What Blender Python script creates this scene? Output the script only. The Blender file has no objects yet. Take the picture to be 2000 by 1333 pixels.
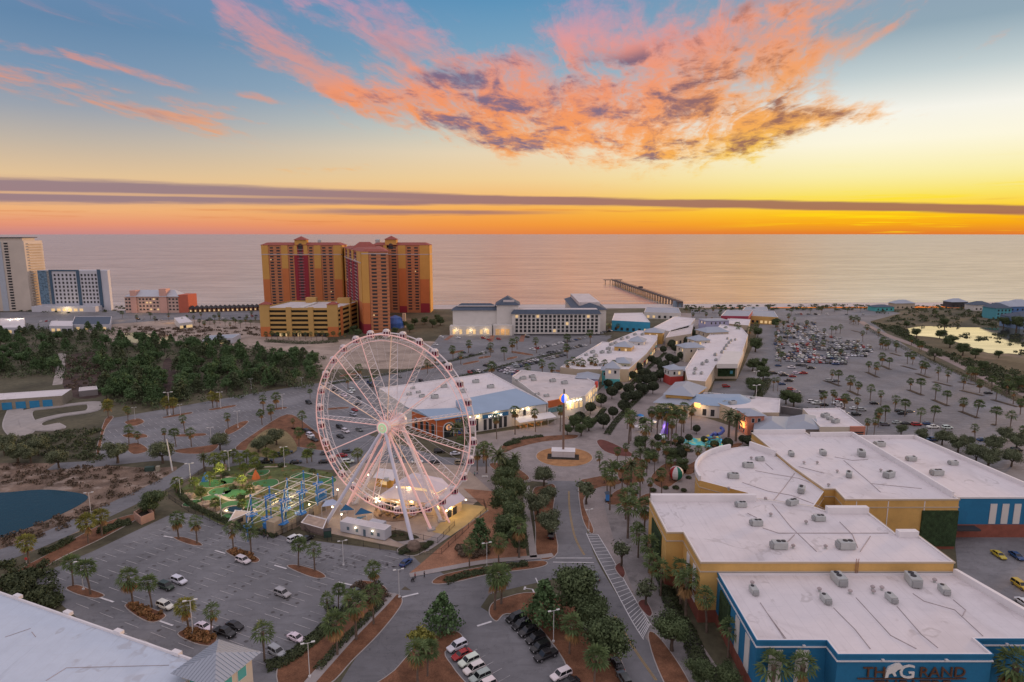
import bpy, math, random
from mathutils import Vector, Matrix
random.seed(11)
R = math.radians
S = bpy.context.scene
COL = S.collection

# ---------------- camera (drone at 91 m looking out to sea, +Y) ----------------
CAMH = 91.0; F = 1245.0; PITCH = math.atan(209.5 / F)
cam = bpy.data.objects.new("camera", bpy.data.cameras.new("camera")); COL.objects.link(cam)
cam.location = (0, 0, CAMH); cam.rotation_euler = (R(90) - PITCH, 0, 0)
cam.data.sensor_width = 36; cam.data.lens = 36 * F / 2000; cam.data.clip_start = 1; cam.data.clip_end = 120000
S.camera = cam
S.view_settings.view_transform = 'Standard'; S.view_settings.look = 'None'
S.view_settings.exposure = 0.0; S.view_settings.gamma = 1
S.cycles.max_bounces = 4; S.cycles.diffuse_bounces = 2; S.cycles.glossy_bounces = 3; S.cycles.transmission_bounces = 2
S.cycles.transparent_max_bounces = 4; S.cycles.sample_clamp_indirect = 4; S.cycles.caustics_reflective = False; S.cycles.caustics_refractive = False
S.cycles.use_denoising = True

def ray(px, py):
    u = (px - 1000) / F; v = (666.5 - py) / F
    c, s = math.cos(PITCH), math.sin(PITCH)
    return (u, c + v * s, -s + v * c)
def G(px, py, z=0.0):
    """ground (or level z) point seen at a photo pixel"""
    d = ray(px, py); t = (z - CAMH) / d[2]
    return (d[0] * t, d[1] * t)
def HZ(px, py, base):
    """height of what is seen at px, py standing at the distance of base"""
    d = ray(px, py); return CAMH + d[2] / d[1] * base[1]
def lin(r, g, b):
    f = lambda c: (c / 12.92) if c <= 0.04045 else ((c + 0.055) / 1.055) ** 2.4
    return (f(r / 255), f(g / 255), f(b / 255), 1)

# ---------------- node helper ----------------
class NT:
    def __init__(self, tree):
        self.t = tree; self.n = tree.nodes; self.l = tree.links
    def put(self, sock, v):
        if isinstance(v, (int, float)):
            sock.default_value = v
        elif isinstance(v, (tuple, list)):
            sock.default_value = v
        else:
            self.l.new(v, sock)
    def m(self, op, a, b=0.0, c=None, clamp=False):
        n = self.n.new('ShaderNodeMath'); n.operation = op; n.use_clamp = clamp
        self.put(n.inputs[0], a); self.put(n.inputs[1], b)
        if c is not None: self.put(n.inputs[2], c)
        return n.outputs[0]
    def mr(self, v, a, b, c=0.0, d=1.0, smooth=True):
        n = self.n.new('ShaderNodeMapRange'); n.interpolation_type = 'SMOOTHSTEP' if smooth else 'LINEAR'
        self.put(n.inputs[0], v); self.put(n.inputs[1], a); self.put(n.inputs[2], b); self.put(n.inputs[3], c); self.put(n.inputs[4], d)
        return n.outputs[0]
    def mix(self, f, a, b, mode='MIX'):
        n = self.n.new('ShaderNodeMix'); n.data_type = 'RGBA'; n.blend_type = mode; n.clamp_factor = True
        self.put(n.inputs[0], f); self.put(n.inputs[6], a); self.put(n.inputs[7], b)
        return n.outputs[2]
    def ramp(self, f, stops):
        n = self.n.new('ShaderNodeValToRGB'); e = n.color_ramp.elements
        while len(e) < len(stops): e.new(0.5)
        for i, (p, c) in enumerate(stops): e[i].position = p; e[i].color = c
        self.put(n.inputs[0], f); return n.outputs[0]
    def noise(self, vec, scale, detail=4, rough=0.55, dist=0.0):
        n = self.n.new('ShaderNodeTexNoise'); n.inputs['Scale'].default_value = scale; n.inputs['Detail'].default_value = detail
        n.inputs['Roughness'].default_value = rough; n.inputs['Distortion'].default_value = dist
        self.put(n.inputs['Vector'], vec); return n.outputs['Fac']
    def vec(self, x, y, z=0.0):
        n = self.n.new('ShaderNodeCombineXYZ'); self.put(n.inputs[0], x); self.put(n.inputs[1], y); self.put(n.inputs[2], z); return n.outputs[0]
    def sep(self, v):
        n = self.n.new('ShaderNodeSeparateXYZ'); self.l.new(v, n.inputs[0]); return n.outputs
    def vscale(self, v, xyz):
        n = self.n.new('ShaderNodeVectorMath'); n.operation = 'MULTIPLY'; self.l.new(v, n.inputs[0]); n.inputs[1].default_value = xyz; return n.outputs[0]

# ---------------- world: sunset sky by direction ----------------
def azel(px, py):
    d = ray(px, py); h = math.hypot(d[0], d[1])
    return math.degrees(math.atan2(d[0], d[1])), math.degrees(math.atan2(d[2], h))
def make_world():
    w = bpy.data.worlds.new("World"); S.world = w; w.use_nodes = True
    T = NT(w.node_tree); T.n.clear()
    tc = T.n.new('ShaderNodeTexCoord'); d = T.sep(tc.outputs['Generated'])
    DEG = 57.29578
    el = T.m('MULTIPLY', T.m('ARCSINE', d[2]), DEG)
    az = T.m('MULTIPLY', T.m('ARCTAN2', d[0], d[1]), DEG)
    e = T.m('DIVIDE', el, 50.0, clamp=True)
    def ramp(st): return T.ramp(e, [(a / 50.0, lin(*c)) for a, c in st])
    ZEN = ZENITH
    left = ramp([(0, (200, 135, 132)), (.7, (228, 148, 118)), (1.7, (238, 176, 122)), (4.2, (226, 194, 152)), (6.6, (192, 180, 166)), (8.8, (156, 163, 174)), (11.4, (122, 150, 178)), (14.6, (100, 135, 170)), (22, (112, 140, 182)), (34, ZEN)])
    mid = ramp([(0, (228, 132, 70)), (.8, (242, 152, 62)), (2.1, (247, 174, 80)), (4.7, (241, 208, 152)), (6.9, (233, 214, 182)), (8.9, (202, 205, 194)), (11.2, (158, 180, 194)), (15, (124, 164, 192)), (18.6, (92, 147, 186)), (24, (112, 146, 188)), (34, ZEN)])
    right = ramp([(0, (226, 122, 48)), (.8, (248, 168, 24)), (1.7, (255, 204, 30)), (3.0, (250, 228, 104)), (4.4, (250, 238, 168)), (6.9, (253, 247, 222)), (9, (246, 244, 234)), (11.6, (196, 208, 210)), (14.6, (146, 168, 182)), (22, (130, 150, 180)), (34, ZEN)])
    base = T.mix(T.mr(az, -36, 4), left, mid)
    base = T.mix(T.mr(az, -3, 30), base, right)
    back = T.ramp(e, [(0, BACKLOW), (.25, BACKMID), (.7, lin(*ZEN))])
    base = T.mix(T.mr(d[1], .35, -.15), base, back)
    # clouds: streets that run out towards azimuth 11 deg on a flat layer
    inv = T.m('DIVIDE', 1.0, T.m('ADD', T.m('MAXIMUM', d[2], 0.0), 0.07))
    ca, sa = math.cos(R(11)), math.sin(R(11))
    cx = T.m('MULTIPLY', T.m('SUBTRACT', T.m('MULTIPLY', d[0], ca), T.m('MULTIPLY', d[1], sa)), inv)
    cy = T.m('MULTIPLY', T.m('ADD', T.m('MULTIPLY', d[0], sa), T.m('MULTIPLY', d[1], ca)), inv)
    p = T.vec(cx, T.m('MULTIPLY', cy, .42))
    n1 = T.noise(p, 1.7, 9, .60, .6)
    n2 = T.noise(T.vec(T.m('ADD', cx, 7.3), T.m('MULTIPLY', cy, .5), 3.0), 4.2, 6, .62, .4)
    wob = T.noise(T.vec(cx, cy, 9.0), 1.3, 3, .5)
    wobb = T.m('MULTIPLY', T.m('SUBTRACT', wob, .5), 7.0)
    azw = T.m('ADD', az, wobb); elw = T.m('ADD', el, T.m('MULTIPLY', wobb, .35))
    def blobs(lst):
        tot = None
        for px, py, rx, ry, rot, wt in lst:
            a0, e0 = azel(px, py)
            k = .0445; c, s = math.cos(R(rot)), math.sin(R(rot))
            da = T.m('SUBTRACT', azw, a0); de = T.m('SUBTRACT', elw, e0)
            u = T.m('MULTIPLY_ADD', de, -s / (rx * k), T.m('MULTIPLY', da, c / (rx * k)))
            v = T.m('MULTIPLY_ADD', de, c / (ry * k), T.m('MULTIPLY', da, s / (ry * k)))
            q = T.m('ADD', T.m('MULTIPLY', u, u), T.m('MULTIPLY', v, v))
            g = T.m('MULTIPLY', T.m('EXPONENT', T.m('MULTIPLY', q, -.9)), wt)
            tot = g if tot is None else T.m('ADD', tot, g)
        return tot
    main = blobs([(780, 215, 130, 26, 10, 1.0), (940, 145, 150, 40, -14, .95), (960, 235, 190, 50, 10, 1.15), (1150, 205, 210, 76, 6, 1.2), (1370, 165, 150, 100, -10, 1.25), (1480, 85, 120, 70, -30, .85), (1520, 232, 150, 32, 2, 1.3), (1310, 275, 150, 26, 8, .95), (1435, 297, 24, 10, 0, 1.1)])
    pink = blobs([(100, 180, 200, 24, 8, 1.0), (340, 232, 90, 9, 8, .75), (430, 25, 55, 14, 52, .62), (560, 110, 150, 20, 34, .62), (640, 160, 120, 22, 30, .75), (720, 40, 150, 44, 12, .85), (780, 110, 80, 50, -30, .7), (600, 95, 60, 22, 20, .7), (520, 192, 46, 9, 15, .9), (170, 120, 60, 8, 10, .5), (250, 135, 40, 8, 8, .5), (350, 158, 46, 9, 12, .5), (1090, 45, 90, 44, 10, .55), (1260, 50, 140, 55, 0, .55), (60, 100, 70, 10, 8, .8), (480, 240, 60, 8, 8, .75), (420, 210, 60, 8, 8, .7), (1640, 95, 150, 20, -24, .85), (1600, 15, 130, 20, -10, .85), (1730, 60, 40, 8, -30, .7), (1920, 90, 40, 7, -25, .7), (640, 330, 90, 8, -4, .6)])
    dens = T.m('ADD', main, pink)
    # fine streaks and cauliflower detail break the masses up
    st = T.noise(T.vec(T.m('MULTIPLY_ADD', n1, .5, T.m('MULTIPLY', cx, 1.0)), T.m('MULTIPLY', cy, .16), 5.0), 7.0, 7, .66, .8)
    fine = T.noise(T.vec(cx, T.m('MULTIPLY', cy, .6), 11.0), 14.0, 5, .68, .5)
    tex = T.m('ADD', T.m('ADD', T.m('MULTIPLY', n1, .95), T.m('MULTIPLY', n2, .55)), T.m('ADD', T.m('MULTIPLY', st, .75), T.m('MULTIPLY', fine, .35)))
    cov = T.mr(T.m('ADD', T.m('MULTIPLY_ADD', tex, 2.1, -2.73), T.m('MULTIPLY', T.m('MINIMUM', dens, 1.4), .60)), .16, 1.0)
    cov = T.m('MULTIPLY', cov, T.mr(dens, .03, .4))
    cirr = T.m('MULTIPLY', T.mr(T.m('ADD', T.m('MULTIPLY', st, .8), T.m('MULTIPLY', n1, .7)), .82, 1.12), T.m('MULTIPLY', T.mr(el, 4.5, 10), T.mr(az, 34, 16, 0, .5)))
    cov = T.m('MAXIMUM', cov, T.m('MULTIPLY', cirr, .75))
    lit = T.ramp(e, [(.06, lin(250, 190, 70)), (.13, lin(250, 158, 70)), (.2, lin(248, 148, 84)), (.28, lin(242, 150, 122)), (.36, lin(228, 152, 168))])
    lit = T.mix(T.mr(az, 8, 24), lit, T.ramp(e, [(.1, lin(250, 226, 60)), (.17, lin(246, 168, 58)), (.3, lin(246, 156, 110))]))
    dark = T.mix(T.mr(az, 5, 22), lin(116, 96, 126), lin(140, 80, 64))
    dk = T.m('MULTIPLY', T.mr(T.m('ADD', n2, T.m('ADD', T.m('MULTIPLY', n1, .4), T.m('MULTIPLY', fine, .3))), .80, 1.04), T.mr(main, .45, 1.0))
    dk2 = T.m('MULTIPLY', T.mr(n2, .5, .7), T.mr(pink, .7, 1.2, 0, .45))
    ccol = T.mix(T.m('MAXIMUM', T.m('MULTIPLY', dk, .95), dk2), lit, dark)
    base = T.mix(T.m('MULTIPLY', cov, T.mr(main, .1, .7, .58, .92)), base, ccol)
    # low stratus bands over the horizon
    sv = T.vec(T.m('MULTIPLY', az, .035), T.m('MULTIPLY', el, .9), 1.0)
    sn = T.m('SUBTRACT', T.noise(sv, 2.4, 5, .6), .5)
    f = T.m('DIVIDE', T.m('ADD', az, 40.0), 80.0)
    cen = T.m('ADD', T.m('MULTIPLY', T.m('MULTIPLY', f, f), -2.6), T.m('MULTIPLY_ADD', f, 1.2, 2.95))
    hal = T.mr(f, 0.0, .65, .95, .36)
    q = T.m('DIVIDE', T.m('ABSOLUTE', T.m('SUBTRACT', T.m('MULTIPLY_ADD', sn, .35, el), cen)), hal)
    b1 = T.mr(T.m('ADD', q, T.m('MULTIPLY', T.noise(T.vec(T.m('MULTIPLY', az, .12), T.m('MULTIPLY', el, 2.2), 4.0), 2.0, 5, .65), .5)), 1.45, .85)
    gap = T.m('MULTIPLY', T.mr(T.m('ABSOLUTE', T.m('SUBTRACT', T.m('MULTIPLY_ADD', sn, .3, el), T.m('SUBTRACT', cen, .12))), .16, .03), T.mr(f, .45, .1))
    b1 = T.m('MULTIPLY', b1, T.m('SUBTRACT', 1.0, T.m('MULTIPLY', gap, .7)))
    bcol = T.mix(T.mr(az, -30, 30), lin(138, 116, 132), lin(150, 92, 92))
    band2 = T.m('MULTIPLY', T.mr(T.m('ABSOLUTE', T.m('SUBTRACT', T.m('MULTIPLY_ADD', sn, .5, el), 1.85)), .30, .05), T.m('MULTIPLY', T.mr(az, -24, -12), T.mr(az, 8, -4)))
    wis = T.m('MULTIPLY', T.mr(sn, .06, .2), T.m('MULTIPLY', T.mr(el, 3.2, 1.6), T.mr(el, .2, 1.0)))
    base = T.mix(T.m('MULTIPLY', wis, .45), base, lin(214, 120, 70))
    gold = T.m('MULTIPLY', T.mr(T.m('MULTIPLY', sn, -1.0), .03, .15), T.m('MULTIPLY', T.mr(az, 14, 34), T.mr(el, 6, 2)))
    base = T.mix(T.m('MULTIPLY', gold, .7), base, lin(255, 226, 20))
    base = T.mix(T.m('MULTIPLY', band2, .75), base, bcol)
    base = T.mix(T.m('MULTIPLY', b1, .85), base, bcol)
    # sky texture with the sun just on the horizon adds its own soft dusk tint
    sky = T.n.new('ShaderNodeTexSky'); sky.sky_type = 'NISHITA'; sky.sun_disc = False
    sky.sun_elevation = R(2); sky.sun_rotation = R(42)
    add = T.mix(.06, base, sky.outputs[0], 'ADD')
    bg = T.n.new('ShaderNodeBackground'); bg.inputs[1].default_value = 1.0
    T.l.new(base, bg.inputs[0])
    o = T.n.new('ShaderNodeOutputWorld'); T.l.new(bg.outputs[0], o.inputs[0])
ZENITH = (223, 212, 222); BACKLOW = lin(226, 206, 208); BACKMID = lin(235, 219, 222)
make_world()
S.world.cycles.sampling_method = 'MANUAL'; S.world.cycles.sample_map_resolution = 512

# the sun is on the sea horizon just past the right edge: a weak, wide, orange light
sun = bpy.data.objects.new("sun", bpy.data.lights.new("sun", 'SUN')); COL.objects.link(sun)
sun.data.energy = 2.3; sun.data.angle = R(10); sun.data.color = (1.0, .55, .25)
SAZ, SEL = R(52), R(4)
sd = Vector((math.sin(SAZ) * math.cos(SEL), math.cos(SAZ) * math.cos(SEL), math.sin(SEL)))
sun.rotation_euler = sd.to_track_quat('Z', 'Y').to_euler()
# ---------------- materials ----------------
MATS = {}
def mat(name, col, rough=.85, var=.12, scale=.35, metal=0.0, emit=0.0, ecol=None, bump=0.0, objcol=False, island=0.0, fine=0.0, spec=.3, stain=None):
    if name in MATS: return MATS[name]
    m = bpy.data.materials.new(name); m.use_nodes = True; MATS[name] = m
    T = NT(m.node_tree); b = T.n['Principled BSDF']
    b.inputs['Roughness'].default_value = rough; b.inputs['Metallic'].default_value = metal
    b.inputs['Specular IOR Level'].default_value = spec
    c = tuple(col) + (1,) if len(col) == 3 else col
    g = T.n.new('ShaderNodeNewGeometry')
    if objcol:
        oi = T.n.new('ShaderNodeObjectInfo'); out = oi.outputs['Color']
    else:
        r = T.n.new('ShaderNodeRGB'); r.outputs[0].default_value = c; out = r.outputs[0]
    if var:
        n = T.noise(g.outputs['Position'], scale, 5, .6)
        f = T.mr(n, .25, .75, 1 - var * 1.4, 1 + var * 1.4, False)
        if fine:
            n2 = T.noise(g.outputs['Position'], scale * 14, 2, .6)
            f = T.m('MULTIPLY', f, T.mr(n2, .25, .75, 1 - fine, 1 + fine, False))
        out = T.mix(1.0, out, T.vec(f, f, f), 'MULTIPLY')
    if island:
        f = T.mr(g.outputs['Random Per Island'], 0, 1, 1 - island, 1 + island, False)
        out = T.mix(1.0, out, T.vec(f, T.m('POWER', f, .85), f), 'MULTIPLY')
    if stain:
        sc, scol, lo, hi, amt = stain
        n = T.noise(g.outputs['Position'], sc, 5, .62, .4)
        out = T.mix(T.mr(n, lo, hi, 0, amt), out, tuple(scol) + (1,))
    T.l.new(out, b.inputs['Base Color'])
    if emit:
        T.put(b.inputs['Emission Color'], (tuple(ecol) + (1,)) if ecol else c); b.inputs['Emission Strength'].default_value = emit
    if bump:
        bn = T.n.new('ShaderNodeBump'); bn.inputs['Strength'].default_value = bump; bn.inputs['Distance'].default_value = .3
        T.l.new(T.noise(g.outputs['Position'], scale * 6, 4), bn.inputs['Height']); T.l.new(bn.outputs[0], b.inputs['Normal'])
    return m

def water_mat(name, base, rough, sx, sy, strength, spec=.5):
    m = bpy.data.materials.new(name); m.use_nodes = True
    T = NT(m.node_tree); b = T.n['Principled BSDF']
    b.inputs['Base Color'].default_value = base; b.inputs['Roughness'].default_value = rough; b.inputs['IOR'].default_value = 1.34
    b.inputs['Specular IOR Level'].default_value = spec
    g = T.n.new('ShaderNodeNewGeometry')
    bn = T.n.new('ShaderNodeBump'); bn.inputs['Strength'].default_value = strength; bn.inputs['Distance'].default_value = 1.0
    p = T.vscale(g.outputs['Position'], (sx, sy, 1))
    h = T.m('ADD', T.noise(p, 1.0, 4, .6, .3), T.m('MULTIPLY', T.noise(p, .12, 3, .5), 2.0))
    T.l.new(h, bn.inputs['Height']); T.l.new(bn.outputs[0], b.inputs['Normal'])
    return m

def sea_mat(name, tint=(.92, .82, .82, 1), rough=.22, bump=.11):
    m = bpy.data.materials.new(name); m.use_nodes = True; T = NT(m.node_tree); T.n.remove(T.n['Principled BSDF']); out = T.n['Material Output']
    g = T.n.new('ShaderNodeNewGeometry'); P = g.outputs['Position']
    gl = T.n.new('ShaderNodeBsdfGlossy'); gl.inputs['Roughness'].default_value = rough
    df = T.n.new('ShaderNodeBsdfDiffuse'); df.inputs['Color'].default_value = (.10, .12, .15, 1)
    pp = T.vscale(P, (.010, .055, 1)); swell = T.noise(pp, 1.0, 6, .62, .4); patch = T.noise(T.vscale(P, (.0012, .006, 1)), 1.0, 4, .6, .6)
    f = T.m('MULTIPLY', T.mr(swell, .3, .7, .80, 1.10, False), T.mr(patch, .3, .7, .90, 1.06, False))
    T.put(gl.inputs['Color'], T.mix(1.0, tint, T.vec(f, f, f), 'MULTIPLY'))
    bn = T.n.new('ShaderNodeBump'); bn.inputs['Strength'].default_value = bump; bn.inputs['Distance'].default_value = 1.5
    T.l.new(T.noise(T.vscale(P, (.03, .12, 1)), 1.0, 4, .6, .3), bn.inputs['Height']); T.l.new(bn.outputs[0], gl.inputs['Normal'])
    mx = T.n.new('ShaderNodeMixShader'); mx.inputs[0].default_value = .86; T.l.new(df.outputs[0], mx.inputs[1]); T.l.new(gl.outputs[0], mx.inputs[2]); T.l.new(mx.outputs[0], out.inputs['Surface']); return m
def membrane_mat(name, col, dirt, seam=.8):
    """welded roof sheets: faint seams, ponding rings and grime"""
    m = bpy.data.materials.new(name); m.use_nodes = True; MATS[name] = m; T = NT(m.node_tree); b = T.n['Principled BSDF']; b.inputs['Roughness'].default_value = .65; b.inputs['Specular IOR Level'].default_value = .25
    g = T.n.new('ShaderNodeNewGeometry'); P = g.outputs['Position']; x, y, z = T.sep(P)
    big = T.noise(P, .045, 5, .62, .7); mid = T.noise(P, .35, 5, .65, .5); fine = T.noise(P, 3.5, 3, .7)
    f = T.m('MULTIPLY', T.mr(mid, .3, .7, .95, 1.03, False), T.mr(fine, .3, .7, .975, 1.02, False)); out = T.mix(1.0, tuple(col) + (1,), T.vec(f, f, f), 'MULTIPLY')
    out = T.mix(T.mr(big, .50, .68, 0, .55), out, tuple(dirt) + (1,))
    pond = T.m('MULTIPLY', T.mr(T.m('ABSOLUTE', T.m('SUBTRACT', T.noise(P, .08, 3, .5, .3), .60)), .022, .006, 0, .35), T.mr(mid, .4, .6))
    out = T.mix(pond, out, (.30, .26, .24, 1))
    run = T.noise(T.vscale(P, (.9, .06, 1)), 1.0, 4, .6, .2); out = T.mix(T.mr(run, .6, .74, 0, .3), out, tuple(v * .75 for v in dirt) + (1,))
    def line(c, per, w, amt):
        t = T.m('FRACT', T.m('DIVIDE', c, per)); d = T.m('ABSOLUTE', T.m('SUBTRACT', t, .5)); return T.mr(d, w / per, w / per * .4, 0, amt)
    s1 = line(x, 3.05, .12, .26 * seam); s2 = line(T.m('ADD', y, T.m('MULTIPLY', T.m('FLOOR', T.m('DIVIDE', x, 3.05)), 7.3)), 19.0, .14, .22 * seam)
    out = T.mix(T.m('MAXIMUM', s1, s2), out, (.42, .40, .41, 1)); T.l.new(out, b.inputs['Base Color']); return m

def asphalt_mat(name, col, patch):
    m = bpy.data.materials.new(name); m.use_nodes = True; MATS[name] = m
    T = NT(m.node_tree); b = T.n['Principled BSDF']; b.inputs['Roughness'].default_value = .75; b.inputs['Specular IOR Level'].default_value = .3
    g = T.n.new('ShaderNodeNewGeometry'); P = g.outputs['Position']
    big = T.mr(T.noise(P, .035, 4, .6, .5), .3, .7, 1 - patch, 1 + patch, False)
    mid = T.mr(T.noise(P, .35, 5, .65, .6), .3, .7, .9, 1.1, False)
    fine = T.mr(T.noise(P, 5, 3, .7), .3, .7, .93, 1.07, False)
    f = T.m('MULTIPLY', T.m('MULTIPLY', big, mid), fine)
    out = T.mix(1.0, tuple(col) + (1,), T.vec(f, f, f), 'MULTIPLY')
    # oil spots and dark seams
    vo = T.n.new('ShaderNodeTexVoronoi'); vo.inputs['Scale'].default_value = .16; T.l.new(P, vo.inputs['Vector'])
    sp = T.m('MULTIPLY', T.mr(vo.outputs['Distance'], .16, .04), T.mr(T.noise(P, .8, 3), .45, .65))
    out = T.mix(T.m('MULTIPLY', sp, .55), out, (.05, .05, .055, 1))
    tr = T.mr(T.noise(T.vscale(P, (.10, .55, 1)), 1.0, 5, .62, .8), .5, .66, 0, .35); out = T.mix(tr, out, tuple(v * .62 for v in col) + (1,))
    pa = T.n.new('ShaderNodeTexVoronoi'); pa.inputs['Scale'].default_value = .045; T.l.new(P, pa.inputs['Vector']); pc = T.n.new('ShaderNodeSeparateColor'); T.l.new(pa.outputs['Color'], pc.inputs[0])
    out = T.mix(T.mr(pc.outputs[0], .8, .82, 0, .16), out, tuple(v * 1.35 for v in col) + (1,))
    ln = T.mr(T.m('ABSOLUTE', T.m('SUBTRACT', T.noise(P, .06, 6, .7, 1.0), .5)), .006, .001, 0, .5); out = T.mix(ln, out, tuple(v * .45 for v in col) + (1,))
    T.l.new(out, b.inputs['Base Color']); return m

# ---------------- mesh builder ----------------
class B:
    def __init__(self): self.v = []; self.f = []; self.mi = []; self.k = 0
    def face(self, *idx): self.f.append(idx); self.mi.append(self.k)
    def add(self, vs, fs):
        o = len(self.v); self.v += [tuple(p) for p in vs]
        for f in fs: self.face(*[o + i for i in f])
    def poly(self, pts, z): self.add([(p[0], p[1], z) for p in ccw(pts)], [tuple(range(len(pts)))])
    def prism(self, pts, z0, z1, bottom=False, top=True):
        pts = ccw(pts); n = len(pts)
        vs = [(p[0], p[1], z0) for p in pts] + [(p[0], p[1], z1) for p in pts]
        fs = [(i, (i + 1) % n, n + (i + 1) % n, n + i) for i in range(n)]
        if top: fs.append(tuple(range(n, 2 * n)))
        if bottom: fs.append(tuple(range(n - 1, -1, -1)))
        self.add(vs, fs)
    def ring(self, outer, inner, z0, z1):
        n = len(outer)
        vs = [(p[0], p[1], z0) for p in outer] + [(p[0], p[1], z1) for p in outer] + [(p[0], p[1], z1) for p in inner] + [(p[0], p[1], z0) for p in inner]
        fs = []
        for i in range(n):
            j = (i + 1) % n
            fs += [(i, j, n + j, n + i), (n + i, n + j, 2 * n + j, 2 * n + i), (2 * n + i, 2 * n + j, 3 * n + j, 3 * n + i)]
        self.add(vs, fs)
    def box(self, x, y, z0, sx, sy, sz, rz=0.0):
        c, s = math.cos(rz), math.sin(rz)
        q = [(-sx / 2, -sy / 2), (sx / 2, -sy / 2), (sx / 2, sy / 2), (-sx / 2, sy / 2)]
        self.prism([(x + a * c - b * s, y + a * s + b * c) for a, b in q], z0, z0 + sz, True)
    def tube(self, p, q, r, n=6, r2=None, cap=True):
        p, q = Vector(p), Vector(q); d = (q - p)
        if d.length < 1e-6: return
        d.normalize(); a = d.orthogonal().normalized(); b = d.cross(a); r2 = r if r2 is None else r2
        vs = [p + (a * math.cos(t) + b * math.sin(t)) * r for t in [2 * math.pi * i / n for i in range(n)]]
        vs += [q + (a * math.cos(t) + b * math.sin(t)) * r2 for t in [2 * math.pi * i / n for i in range(n)]]
        fs = [(i, (i + 1) % n, n + (i + 1) % n, n + i) for i in range(n)]
        if cap: fs += [tuple(range(n - 1, -1, -1)), tuple(range(n, 2 * n))]
        self.add(vs, fs)
    def lathe(self, x, y, prof, n=12):
        m = len(prof); vs = []
        for r, z in prof: vs += [(x + r * math.cos(2 * math.pi * i / n), y + r * math.sin(2 * math.pi * i / n), z) for i in range(n)]
        fs = [(k * n + i, k * n + (i + 1) % n, (k + 1) * n + (i + 1) % n, (k + 1) * n + i) for k in range(m - 1) for i in range(n)]
        fs.append(tuple(range((m - 1) * n, m * n))); self.add(vs, fs)
    def hip(self, pts, z, zr, over=0.0, ridge=None):
        """pyramid or hip roof over a quad; ridge = fraction along the longer axis"""
        pts = ccw(pts)
        if over: pts = inset(pts, -over)
        c = [sum(p[0] for p in pts) / 4, sum(p[1] for p in pts) / 4]
        l1 = math.dist(pts[0], pts[1]); l2 = math.dist(pts[1], pts[2])
        if ridge is None:
            self.add([(p[0], p[1], z) for p in pts] + [(c[0], c[1], zr)], [(0, 1, 4), (1, 2, 4), (2, 3, 4), (3, 0, 4), (3, 2, 1, 0)])
        else:
            if l1 < l2: pts = pts[1:] + pts[:1]
            a = [(pts[0][k] + pts[3][k]) / 2 for k in (0, 1)]; b = [(pts[1][k] + pts[2][k]) / 2 for k in (0, 1)]
            e = (1 - ridge) / 2
            r0 = [a[k] + (b[k] - a[k]) * e for k in (0, 1)]; r1 = [a[k] + (b[k] - a[k]) * (1 - e) for k in (0, 1)]
            self.add([(p[0], p[1], z) for p in pts] + [(r0[0], r0[1], zr), (r1[0], r1[1], zr)], [(0, 1, 5, 4), (1, 2, 5), (2, 3, 4, 5), (3, 0, 4), (3, 2, 1, 0)])
    def build(self, name, m, parent=None, local=False, smooth=False):
        me = bpy.data.meshes.new(name)
        off = Vector((0, 0, 0)) if (parent is None or local) else ROOT(parent)
        me.from_pydata([tuple(Vector(p) - off) for p in self.v], [], self.f)
        ms = m if isinstance(m, (list, tuple)) else [m]
        for q in ms: me.materials.append(q)
        if len(ms) > 1: me.polygons.foreach_set('material_index', self.mi)
        if smooth: me.polygons.foreach_set('use_smooth', [True] * len(me.polygons))
        me.update()
        o = bpy.data.objects.new(name, me); COL.objects.link(o)
        if parent: o.parent = parent
        return o
def ROOT(o):
    v = Vector(o.location)
    while o.parent: o = o.parent; v = v + Vector(o.location)
    return v
def area(p): return sum(p[i][0] * p[(i + 1) % len(p)][1] - p[(i + 1) % len(p)][0] * p[i][1] for i in range(len(p))) / 2
def ccw(p): return list(p) if area(p) > 0 else list(p)[::-1]
def inset(p, d):
    p = ccw(p); n = len(p); out = []
    for i in range(n):
        a, b, c = Vector(p[i - 1][:2]), Vector(p[i][:2]), Vector(p[(i + 1) % n][:2])
        e1 = (b - a); e2 = (c - b)
        if e1.length < 1e-6 or e2.length < 1e-6: out.append(tuple(b)); continue
        e1.normalize(); e2.normalize()
        n1 = Vector((-e1.y, e1.x)); n2 = Vector((-e2.y, e2.x)); m = n1 + n2
        if m.length < 1e-4: out.append(tuple(b + n1 * d)); continue
        m.normalize(); k = d / max(.35, m.dot(n1)); out.append(tuple(b + m * k))
    return out
def PX(pts, z=0.0): return [G(a, b, z) for a, b in pts]
def spline(pts, k=5, closed=True):
    n = len(pts); out = []
    for i in range(n if closed else n - 1):
        p0, p1, p2, p3 = (pts[(i + j) % n] if closed else pts[min(max(i + j, 0), n - 1)] for j in (-1, 0, 1, 2))
        for s in range(k):
            t = s / k
            out.append(tuple(.5 * (2 * p1[c] + (p2[c] - p0[c]) * t + (2 * p0[c] - 5 * p1[c] + 4 * p2[c] - p3[c]) * t * t + (3 * p1[c] - p0[c] - 3 * p2[c] + p3[c]) * t ** 3) for c in (0, 1)))
    if not closed: out.append(tuple(pts[-1]))
    return out
def strip(line, w):
    """left and right edges of a ribbon along a polyline -> closed polygon"""
    L, Rr = [], []
    for i, p in enumerate(line):
        a = Vector(line[max(i - 1, 0)]); b = Vector(line[min(i + 1, len(line) - 1)]); d = (b - a).normalized(); n = Vector((-d.y, d.x))
        ww = w[i] if isinstance(w, (list, tuple)) else w
        L.append(tuple(Vector(p) + n * ww / 2)); Rr.append(tuple(Vector(p) - n * ww / 2))
    return L + Rr[::-1]
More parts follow.
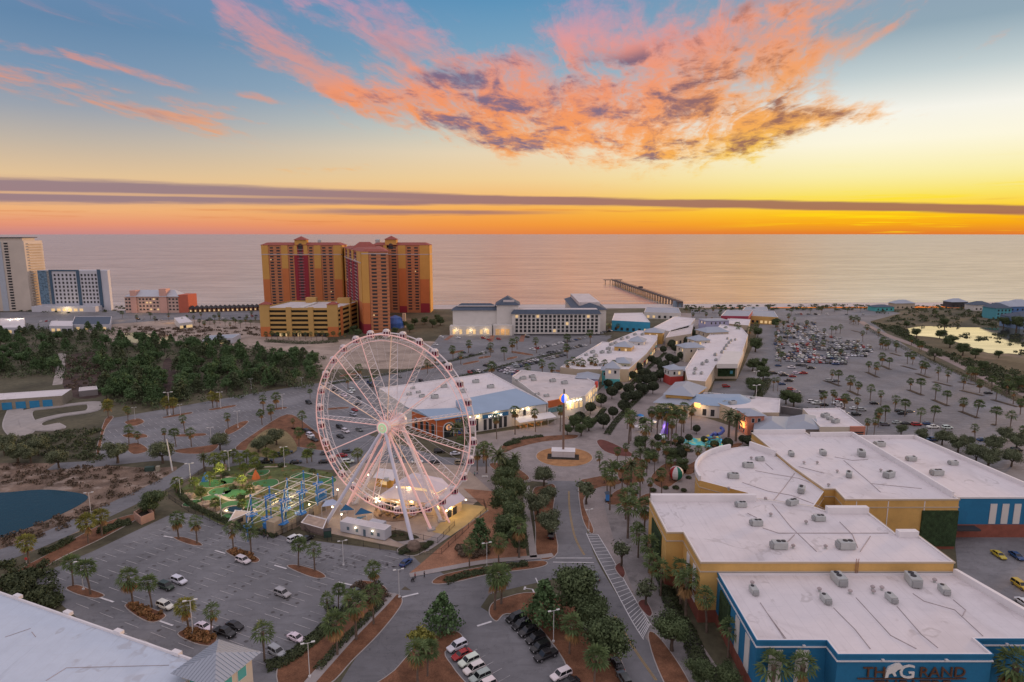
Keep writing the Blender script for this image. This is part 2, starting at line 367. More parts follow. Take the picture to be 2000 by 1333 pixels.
def inpoly(x, y, P):
    c = False; j = len(P) - 1
    for i in range(len(P)):
        if (P[i][1] > y) != (P[j][1] > y) and x < (P[j][0] - P[i][0]) * (y - P[i][1]) / (P[j][1] - P[i][1]) + P[i][0]: c = not c
        j = i
    return c
# ---------------- object helpers ----------------
def tag(o, label, cat, group=None, kind=None):
    if label: o['label'] = label
    if cat: o['category'] = cat
    if group: o['group'] = group
    if kind: o['kind'] = kind
    return o
def thing(name, label, cat, loc=(0, 0, 0), group=None, rz=0.0):
    o = bpy.data.objects.new(name, None); COL.objects.link(o); o.empty_display_size = .5
    o.location = (loc[0], loc[1], loc[2] if len(loc) > 2 else 0); o.rotation_euler = (0, 0, rz)
    return tag(o, label, cat, group)
KIDS = {}
def copy_tree(o, parent=None):
    c = o.copy(); COL.objects.link(c); c.parent = parent
    for ch in KIDS.setdefault(o.name, list(o.children)): copy_tree(ch, c)
    return c
def ground(name, pts, z, m, label=None):
    b = B(); b.poly(pts, z); o = b.build(name, m); o['kind'] = 'structure'
    if label: o['label'] = label
    return o
ORD = ['first', 'second', 'third', 'fourth', 'fifth', 'sixth', 'seventh', 'eighth', 'ninth', 'tenth', 'eleventh', 'twelfth', 'thirteenth', 'fourteenth', 'fifteenth', 'sixteenth', 'seventeenth', 'eighteenth', 'nineteenth', 'twentieth']
def nth(i):
    if i < 20: return ORD[i]
    t = ['twenty', 'thirty', 'forty', 'fifty', 'sixty', 'seventy', 'eighty', 'ninety'][(i + 1) // 10 - 2]; u = (i + 1) % 10
    return t + '-' + ORD[u - 1] if u else {'twenty': 'twentieth', 'thirty': 'thirtieth', 'forty': 'fortieth', 'fifty': 'fiftieth', 'sixty': 'sixtieth', 'seventy': 'seventieth', 'eighty': 'eightieth', 'ninety': 'ninetieth'}[t]
def which(i, n):
    """place among n look-alikes, counted from the left of the picture"""
    if n == 1: return ''
    if n == 2: return ', left one of the pair' if i == 0 else ', right one of the pair'
    if i == 0: return ', leftmost of the %s' % (['three', 'four', 'five', 'six', 'seven', 'eight', 'nine', 'ten'][n - 3] if n < 11 else 'row')
    if i == n - 1: return ', rightmost of the %s' % (['three', 'four', 'five', 'six', 'seven', 'eight', 'nine', 'ten'][n - 3] if n < 11 else 'row')
    return ', %s from the left' % nth(i)
# ---------------- ground, sea, lots, roads ----------------
M_ground = mat('scrub_ground', (.10, .092, .058), .95, .35, .03, fine=.25, stain=(.012, (.21, .165, .125), .52, .66, .7))
M_sand = mat('beach_sand', (.52, .47, .45), .95, .1, .05)
M_dirt = mat('pale_dirt', (.36, .29, .24), .95, .25, .06, fine=.15, stain=(.05, (.13, .1, .07), .55, .7, .6))
M_lot = asphalt_mat('aged_asphalt', (.188, .190, .202), .28)
M_road = asphalt_mat('road_asphalt', (.176, .177, .188), .20)
M_pave = mat('plaza_paving', (.285, .25, .24), .85, .16, .12, fine=.12)
M_walk = mat('concrete_walk', (.34, .31, .30), .85, .1, .2, fine=.08)
M_mulch = mat('pine_straw', (.19, .09, .05), .95, .35, .3, fine=.35, stain=(.2, (.10, .055, .032), .55, .7, .6))
M_lawn = mat('winter_lawn', (.24, .19, .095), .95, .2, .1, fine=.2)
M_brick = mat('brick_walk', (.26, .135, .095), .9, .2, .2, fine=.15)
M_kerb = mat('kerb_concrete', (.42, .39, .37), .85, .1, .3)
M_white = mat('road_paint', (.50, .49, .49), .8, .25, .5, fine=.3, stain=(.35, (.26, .255, .26), .5, .66, .9))
M_yellowp = mat('yellow_paint', (.42, .27, .07), .8, .2, .8)
M_black = mat('black_trim', (.02, .02, .022), .6, .05)
SEA = sea_mat('sea_water')
POND = water_mat('pond_water', (.012, .040, .052, 1), .05, .6, .6, .10, .22)
POND2 = sea_mat('marsh_water', (.95, .80, .55, 1), .05, .02)  # gold of the reflected low sky is put into the gloss tint

ground('ground', [(-9000, -200), (9000, -200), (9000, 790), (-9000, 790)], 0, M_ground)
shore = [(-9000, 800), (-700, 806), (-450, 812), (-200, 818), (0, 826), (200, 832), (420, 842), (700, 858), (1200, 890), (9000, 1100)]
ground('beach', [(-9000, 752), (-500, 762), (-200, 772), (100, 782), (400, 800), (700, 815), (9000, 900)] + [(x, y + 30) for x, y in shore][::-1], .05, M_sand)
ground('sea', [(-60000, 800), (-9000, 800)] + shore[1:] + [(60000, 1100), (60000, 110000), (-60000, 110000)], .12, SEA)
# surf lines
sf = B()
for k in range(5):
    off = 5 + k * 13 + random.random() * 4
    x = -900 + random.random() * 60
    while x < 1200:
        L = random.uniform(30, 140); y = lambda q: (812 + (q + 450) * .028 + (max(q, 200) - 200) * .015) + off + 2.5 * math.sin(q * .03 + k * 2)
        pts = [(x + L * t / 6, y(x + L * t / 6)) for t in range(7)]
        sf.poly(strip(pts, [.3, .8, 1.3, 1.5, 1.2, .7, .3]), .2 + k * .01); x += L + random.uniform(30, 170) * (1 + k * .7)
o = sf.build('surf_foam', mat('foam', (.75, .72, .72), .6, .05)); o['kind'] = 'stuff'; o['label'] = 'thin white surf lines along the beach'

def lot(name, px, z=.03, m=None): return ground(name, PX(px), z, m or M_lot)
def island(px, m=None, name='mulch_bed', smooth=True, z=.16, kerb=True):
    p = PX(px)
    if smooth: p = spline(p, 4)
    b = B()
    if kerb:
        b.prism(p, 0.0, z - .03); o = b.build(name, M_kerb); b = B(); b.poly(inset(p, .22), z); c = b.build('soil', m or M_mulch, o)
    else:
        b.poly(p, z - .06); o = b.build(name, m or M_mulch)
    o['kind'] = 'structure'; return o
def path(name, px, w, m, z, smooth=True):
    p = PX(px)
    if smooth: p = spline(p, 5, False)
    return ground(name, strip(p, w), z, m)

# sand, dirt and grass areas
ground('sandy_field', PX([(150, 640), (330, 622), (520, 632), (640, 660), (640, 690), (560, 700), (480, 680), (300, 668), (220, 668)]), .02, M_dirt)
ground('sandy_field', PX([(500, 672), (700, 662), (860, 668), (900, 700), (880, 720), (620, 722), (560, 700)]), .025, M_dirt)
ground('bare_bank', PX([(0, 905), (110, 905), (300, 915), (345, 912), (345, 935), (200, 1015), (60, 1062), (0, 1078)]), .02, mat('bank_soil', (.19, .135, .10), .95, .45, .12, fine=.3, stain=(.1, (.38, .31, .26), .52, .66, .8)))
ground('path', strip(spline(PX([(350, 930), (280, 965), (190, 1018), (100, 1055), (0, 1085)]), 4, False), 3.2), .03, mat('tan_path', (.36, .27, .19), .95, .2, .2))
ground('path', strip(spline(PX([(122, 690), (118, 720), (112, 752)]), 4, False), 5), .03, mat('white_sand_path', (.38, .34, .31), .95, .2, .2))
ground('clearing', spline(PX([(125, 700), (200, 690), (212, 740), (195, 775), (130, 768)])), .02, mat('dead_brush', (.075, .05, .042), .95, .4, .2, fine=.4))
ground('clearing', spline(PX([(318, 712), (332, 700), (345, 740), (335, 800), (322, 780)])), .02, MATS['dead_brush'])
# ponds
ground('pond', spline(PX([(-60, 975), (20, 962), (90, 957), (150, 963), (172, 972), (150, 990), (90, 1018), (20, 1045), (-80, 1085)]), 4), .08, POND)
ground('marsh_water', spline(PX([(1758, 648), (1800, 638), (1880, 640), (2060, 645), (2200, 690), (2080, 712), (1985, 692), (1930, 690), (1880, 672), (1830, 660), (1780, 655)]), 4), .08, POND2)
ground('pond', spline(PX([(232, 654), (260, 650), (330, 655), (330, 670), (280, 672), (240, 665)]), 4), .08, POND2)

# parking lots
lot('parking_lot', [(200, 838), (215, 818), (330, 798), (470, 773), (600, 752), (760, 728), (940, 700), (1090, 668), (1195, 655), (1130, 725), (1000, 760), (850, 800), (720, 850), (900, 905), (900, 930), (640, 918), (400, 912), (330, 900), (195, 905), (188, 880)])
lot('parking_lot', [(880, 655), (1180, 655), (1195, 660), (1130, 680), (980, 705), (860, 715), (830, 690), (860, 655)], .035)
lot('parking_lot', [(345, 1000), (480, 1020), (560, 1050), (640, 1060), (800, 1080), (830, 1110), (775, 1160), (560, 1320), (480, 1400), (300, 1330), (130, 1190), (60, 1130), (180, 1078), (270, 1035)])
lot('parking_lot', [(915, 1210), (1010, 1200), (1080, 1260), (1200, 1420), (900, 1420), (860, 1250)], .04)
lot('parking_lot', [(1480, 735), (1490, 640), (1560, 622), (1700, 628), (1730, 650), (1790, 690), (1900, 745), (2080, 830), (2300, 930), (2050, 960), (1800, 880), (1690, 860), (1500, 810)])
lot('parking_lot', [(1860, 1010), (2100, 1010), (2200, 1240), (1960, 1180), (1870, 1110)])
lot('parking_lot', [(1350, 605), (1700, 603), (1760, 612), (1700, 628), (1350, 625)], .025)
lot('parking_lot', [(0, 610), (520, 603), (520, 625), (330, 625), (140, 640), (0, 648)], .025)
# roads
path('road', [(-140, 1130), (20, 1080), (140, 1030), (260, 975), (350, 930), (405, 890), (450, 850), (500, 820), (560, 800), (640, 780), (740, 755), (900, 720), (1040, 690), (1180, 665)], 9.5, M_road, .05)
path('road', [(100, 912), (200, 905), (300, 895), (400, 888), (440, 872)], 8, M_road, .055)
road1 = [(690, 1420), (740, 1310), (800, 1230), (860, 1170), (930, 1140), (1010, 1120), (1080, 1105), (1130, 1095)]
path('road', road1, [13] * 36, M_road, .05)
path('road', [(1340, 1460), (1250, 1310), (1170, 1180), (1120, 1080), (1105, 1000), (1100, 940)], 11.5, M_road, .06)
path('road', [(690, 1100), (800, 1120), (860, 1150), (950, 1170)], 11, M_road, .055)
path('road', [(760, 1180), (860, 1190), (930, 1230), (1000, 1300), (1050, 1380)], 13, M_road, .045)
# roundabout
cx, cy = G(1102, 893)
circ = lambda r, n=48, ox=0, oy=0: [(cx + ox + r * math.cos(2 * math.pi * i / n), cy + oy + r * math.sin(2 * math.pi * i / n)) for i in range(n)]
M_paver = mat('roundabout_pavers', (.30, .265, .255), .85, .16, .25, fine=.15)
ground('plaza', PX([(900, 880), (930, 850), (1070, 830), (1150, 780), (1190, 745), (1240, 690), (1330, 690), (1300, 760), (1330, 800), (1480, 850), (1480, 905), (1360, 935), (1360, 975), (1270, 975), (1270, 1110), (1330, 1200), (1420, 1330), (1560, 1480), (1380, 1480), (1230, 1200), (1150, 1040), (1130, 950), (1040, 940), (960, 960), (900, 920)]), .02, M_pave)
ground('roundabout_road', circ(22.5), .07, M_paver)
o = B(); o.prism(circ(11.8), 0, .2); k = o.build('roundabout_island', M_kerb); k['kind'] = 'structure'
o = B(); o.poly(circ(11.5), .23); o.build('soil', mat('orange_mulch', (.38, .20, .09), .95, .25, .3, fine=.2), k)
path('road', [(1160, 872), (1172, 848), (1200, 815), (1240, 776), (1278, 742), (1318, 698), (1350, 655)], 8, M_paver, .075)
path('road', [(1000, 900), (940, 905), (860, 900), (760, 893), (660, 900), (540, 908), (440, 912)], 8, M_lot, .065)
path('service_road', [(1500, 618), (1492, 660), (1478, 700), (1462, 740), (1440, 775), (1420, 800)], 13, M_lot, .05)
lot('parking_lot', [(1395, 745), (1470, 745), (1480, 800), (1560, 812), (1550, 830), (1380, 800)], .028)
ground('plaza', PX([(1180, 760), (1215, 700), (1260, 655), (1330, 612), (1430, 612), (1400, 650), (1340, 720), (1290, 780), (1230, 800)]), .024, M_pave)
# walks
path('pavement', [(600, 1340), (640, 1295), (690, 1240), (740, 1190), (768, 1160)], 2.4, M_walk, .17)
path('pavement', [(800, 1125), (870, 1112), (950, 1098), (1040, 1090), (1080, 1085)], 2.2, M_walk, .17)
path('pavement', [(1042, 1090), (1035, 1040), (1028, 985), (1030, 950)], 2.0, M_walk, .17)
path('pavement', [(560, 1030), (600, 1010), (640, 985), (650, 975)], 6.0, mat('warm_walk', (.42, .33, .25), .85, .12, .2), .09)
# amusement plaza
ground('plaza', PX([(585, 1030), (650, 985), (640, 940), (700, 905), (900, 905), (960, 960), (905, 1000), (870, 1050), (830, 1080), (680, 1050)]), .06, mat('amusement_paving', (.40, .32, .26), .85, .15, .2, fine=.1))
ground('mulch_field', PX([(905, 955), (960, 960), (1010, 985), (1030, 1090), (870, 1110), (800, 1120), (830, 1095), (870, 1060), (950, 995)]), .09, mat('tan_mulch', (.32, .165, .10), .95, .25, .2, fine=.25))
# theatre forecourt
ground('forecourt', PX([(1180, 985), (1270, 985), (1295, 1150), (1400, 1330), (1500, 1440), (1400, 1440), (1260, 1215), (1200, 1060)]), .09, mat('grey_forecourt', (.25, .235, .235), .85, .2, .25, fine=.15, stain=(.15, (.13, .125, .125), .5, .68, .7)))
# ---------------- building kit ----------------
M_roof = membrane_mat('white_membrane', (.70, .66, .67), (.55, .51, .515))
M_roof2 = mat('worn_membrane', (.58, .53, .52), .8, .12, .12, stain=(.12, (.40, .36, .35), .55, .7, .7))
M_metal = mat('grey_metal_roof', (.34, .38, .44), .5, .06, .1, metal=.25)
M_coping = mat('white_coping', (.72, .70, .71), .6, .04)
M_glass = mat('dark_glass', (.03, .035, .04), .12, 0, spec=.6)
M_warm = mat('lit_window', (.55, .40, .22), .5, .3, .8, emit=.5, ecol=(1, .68, .32))
M_bulb = mat('lit_bulb', (1, .9, .7), .5, 0, emit=5, ecol=(1, .82, .55))
M_cream = mat('cream_stucco', (.62, .56, .47), .85, .06, .2)
M_yellow = mat('yellow_stucco', (.60, .375, .125), .85, .09, .15, fine=.04, stain=(.25, (.46, .29, .11), .56, .75, .5))
M_blue = mat('blue_stucco', (.022, .165, .32), .8, .10, .15, fine=.05, stain=(.2, (.025, .14, .29), .55, .75, .6))
M_orange = mat('orange_stucco', (.48, .13, .045), .85, .06, .2)
M_salmon = mat('salmon_stucco', (.56, .24, .17), .85, .06, .2)
M_teal = mat('teal_stucco', (.10, .42, .42), .85, .06, .2)
M_lav = mat('lavender_stucco', (.42, .42, .60), .85, .06, .2)
M_redw = mat('red_stucco', (.50, .07, .06), .85, .06, .2)
M_pale = mat('pale_stucco', (.62, .60, .57), .85, .05, .2)
M_tan = mat('tan_stucco', (.50, .42, .32), .85, .06, .2)
M_brickw = mat('red_brick_wall', (.25, .085, .06), .9, .15, .6)
M_ac = mat('ac_casing', (.42, .44, .43), .6, .1, .8)
M_dark = mat('dark_grey', (.045, .045, .05), .7, .1)
M_vine = mat('green_creeper', (.035, .065, .028), .95, .4, .8, fine=.4, bump=.8)

def bldg(name, label, cat, pts, h, wall, roof=None, par=.9, z0=0.0, base=None, group=None, cap=None):
    pts = ccw(pts); c = (sum(p[0] for p in pts) / len(pts), sum(p[1] for p in pts) / len(pts), 0)
    t = thing(name, label, cat, c, group)
    b = B(); b.prism(pts, z0, h - par, top=False); w = b.build('wall', wall, t)
    b = B(); b.poly(pts, h - par); r = b.build('roof', roof or M_roof, t)
    if par > 0:
        b = B(); inn = inset(pts, .35); n = len(pts)
        vs = [(p[0], p[1], h - par) for p in pts] + [(p[0], p[1], h) for p in pts] + [(p[0], p[1], h) for p in inn] + [(p[0], p[1], h - par) for p in inn]
        o = len(b.v); b.v += vs
        for i in range(n):
            j = (i + 1) % n
            b.k = 0; b.face(i, j, n + j, n + i); b.k = 1; b.face(n + i, n + j, 2 * n + j, 2 * n + i); b.face(2 * n + i, 2 * n + j, 3 * n + j, 3 * n + i)
        b.build('parapet', [wall, cap or M_coping], t)
    if base:
        b = B(); b.ring(inset(pts, -.08), inset(pts, .05), 0, base[0]); b.build('plinth', base[1], t)
    return t, pts
def band(t, pts, z0, z1, m, out=.14, name='cornice'):
    b = B(); b.ring(inset(pts, -out), inset(pts, .02), z0, z1)
    n = len(pts); o2, i2 = inset(pts, -out), inset(pts, .02)
    b.add([(p[0], p[1], z0) for p in o2] + [(p[0], p[1], z0) for p in i2], [(i, n + i, n + (i + 1) % n, (i + 1) % n) for i in range(n)])
    return b.build(name, m, t)
WM = {}
def panel(t, p, q, f, z, w, h, m, name='window', th=.16, frame=None):
    """one upright panel on the wall line p-q, centred at fraction f"""
    x, y = p[0] + (q[0] - p[0]) * f, p[1] + (q[1] - p[1]) * f; a = math.atan2(q[1] - p[1], q[0] - p[0])
    k = (round(w, 2), round(h, 2), m.name, th, name)
    if k not in WM:
        b = B(); b.box(0, 0, 0, w, th, h); o = b.build(name, m, t, local=True); WM[k] = o.data
    else:
        o = bpy.data.objects.new(name, WM[k]); COL.objects.link(o); o.parent = t
    o.location = Vector((x, y, z)) - ROOT(t); o.rotation_euler = (0, 0, a)
    if frame:
        kk = k + ('frame',)
        if kk not in WM:
            b = B(); g = .12
            b.box(0, 0, -g, w + 2 * g, th * .7, g); b.box(0, 0, h, w + 2 * g, th * .7, g); b.box(-w / 2 - g / 2, 0, 0, g, th * .7, h); b.box(w / 2 + g / 2, 0, 0, g, th * .7, h)
            fo = b.build('frame', frame, o, local=True); WM[kk] = fo.data
        else:
            fo = bpy.data.objects.new('frame', WM[kk]); COL.objects.link(fo); fo.parent = o
    return o
def windows(t, p, q, cols, zs, w, h, m=None, lit=0.0, fr=(0.04, .96), th=.16, frame=None, skip=0):
    for z in zs:
        for i in range(cols):
            if random.random() < skip: continue
            f = fr[0] + (fr[1] - fr[0]) * (i + .5) / cols
            panel(t, p, q, f, z, w, h, M_warm if random.random() < lit else (m or M_glass), th=th, frame=frame)
def hipquad(cx, cy, w, d, rot=0.0):
    c, s = math.cos(rot), math.sin(rot)
    return [(cx + a * c - b * s, cy + a * s + b * c) for a, b in ((-w / 2, -d / 2), (w / 2, -d / 2), (w / 2, d / 2), (-w / 2, d / 2))]
def hiphouse(name, label, cat, quad, h, rise, wall, roof=None, ridge=None, over=.8, lower=None, group=None):
    c = (sum(p[0] for p in quad) / 4, sum(p[1] for p in quad) / 4, 0)
    t = thing(name, label, cat, c, group)
    q = ccw(quad); b = B(); b.prism(q, lower[0] if lower else 0, h, top=False); b.build('wall', wall, t)
    if lower: b = B(); b.prism(inset(q, -.15), 0, lower[0]); b.build('lower_wall', lower[1], t)
    b = B(); b.hip(q, h, h + rise, over, ridge); b.build('roof', roof or M_metal, t)
    return t, q
def light(x, y, z, e, r=.4, col=(1, .72, .38)):
    l = bpy.data.lights.new('lamp_light', 'POINT'); l.energy = e; l.shadow_soft_size = r; l.color = col
    o = bpy.data.objects.new('lamp_light', l); COL.objects.link(o); o.location = (x, y, z); return o

# ---------------- theatre complex ----------------
TG = 'halls of the big theatre complex'
yel = [(39.8, 174.2), (39.8, 153.3), (44.1, 153.3), (44.1, 138.2), (103.2, 138.2), (103.2, 152.6), (98, 152.6), (98, 166.3), (86.5, 166.3), (84.5, 169), (71.4, 174.2)]
t, p = bldg('theatre_hall', 'yellow stucco theatre hall with white roof and green wall screens, behind the blue hall', 'building', yel, 15.5, M_yellow, par=.35, base=(3.2, M_brickw))
band(t, p, 15.15, 15.52, M_tan, .22); band(t, p, 12.9, 13.2, M_tan, .18, 'string_course')
def roofline(t, px, z, w=.14, name='roof_pipe'):
    pts = PX(px, z); b = B()
    for i in range(len(pts) - 1): b.tube((*pts[i], z + .05), (*pts[i + 1], z + .05), w, 5)
    return b.build(name, M_pipe, t)
M_pipe = mat('roof_conduit', (.38, .33, .33), .7, .2)
M_seam = mat('roof_seam', (.50, .47, .49), .7, .1)
for px in ([(1490, 1032), (1520, 1042), (1735, 1042)], [(1508, 985), (1545, 1030), (1595, 1078)], [(1552, 1045), (1532, 1065)], [(1640, 1020), (1665, 1045), (1675, 1070)], [(1700, 1048), (1680, 1078)], [(1460, 1003), (1478, 1012)]):
    roofline(t, px, 15.17, .1)
b = B(); q = PX([(1272, 976), (1480, 972)], 15.3); b.prism([(39.9, 172.6), (70, 172.6), (70, 173.9), (39.9, 173.9)], 15.15, 17.2); b.build('roof_screen', M_coping, t)
b = B(); b.prism([(86.6, 164.6), (97.9, 164.6), (97.9, 166.2), (86.6, 166.2)], 15.15, 17.0); b.build('roof_screen', M_coping, t)
b = B(); b.box(100.4, 151.6, 15.15, 5.0, 1.6, 1.6); b.build('roof_screen', M_coping, t)
b = B(); b.box(39.65, 163.8, 3.2, .3, 11, 8.8); b.build('creeper_screen', M_vine, t)
panel(t, (44.1, 153.3), (44.1, 138.2), .35, 3.3, 2.4, 9, M_coping, 'wall_panel', .3); panel(t, (44.1, 153.3), (44.1, 138.2), .72, 3.3, 2.4, 9, M_coping, 'wall_panel', .3)
b = B()
for s in (-.3, .3): b.tube((80.5 + s, 137.95, 12.0), (80.5 + s, 137.95, 16.4), .06, 5)
for k in range(14): b.tube((80.2, 137.95, 12.2 + k * .3), (80.8, 137.95, 12.2 + k * .3), .04, 4)
b.build('roof_ladder', mat('rust_metal', (.30, .14, .09), .7, .1), t)

blu = [(48.2, 138.05), (47.8, 113.0), (61.5, 113.0), (61.5, 108.8), (90.7, 108.8), (90.7, 113.5), (110, 113.5), (104.6, 138.05)]
t, p = bldg('theatre_hall', 'bright blue stucco theatre hall with white stripes and raised lettering on its front', 'building', blu, 12.8, M_blue, par=.45, base=(3.0, M_brickw))
band(t, p, 12.35, 12.82, M_blue, .16); band(t, p, 11.25, 11.5, M_coping, .2, 'string_course')
for f in (.58, .82): panel(t, (48.2, 138.05), (47.8, 113.0), f, 3.1, 2.4, 7.6, M_pale, 'wall_stripe', .3)
for f in (.28, .66): panel(t, (47.8, 113.0), (61.5, 113.0), f, 3.1, 2.6, 7.6, M_pale, 'wall_stripe', .3)
b = B(); b.box(47.95, 131.5, 3, .5, 6.5, 7.4); b.build('creeper_screen', M_vine, t)
b = B(); b.prism([(103.0, 137.9), (103.9, 137.9), (108.9, 114.5), (107.9, 114.5)], 12.35, 13.9); b.build('roof_screen', M_coping, t)
for px in ([(1485, 1178), (1532, 1248)], [(1628, 1188), (1670, 1230), (1700, 1268)], [(1672, 1168), (1740, 1242), (1790, 1268)], [(1752, 1185), (1800, 1240), (1832, 1266)], [(1783, 1160), (1805, 1175), (1865, 1192), (1920, 1243)], [(1862, 1172), (1886, 1192), (1880, 1203)], [(1500, 1200), (1535, 1248)]):
    roofline(t, px, 12.37, .08)
for (fx, y) in ((57, 112.8), (70, 108.6), (82, 108.6), (97, 113.3)):
    b = B(); b.box(fx, y, 11.55, .5, .5, .3); b.build('wall_light', M_coping, t)
# lettering on the front: THE GRAND / THEATRE with a white leaping emblem
M_letter = mat('bronze_letter', (.12, .062, .04), .5, .1); M_letterw = mat('white_letter', (.75, .74, .72), .5, 0)
def text(t, s, size, x, y, z, m, rz=0.0, ext=.12, name='lettering', align='CENTER', sx=1.0):
    c = bpy.data.curves.new(name, 'FONT'); c.body = s; c.size = size; c.extrude = ext; c.align_x = align; c.resolution_u = 3
    c.materials.append(m); tmp = bpy.data.objects.new(name, c); me = bpy.data.meshes.new_from_object(tmp)
    bpy.data.objects.remove(tmp); bpy.data.curves.remove(c)
    o = bpy.data.objects.new(name, me); COL.objects.link(o); o.parent = t
    o.location = Vector((x, y, z)) - ROOT(t); o.rotation_euler = (R(90), 0, rz); o.scale = (sx, 1, 1); return o
yf = 108.55
text(t, 'TH', 2.95, 66.4, yf, 8.2, M_letter, align='LEFT', sx=1.12); text(t, 'G', 4.0, 73.1, yf, 7.95, M_letterw, align='LEFT', sx=1.12); text(t, 'RAND', 2.95, 77.0, yf, 8.2, M_letter, align='LEFT', sx=1.08)
text(t, 'THEATRE', 2.4, 76.0, yf, 5.75, M_letter, sx=1.45)
b = B(); b.box(75.8, yf, 7.72, 20.6, .2, .2); b.build('sign_bar', M_letter, t)
b = B(); em = [(0, 0), (.5, .1), (.6, .7), (1.1, .9), (1.5, .3), (1.9, .35), (1.6, 1.0), (2.0, 1.5), (2.5, 1.6), (2.8, 2.1), (2.3, 2.6), (1.6, 2.55), (1.0, 2.2), (.5, 1.9), (.15, 1.3)]
vs = [(70.6 + x * 1.15, yf - .16, 8.05 + z * 1.15) for x, z in em]; vs += [(x, yf + .25, z) for x, _y, z in vs]; n = len(em)
b.add(vs, [tuple(range(n))] + [(i, n + i, n + (i + 1) % n, (i + 1) % n) for i in range(n)]); b.build('emblem', M_letterw, t)

rea = [(92.4, 236.4), (113.4, 236.8), (113.4, 232.8), (129.8, 233.6), (129.2, 174.0), (96.2, 173.8), (97.2, 181.6), (93.9, 181.6), (92.4, 200)]
t, p = bldg('theatre_hall', 'tall yellow theatre hall with long white roof behind the round hall', 'building', rea, 15.5, M_yellow, par=.4, base=(3.2, M_brickw))
band(t, p, 15.1, 15.52, M_tan, .2); band(t, p, 12.8, 13.1, M_tan, .16, 'string_course')
def screen(t, line, z, h, w=.7):
    b = B(); b.prism(strip(line, w), z, z + h); return b.build('roof_screen', M_coping, t)
screen(t, [(92.9, 235.9), (112.9, 236.3)], 15.1, 1.6); screen(t, [(113.2, 232.6), (129.2, 233.2)], 15.1, 1.6); screen(t, [(129.3, 233), (128.7, 176)], 15.1, 1.7)
for f in (.3, .62, .9): panel(t, (129.2, 174.0), (96.2, 173.8), f, 2, .25, 12.8, M_coping, 'downpipe', .2)
b = B(); b.box(124, 173.75, 1.0, 10.5, .5, 11); b.build('creeper_screen', M_vine, t)
for px in ([(1630, 893), (1665, 900), (1695, 898)], [(1648, 900), (1690, 935), (1720, 962)], [(1560, 912), (1610, 925)], [(1700, 945), (1800, 955)]): roofline(t, px, 15.12, .1)
ro = [(59 + 0, 190.5)]; cxr, cyr, rr = 92.3, 190.2, 33.3
ro = [(cxr + rr * math.cos(R(a)), cyr + rr * math.sin(R(a))) for a in range(180, 96, -6)]
ron = ro + [(92.3, 223.3), (92.3, 200), (93.8, 181.5), (86.6, 172.0), (84.4, 169.2), (71.5, 174.3), (70.5, 180.4)]
t, p = bldg('theatre_hall', 'white roofed theatre hall with a curved parapet wall facing the palm court', 'building', ron, 14.6, M_yellow, par=.2, base=(3.2, M_brickw))
screen(t, ro[:12], 14.4, 1.7, .8); screen(t, [(86.5, 222.3), (91.8, 212.5)], 14.4, 2.2, .8)
band(t, p, 12.3, 12.55, M_tan, .16, 'string_course')
for px in ([(1450, 943), (1500, 960), (1545, 968), (1590, 985), (1610, 995)], [(1475, 920), (1560, 935), (1600, 950)], [(1552, 925), (1530, 955), (1505, 985)], [(1495, 905), (1510, 918)]): roofline(t, px, 14.42, .1)
sid = [(129.9, 238.5), (157, 239), (163, 181.2), (130, 181.2)]
t, p = bldg('theatre_hall', 'lower blue theatre side hall with pale vertical stripes over brick', 'building', sid, 13.0, M_blue, par=.5, base=(4.2, M_brickw))
band(t, p, 12.5, 13.02, M_coping, .15); screen(t, [(130.6, 238), (156.4, 238.4)], 12.5, 1.3); screen(t, [(156.6, 238), (162.4, 182)], 12.5, 1.3)
for f in (.46, .57, .68, .79, .90): panel(t, (130, 181.2), (163, 181.2), f, 4.4, 2.0, 6.4, M_pale, 'wall_stripe', .3)
b = B(); b.prism([(130.3, 178.2), (140, 178.2), (140, 181.1), (130.3, 181.1)], 3.4, 3.9, True); b.build('awning', M_dark, t)

# rooftop air conditioners
def ac_unit(px, z, s, rz, label, fans=2):
    x, y = G(px[0], px[1], z); t = thing('air_conditioner', label, 'air conditioner', (x, y, z), 'air conditioners on the flat roofs', rz)
    b = B(); b.box(0, 0, .15, 2.6 * s, 1.6 * s, 1.25 * s); b.build('casing', M_ac, t, local=True)
    b = B(); b.box(-1.3 * s - .25, 0, .3, .5, 1.3 * s, .9 * s); b.build('intake_hood', mat('hood_metal', (.30, .31, .31), .6, .1), t, local=True)
    for k in range(fans):
        b = B(); b.lathe((.75 - .9 * k) * s, .1 * s, [(.42 * s, 1.25 * s + .15), (.42 * s, 1.25 * s + .28), (.30 * s, 1.25 * s + .30)], 10); b.build('fan', M_dark, t, local=True)
    b = B(); b.box(1.3 * s + .03, 0, .3, .06, 1.3 * s, .9 * s); b.build('coil_grille', mat('coil', (.20, .14, .11), .8, .2, 4), t, local=True)
    b = B(); b.box(0, 0, 0.0, 2.3 * s, 1.3 * s, .15); b.build('kerb_base', M_pipe, t, local=True)
def acs(place, z, lst):
    lst = sorted(lst); n = len(lst)
    for i, (px, py, s, rz, fans) in enumerate(lst):
        ac_unit((px, py), z, s, R(rz), 'grey air conditioner on ' + place + which(i, n), fans)
acs('the yellow hall roof', 15.15, [(1448, 990, 1, 0, 2), (1478, 1026, 1.05, 0, 2), (1600, 1017, 1.05, 0, 2), (1522, 1071, 1.3, 0, 2), (1652, 1071, 1.4, 0, 2), (1548, 986, 1.1, 20, 2)])
acs('the blue hall roof', 12.35, [(1472, 1158, .9, 90, 1), (1612, 1175, .95, 90, 1), (1638, 1138, 1.4, 90, 2), (1740, 1173, .95, 90, 1), (1783, 1140, 1.5, 80, 2), (1843, 1157, 1.0, 80, 1)])
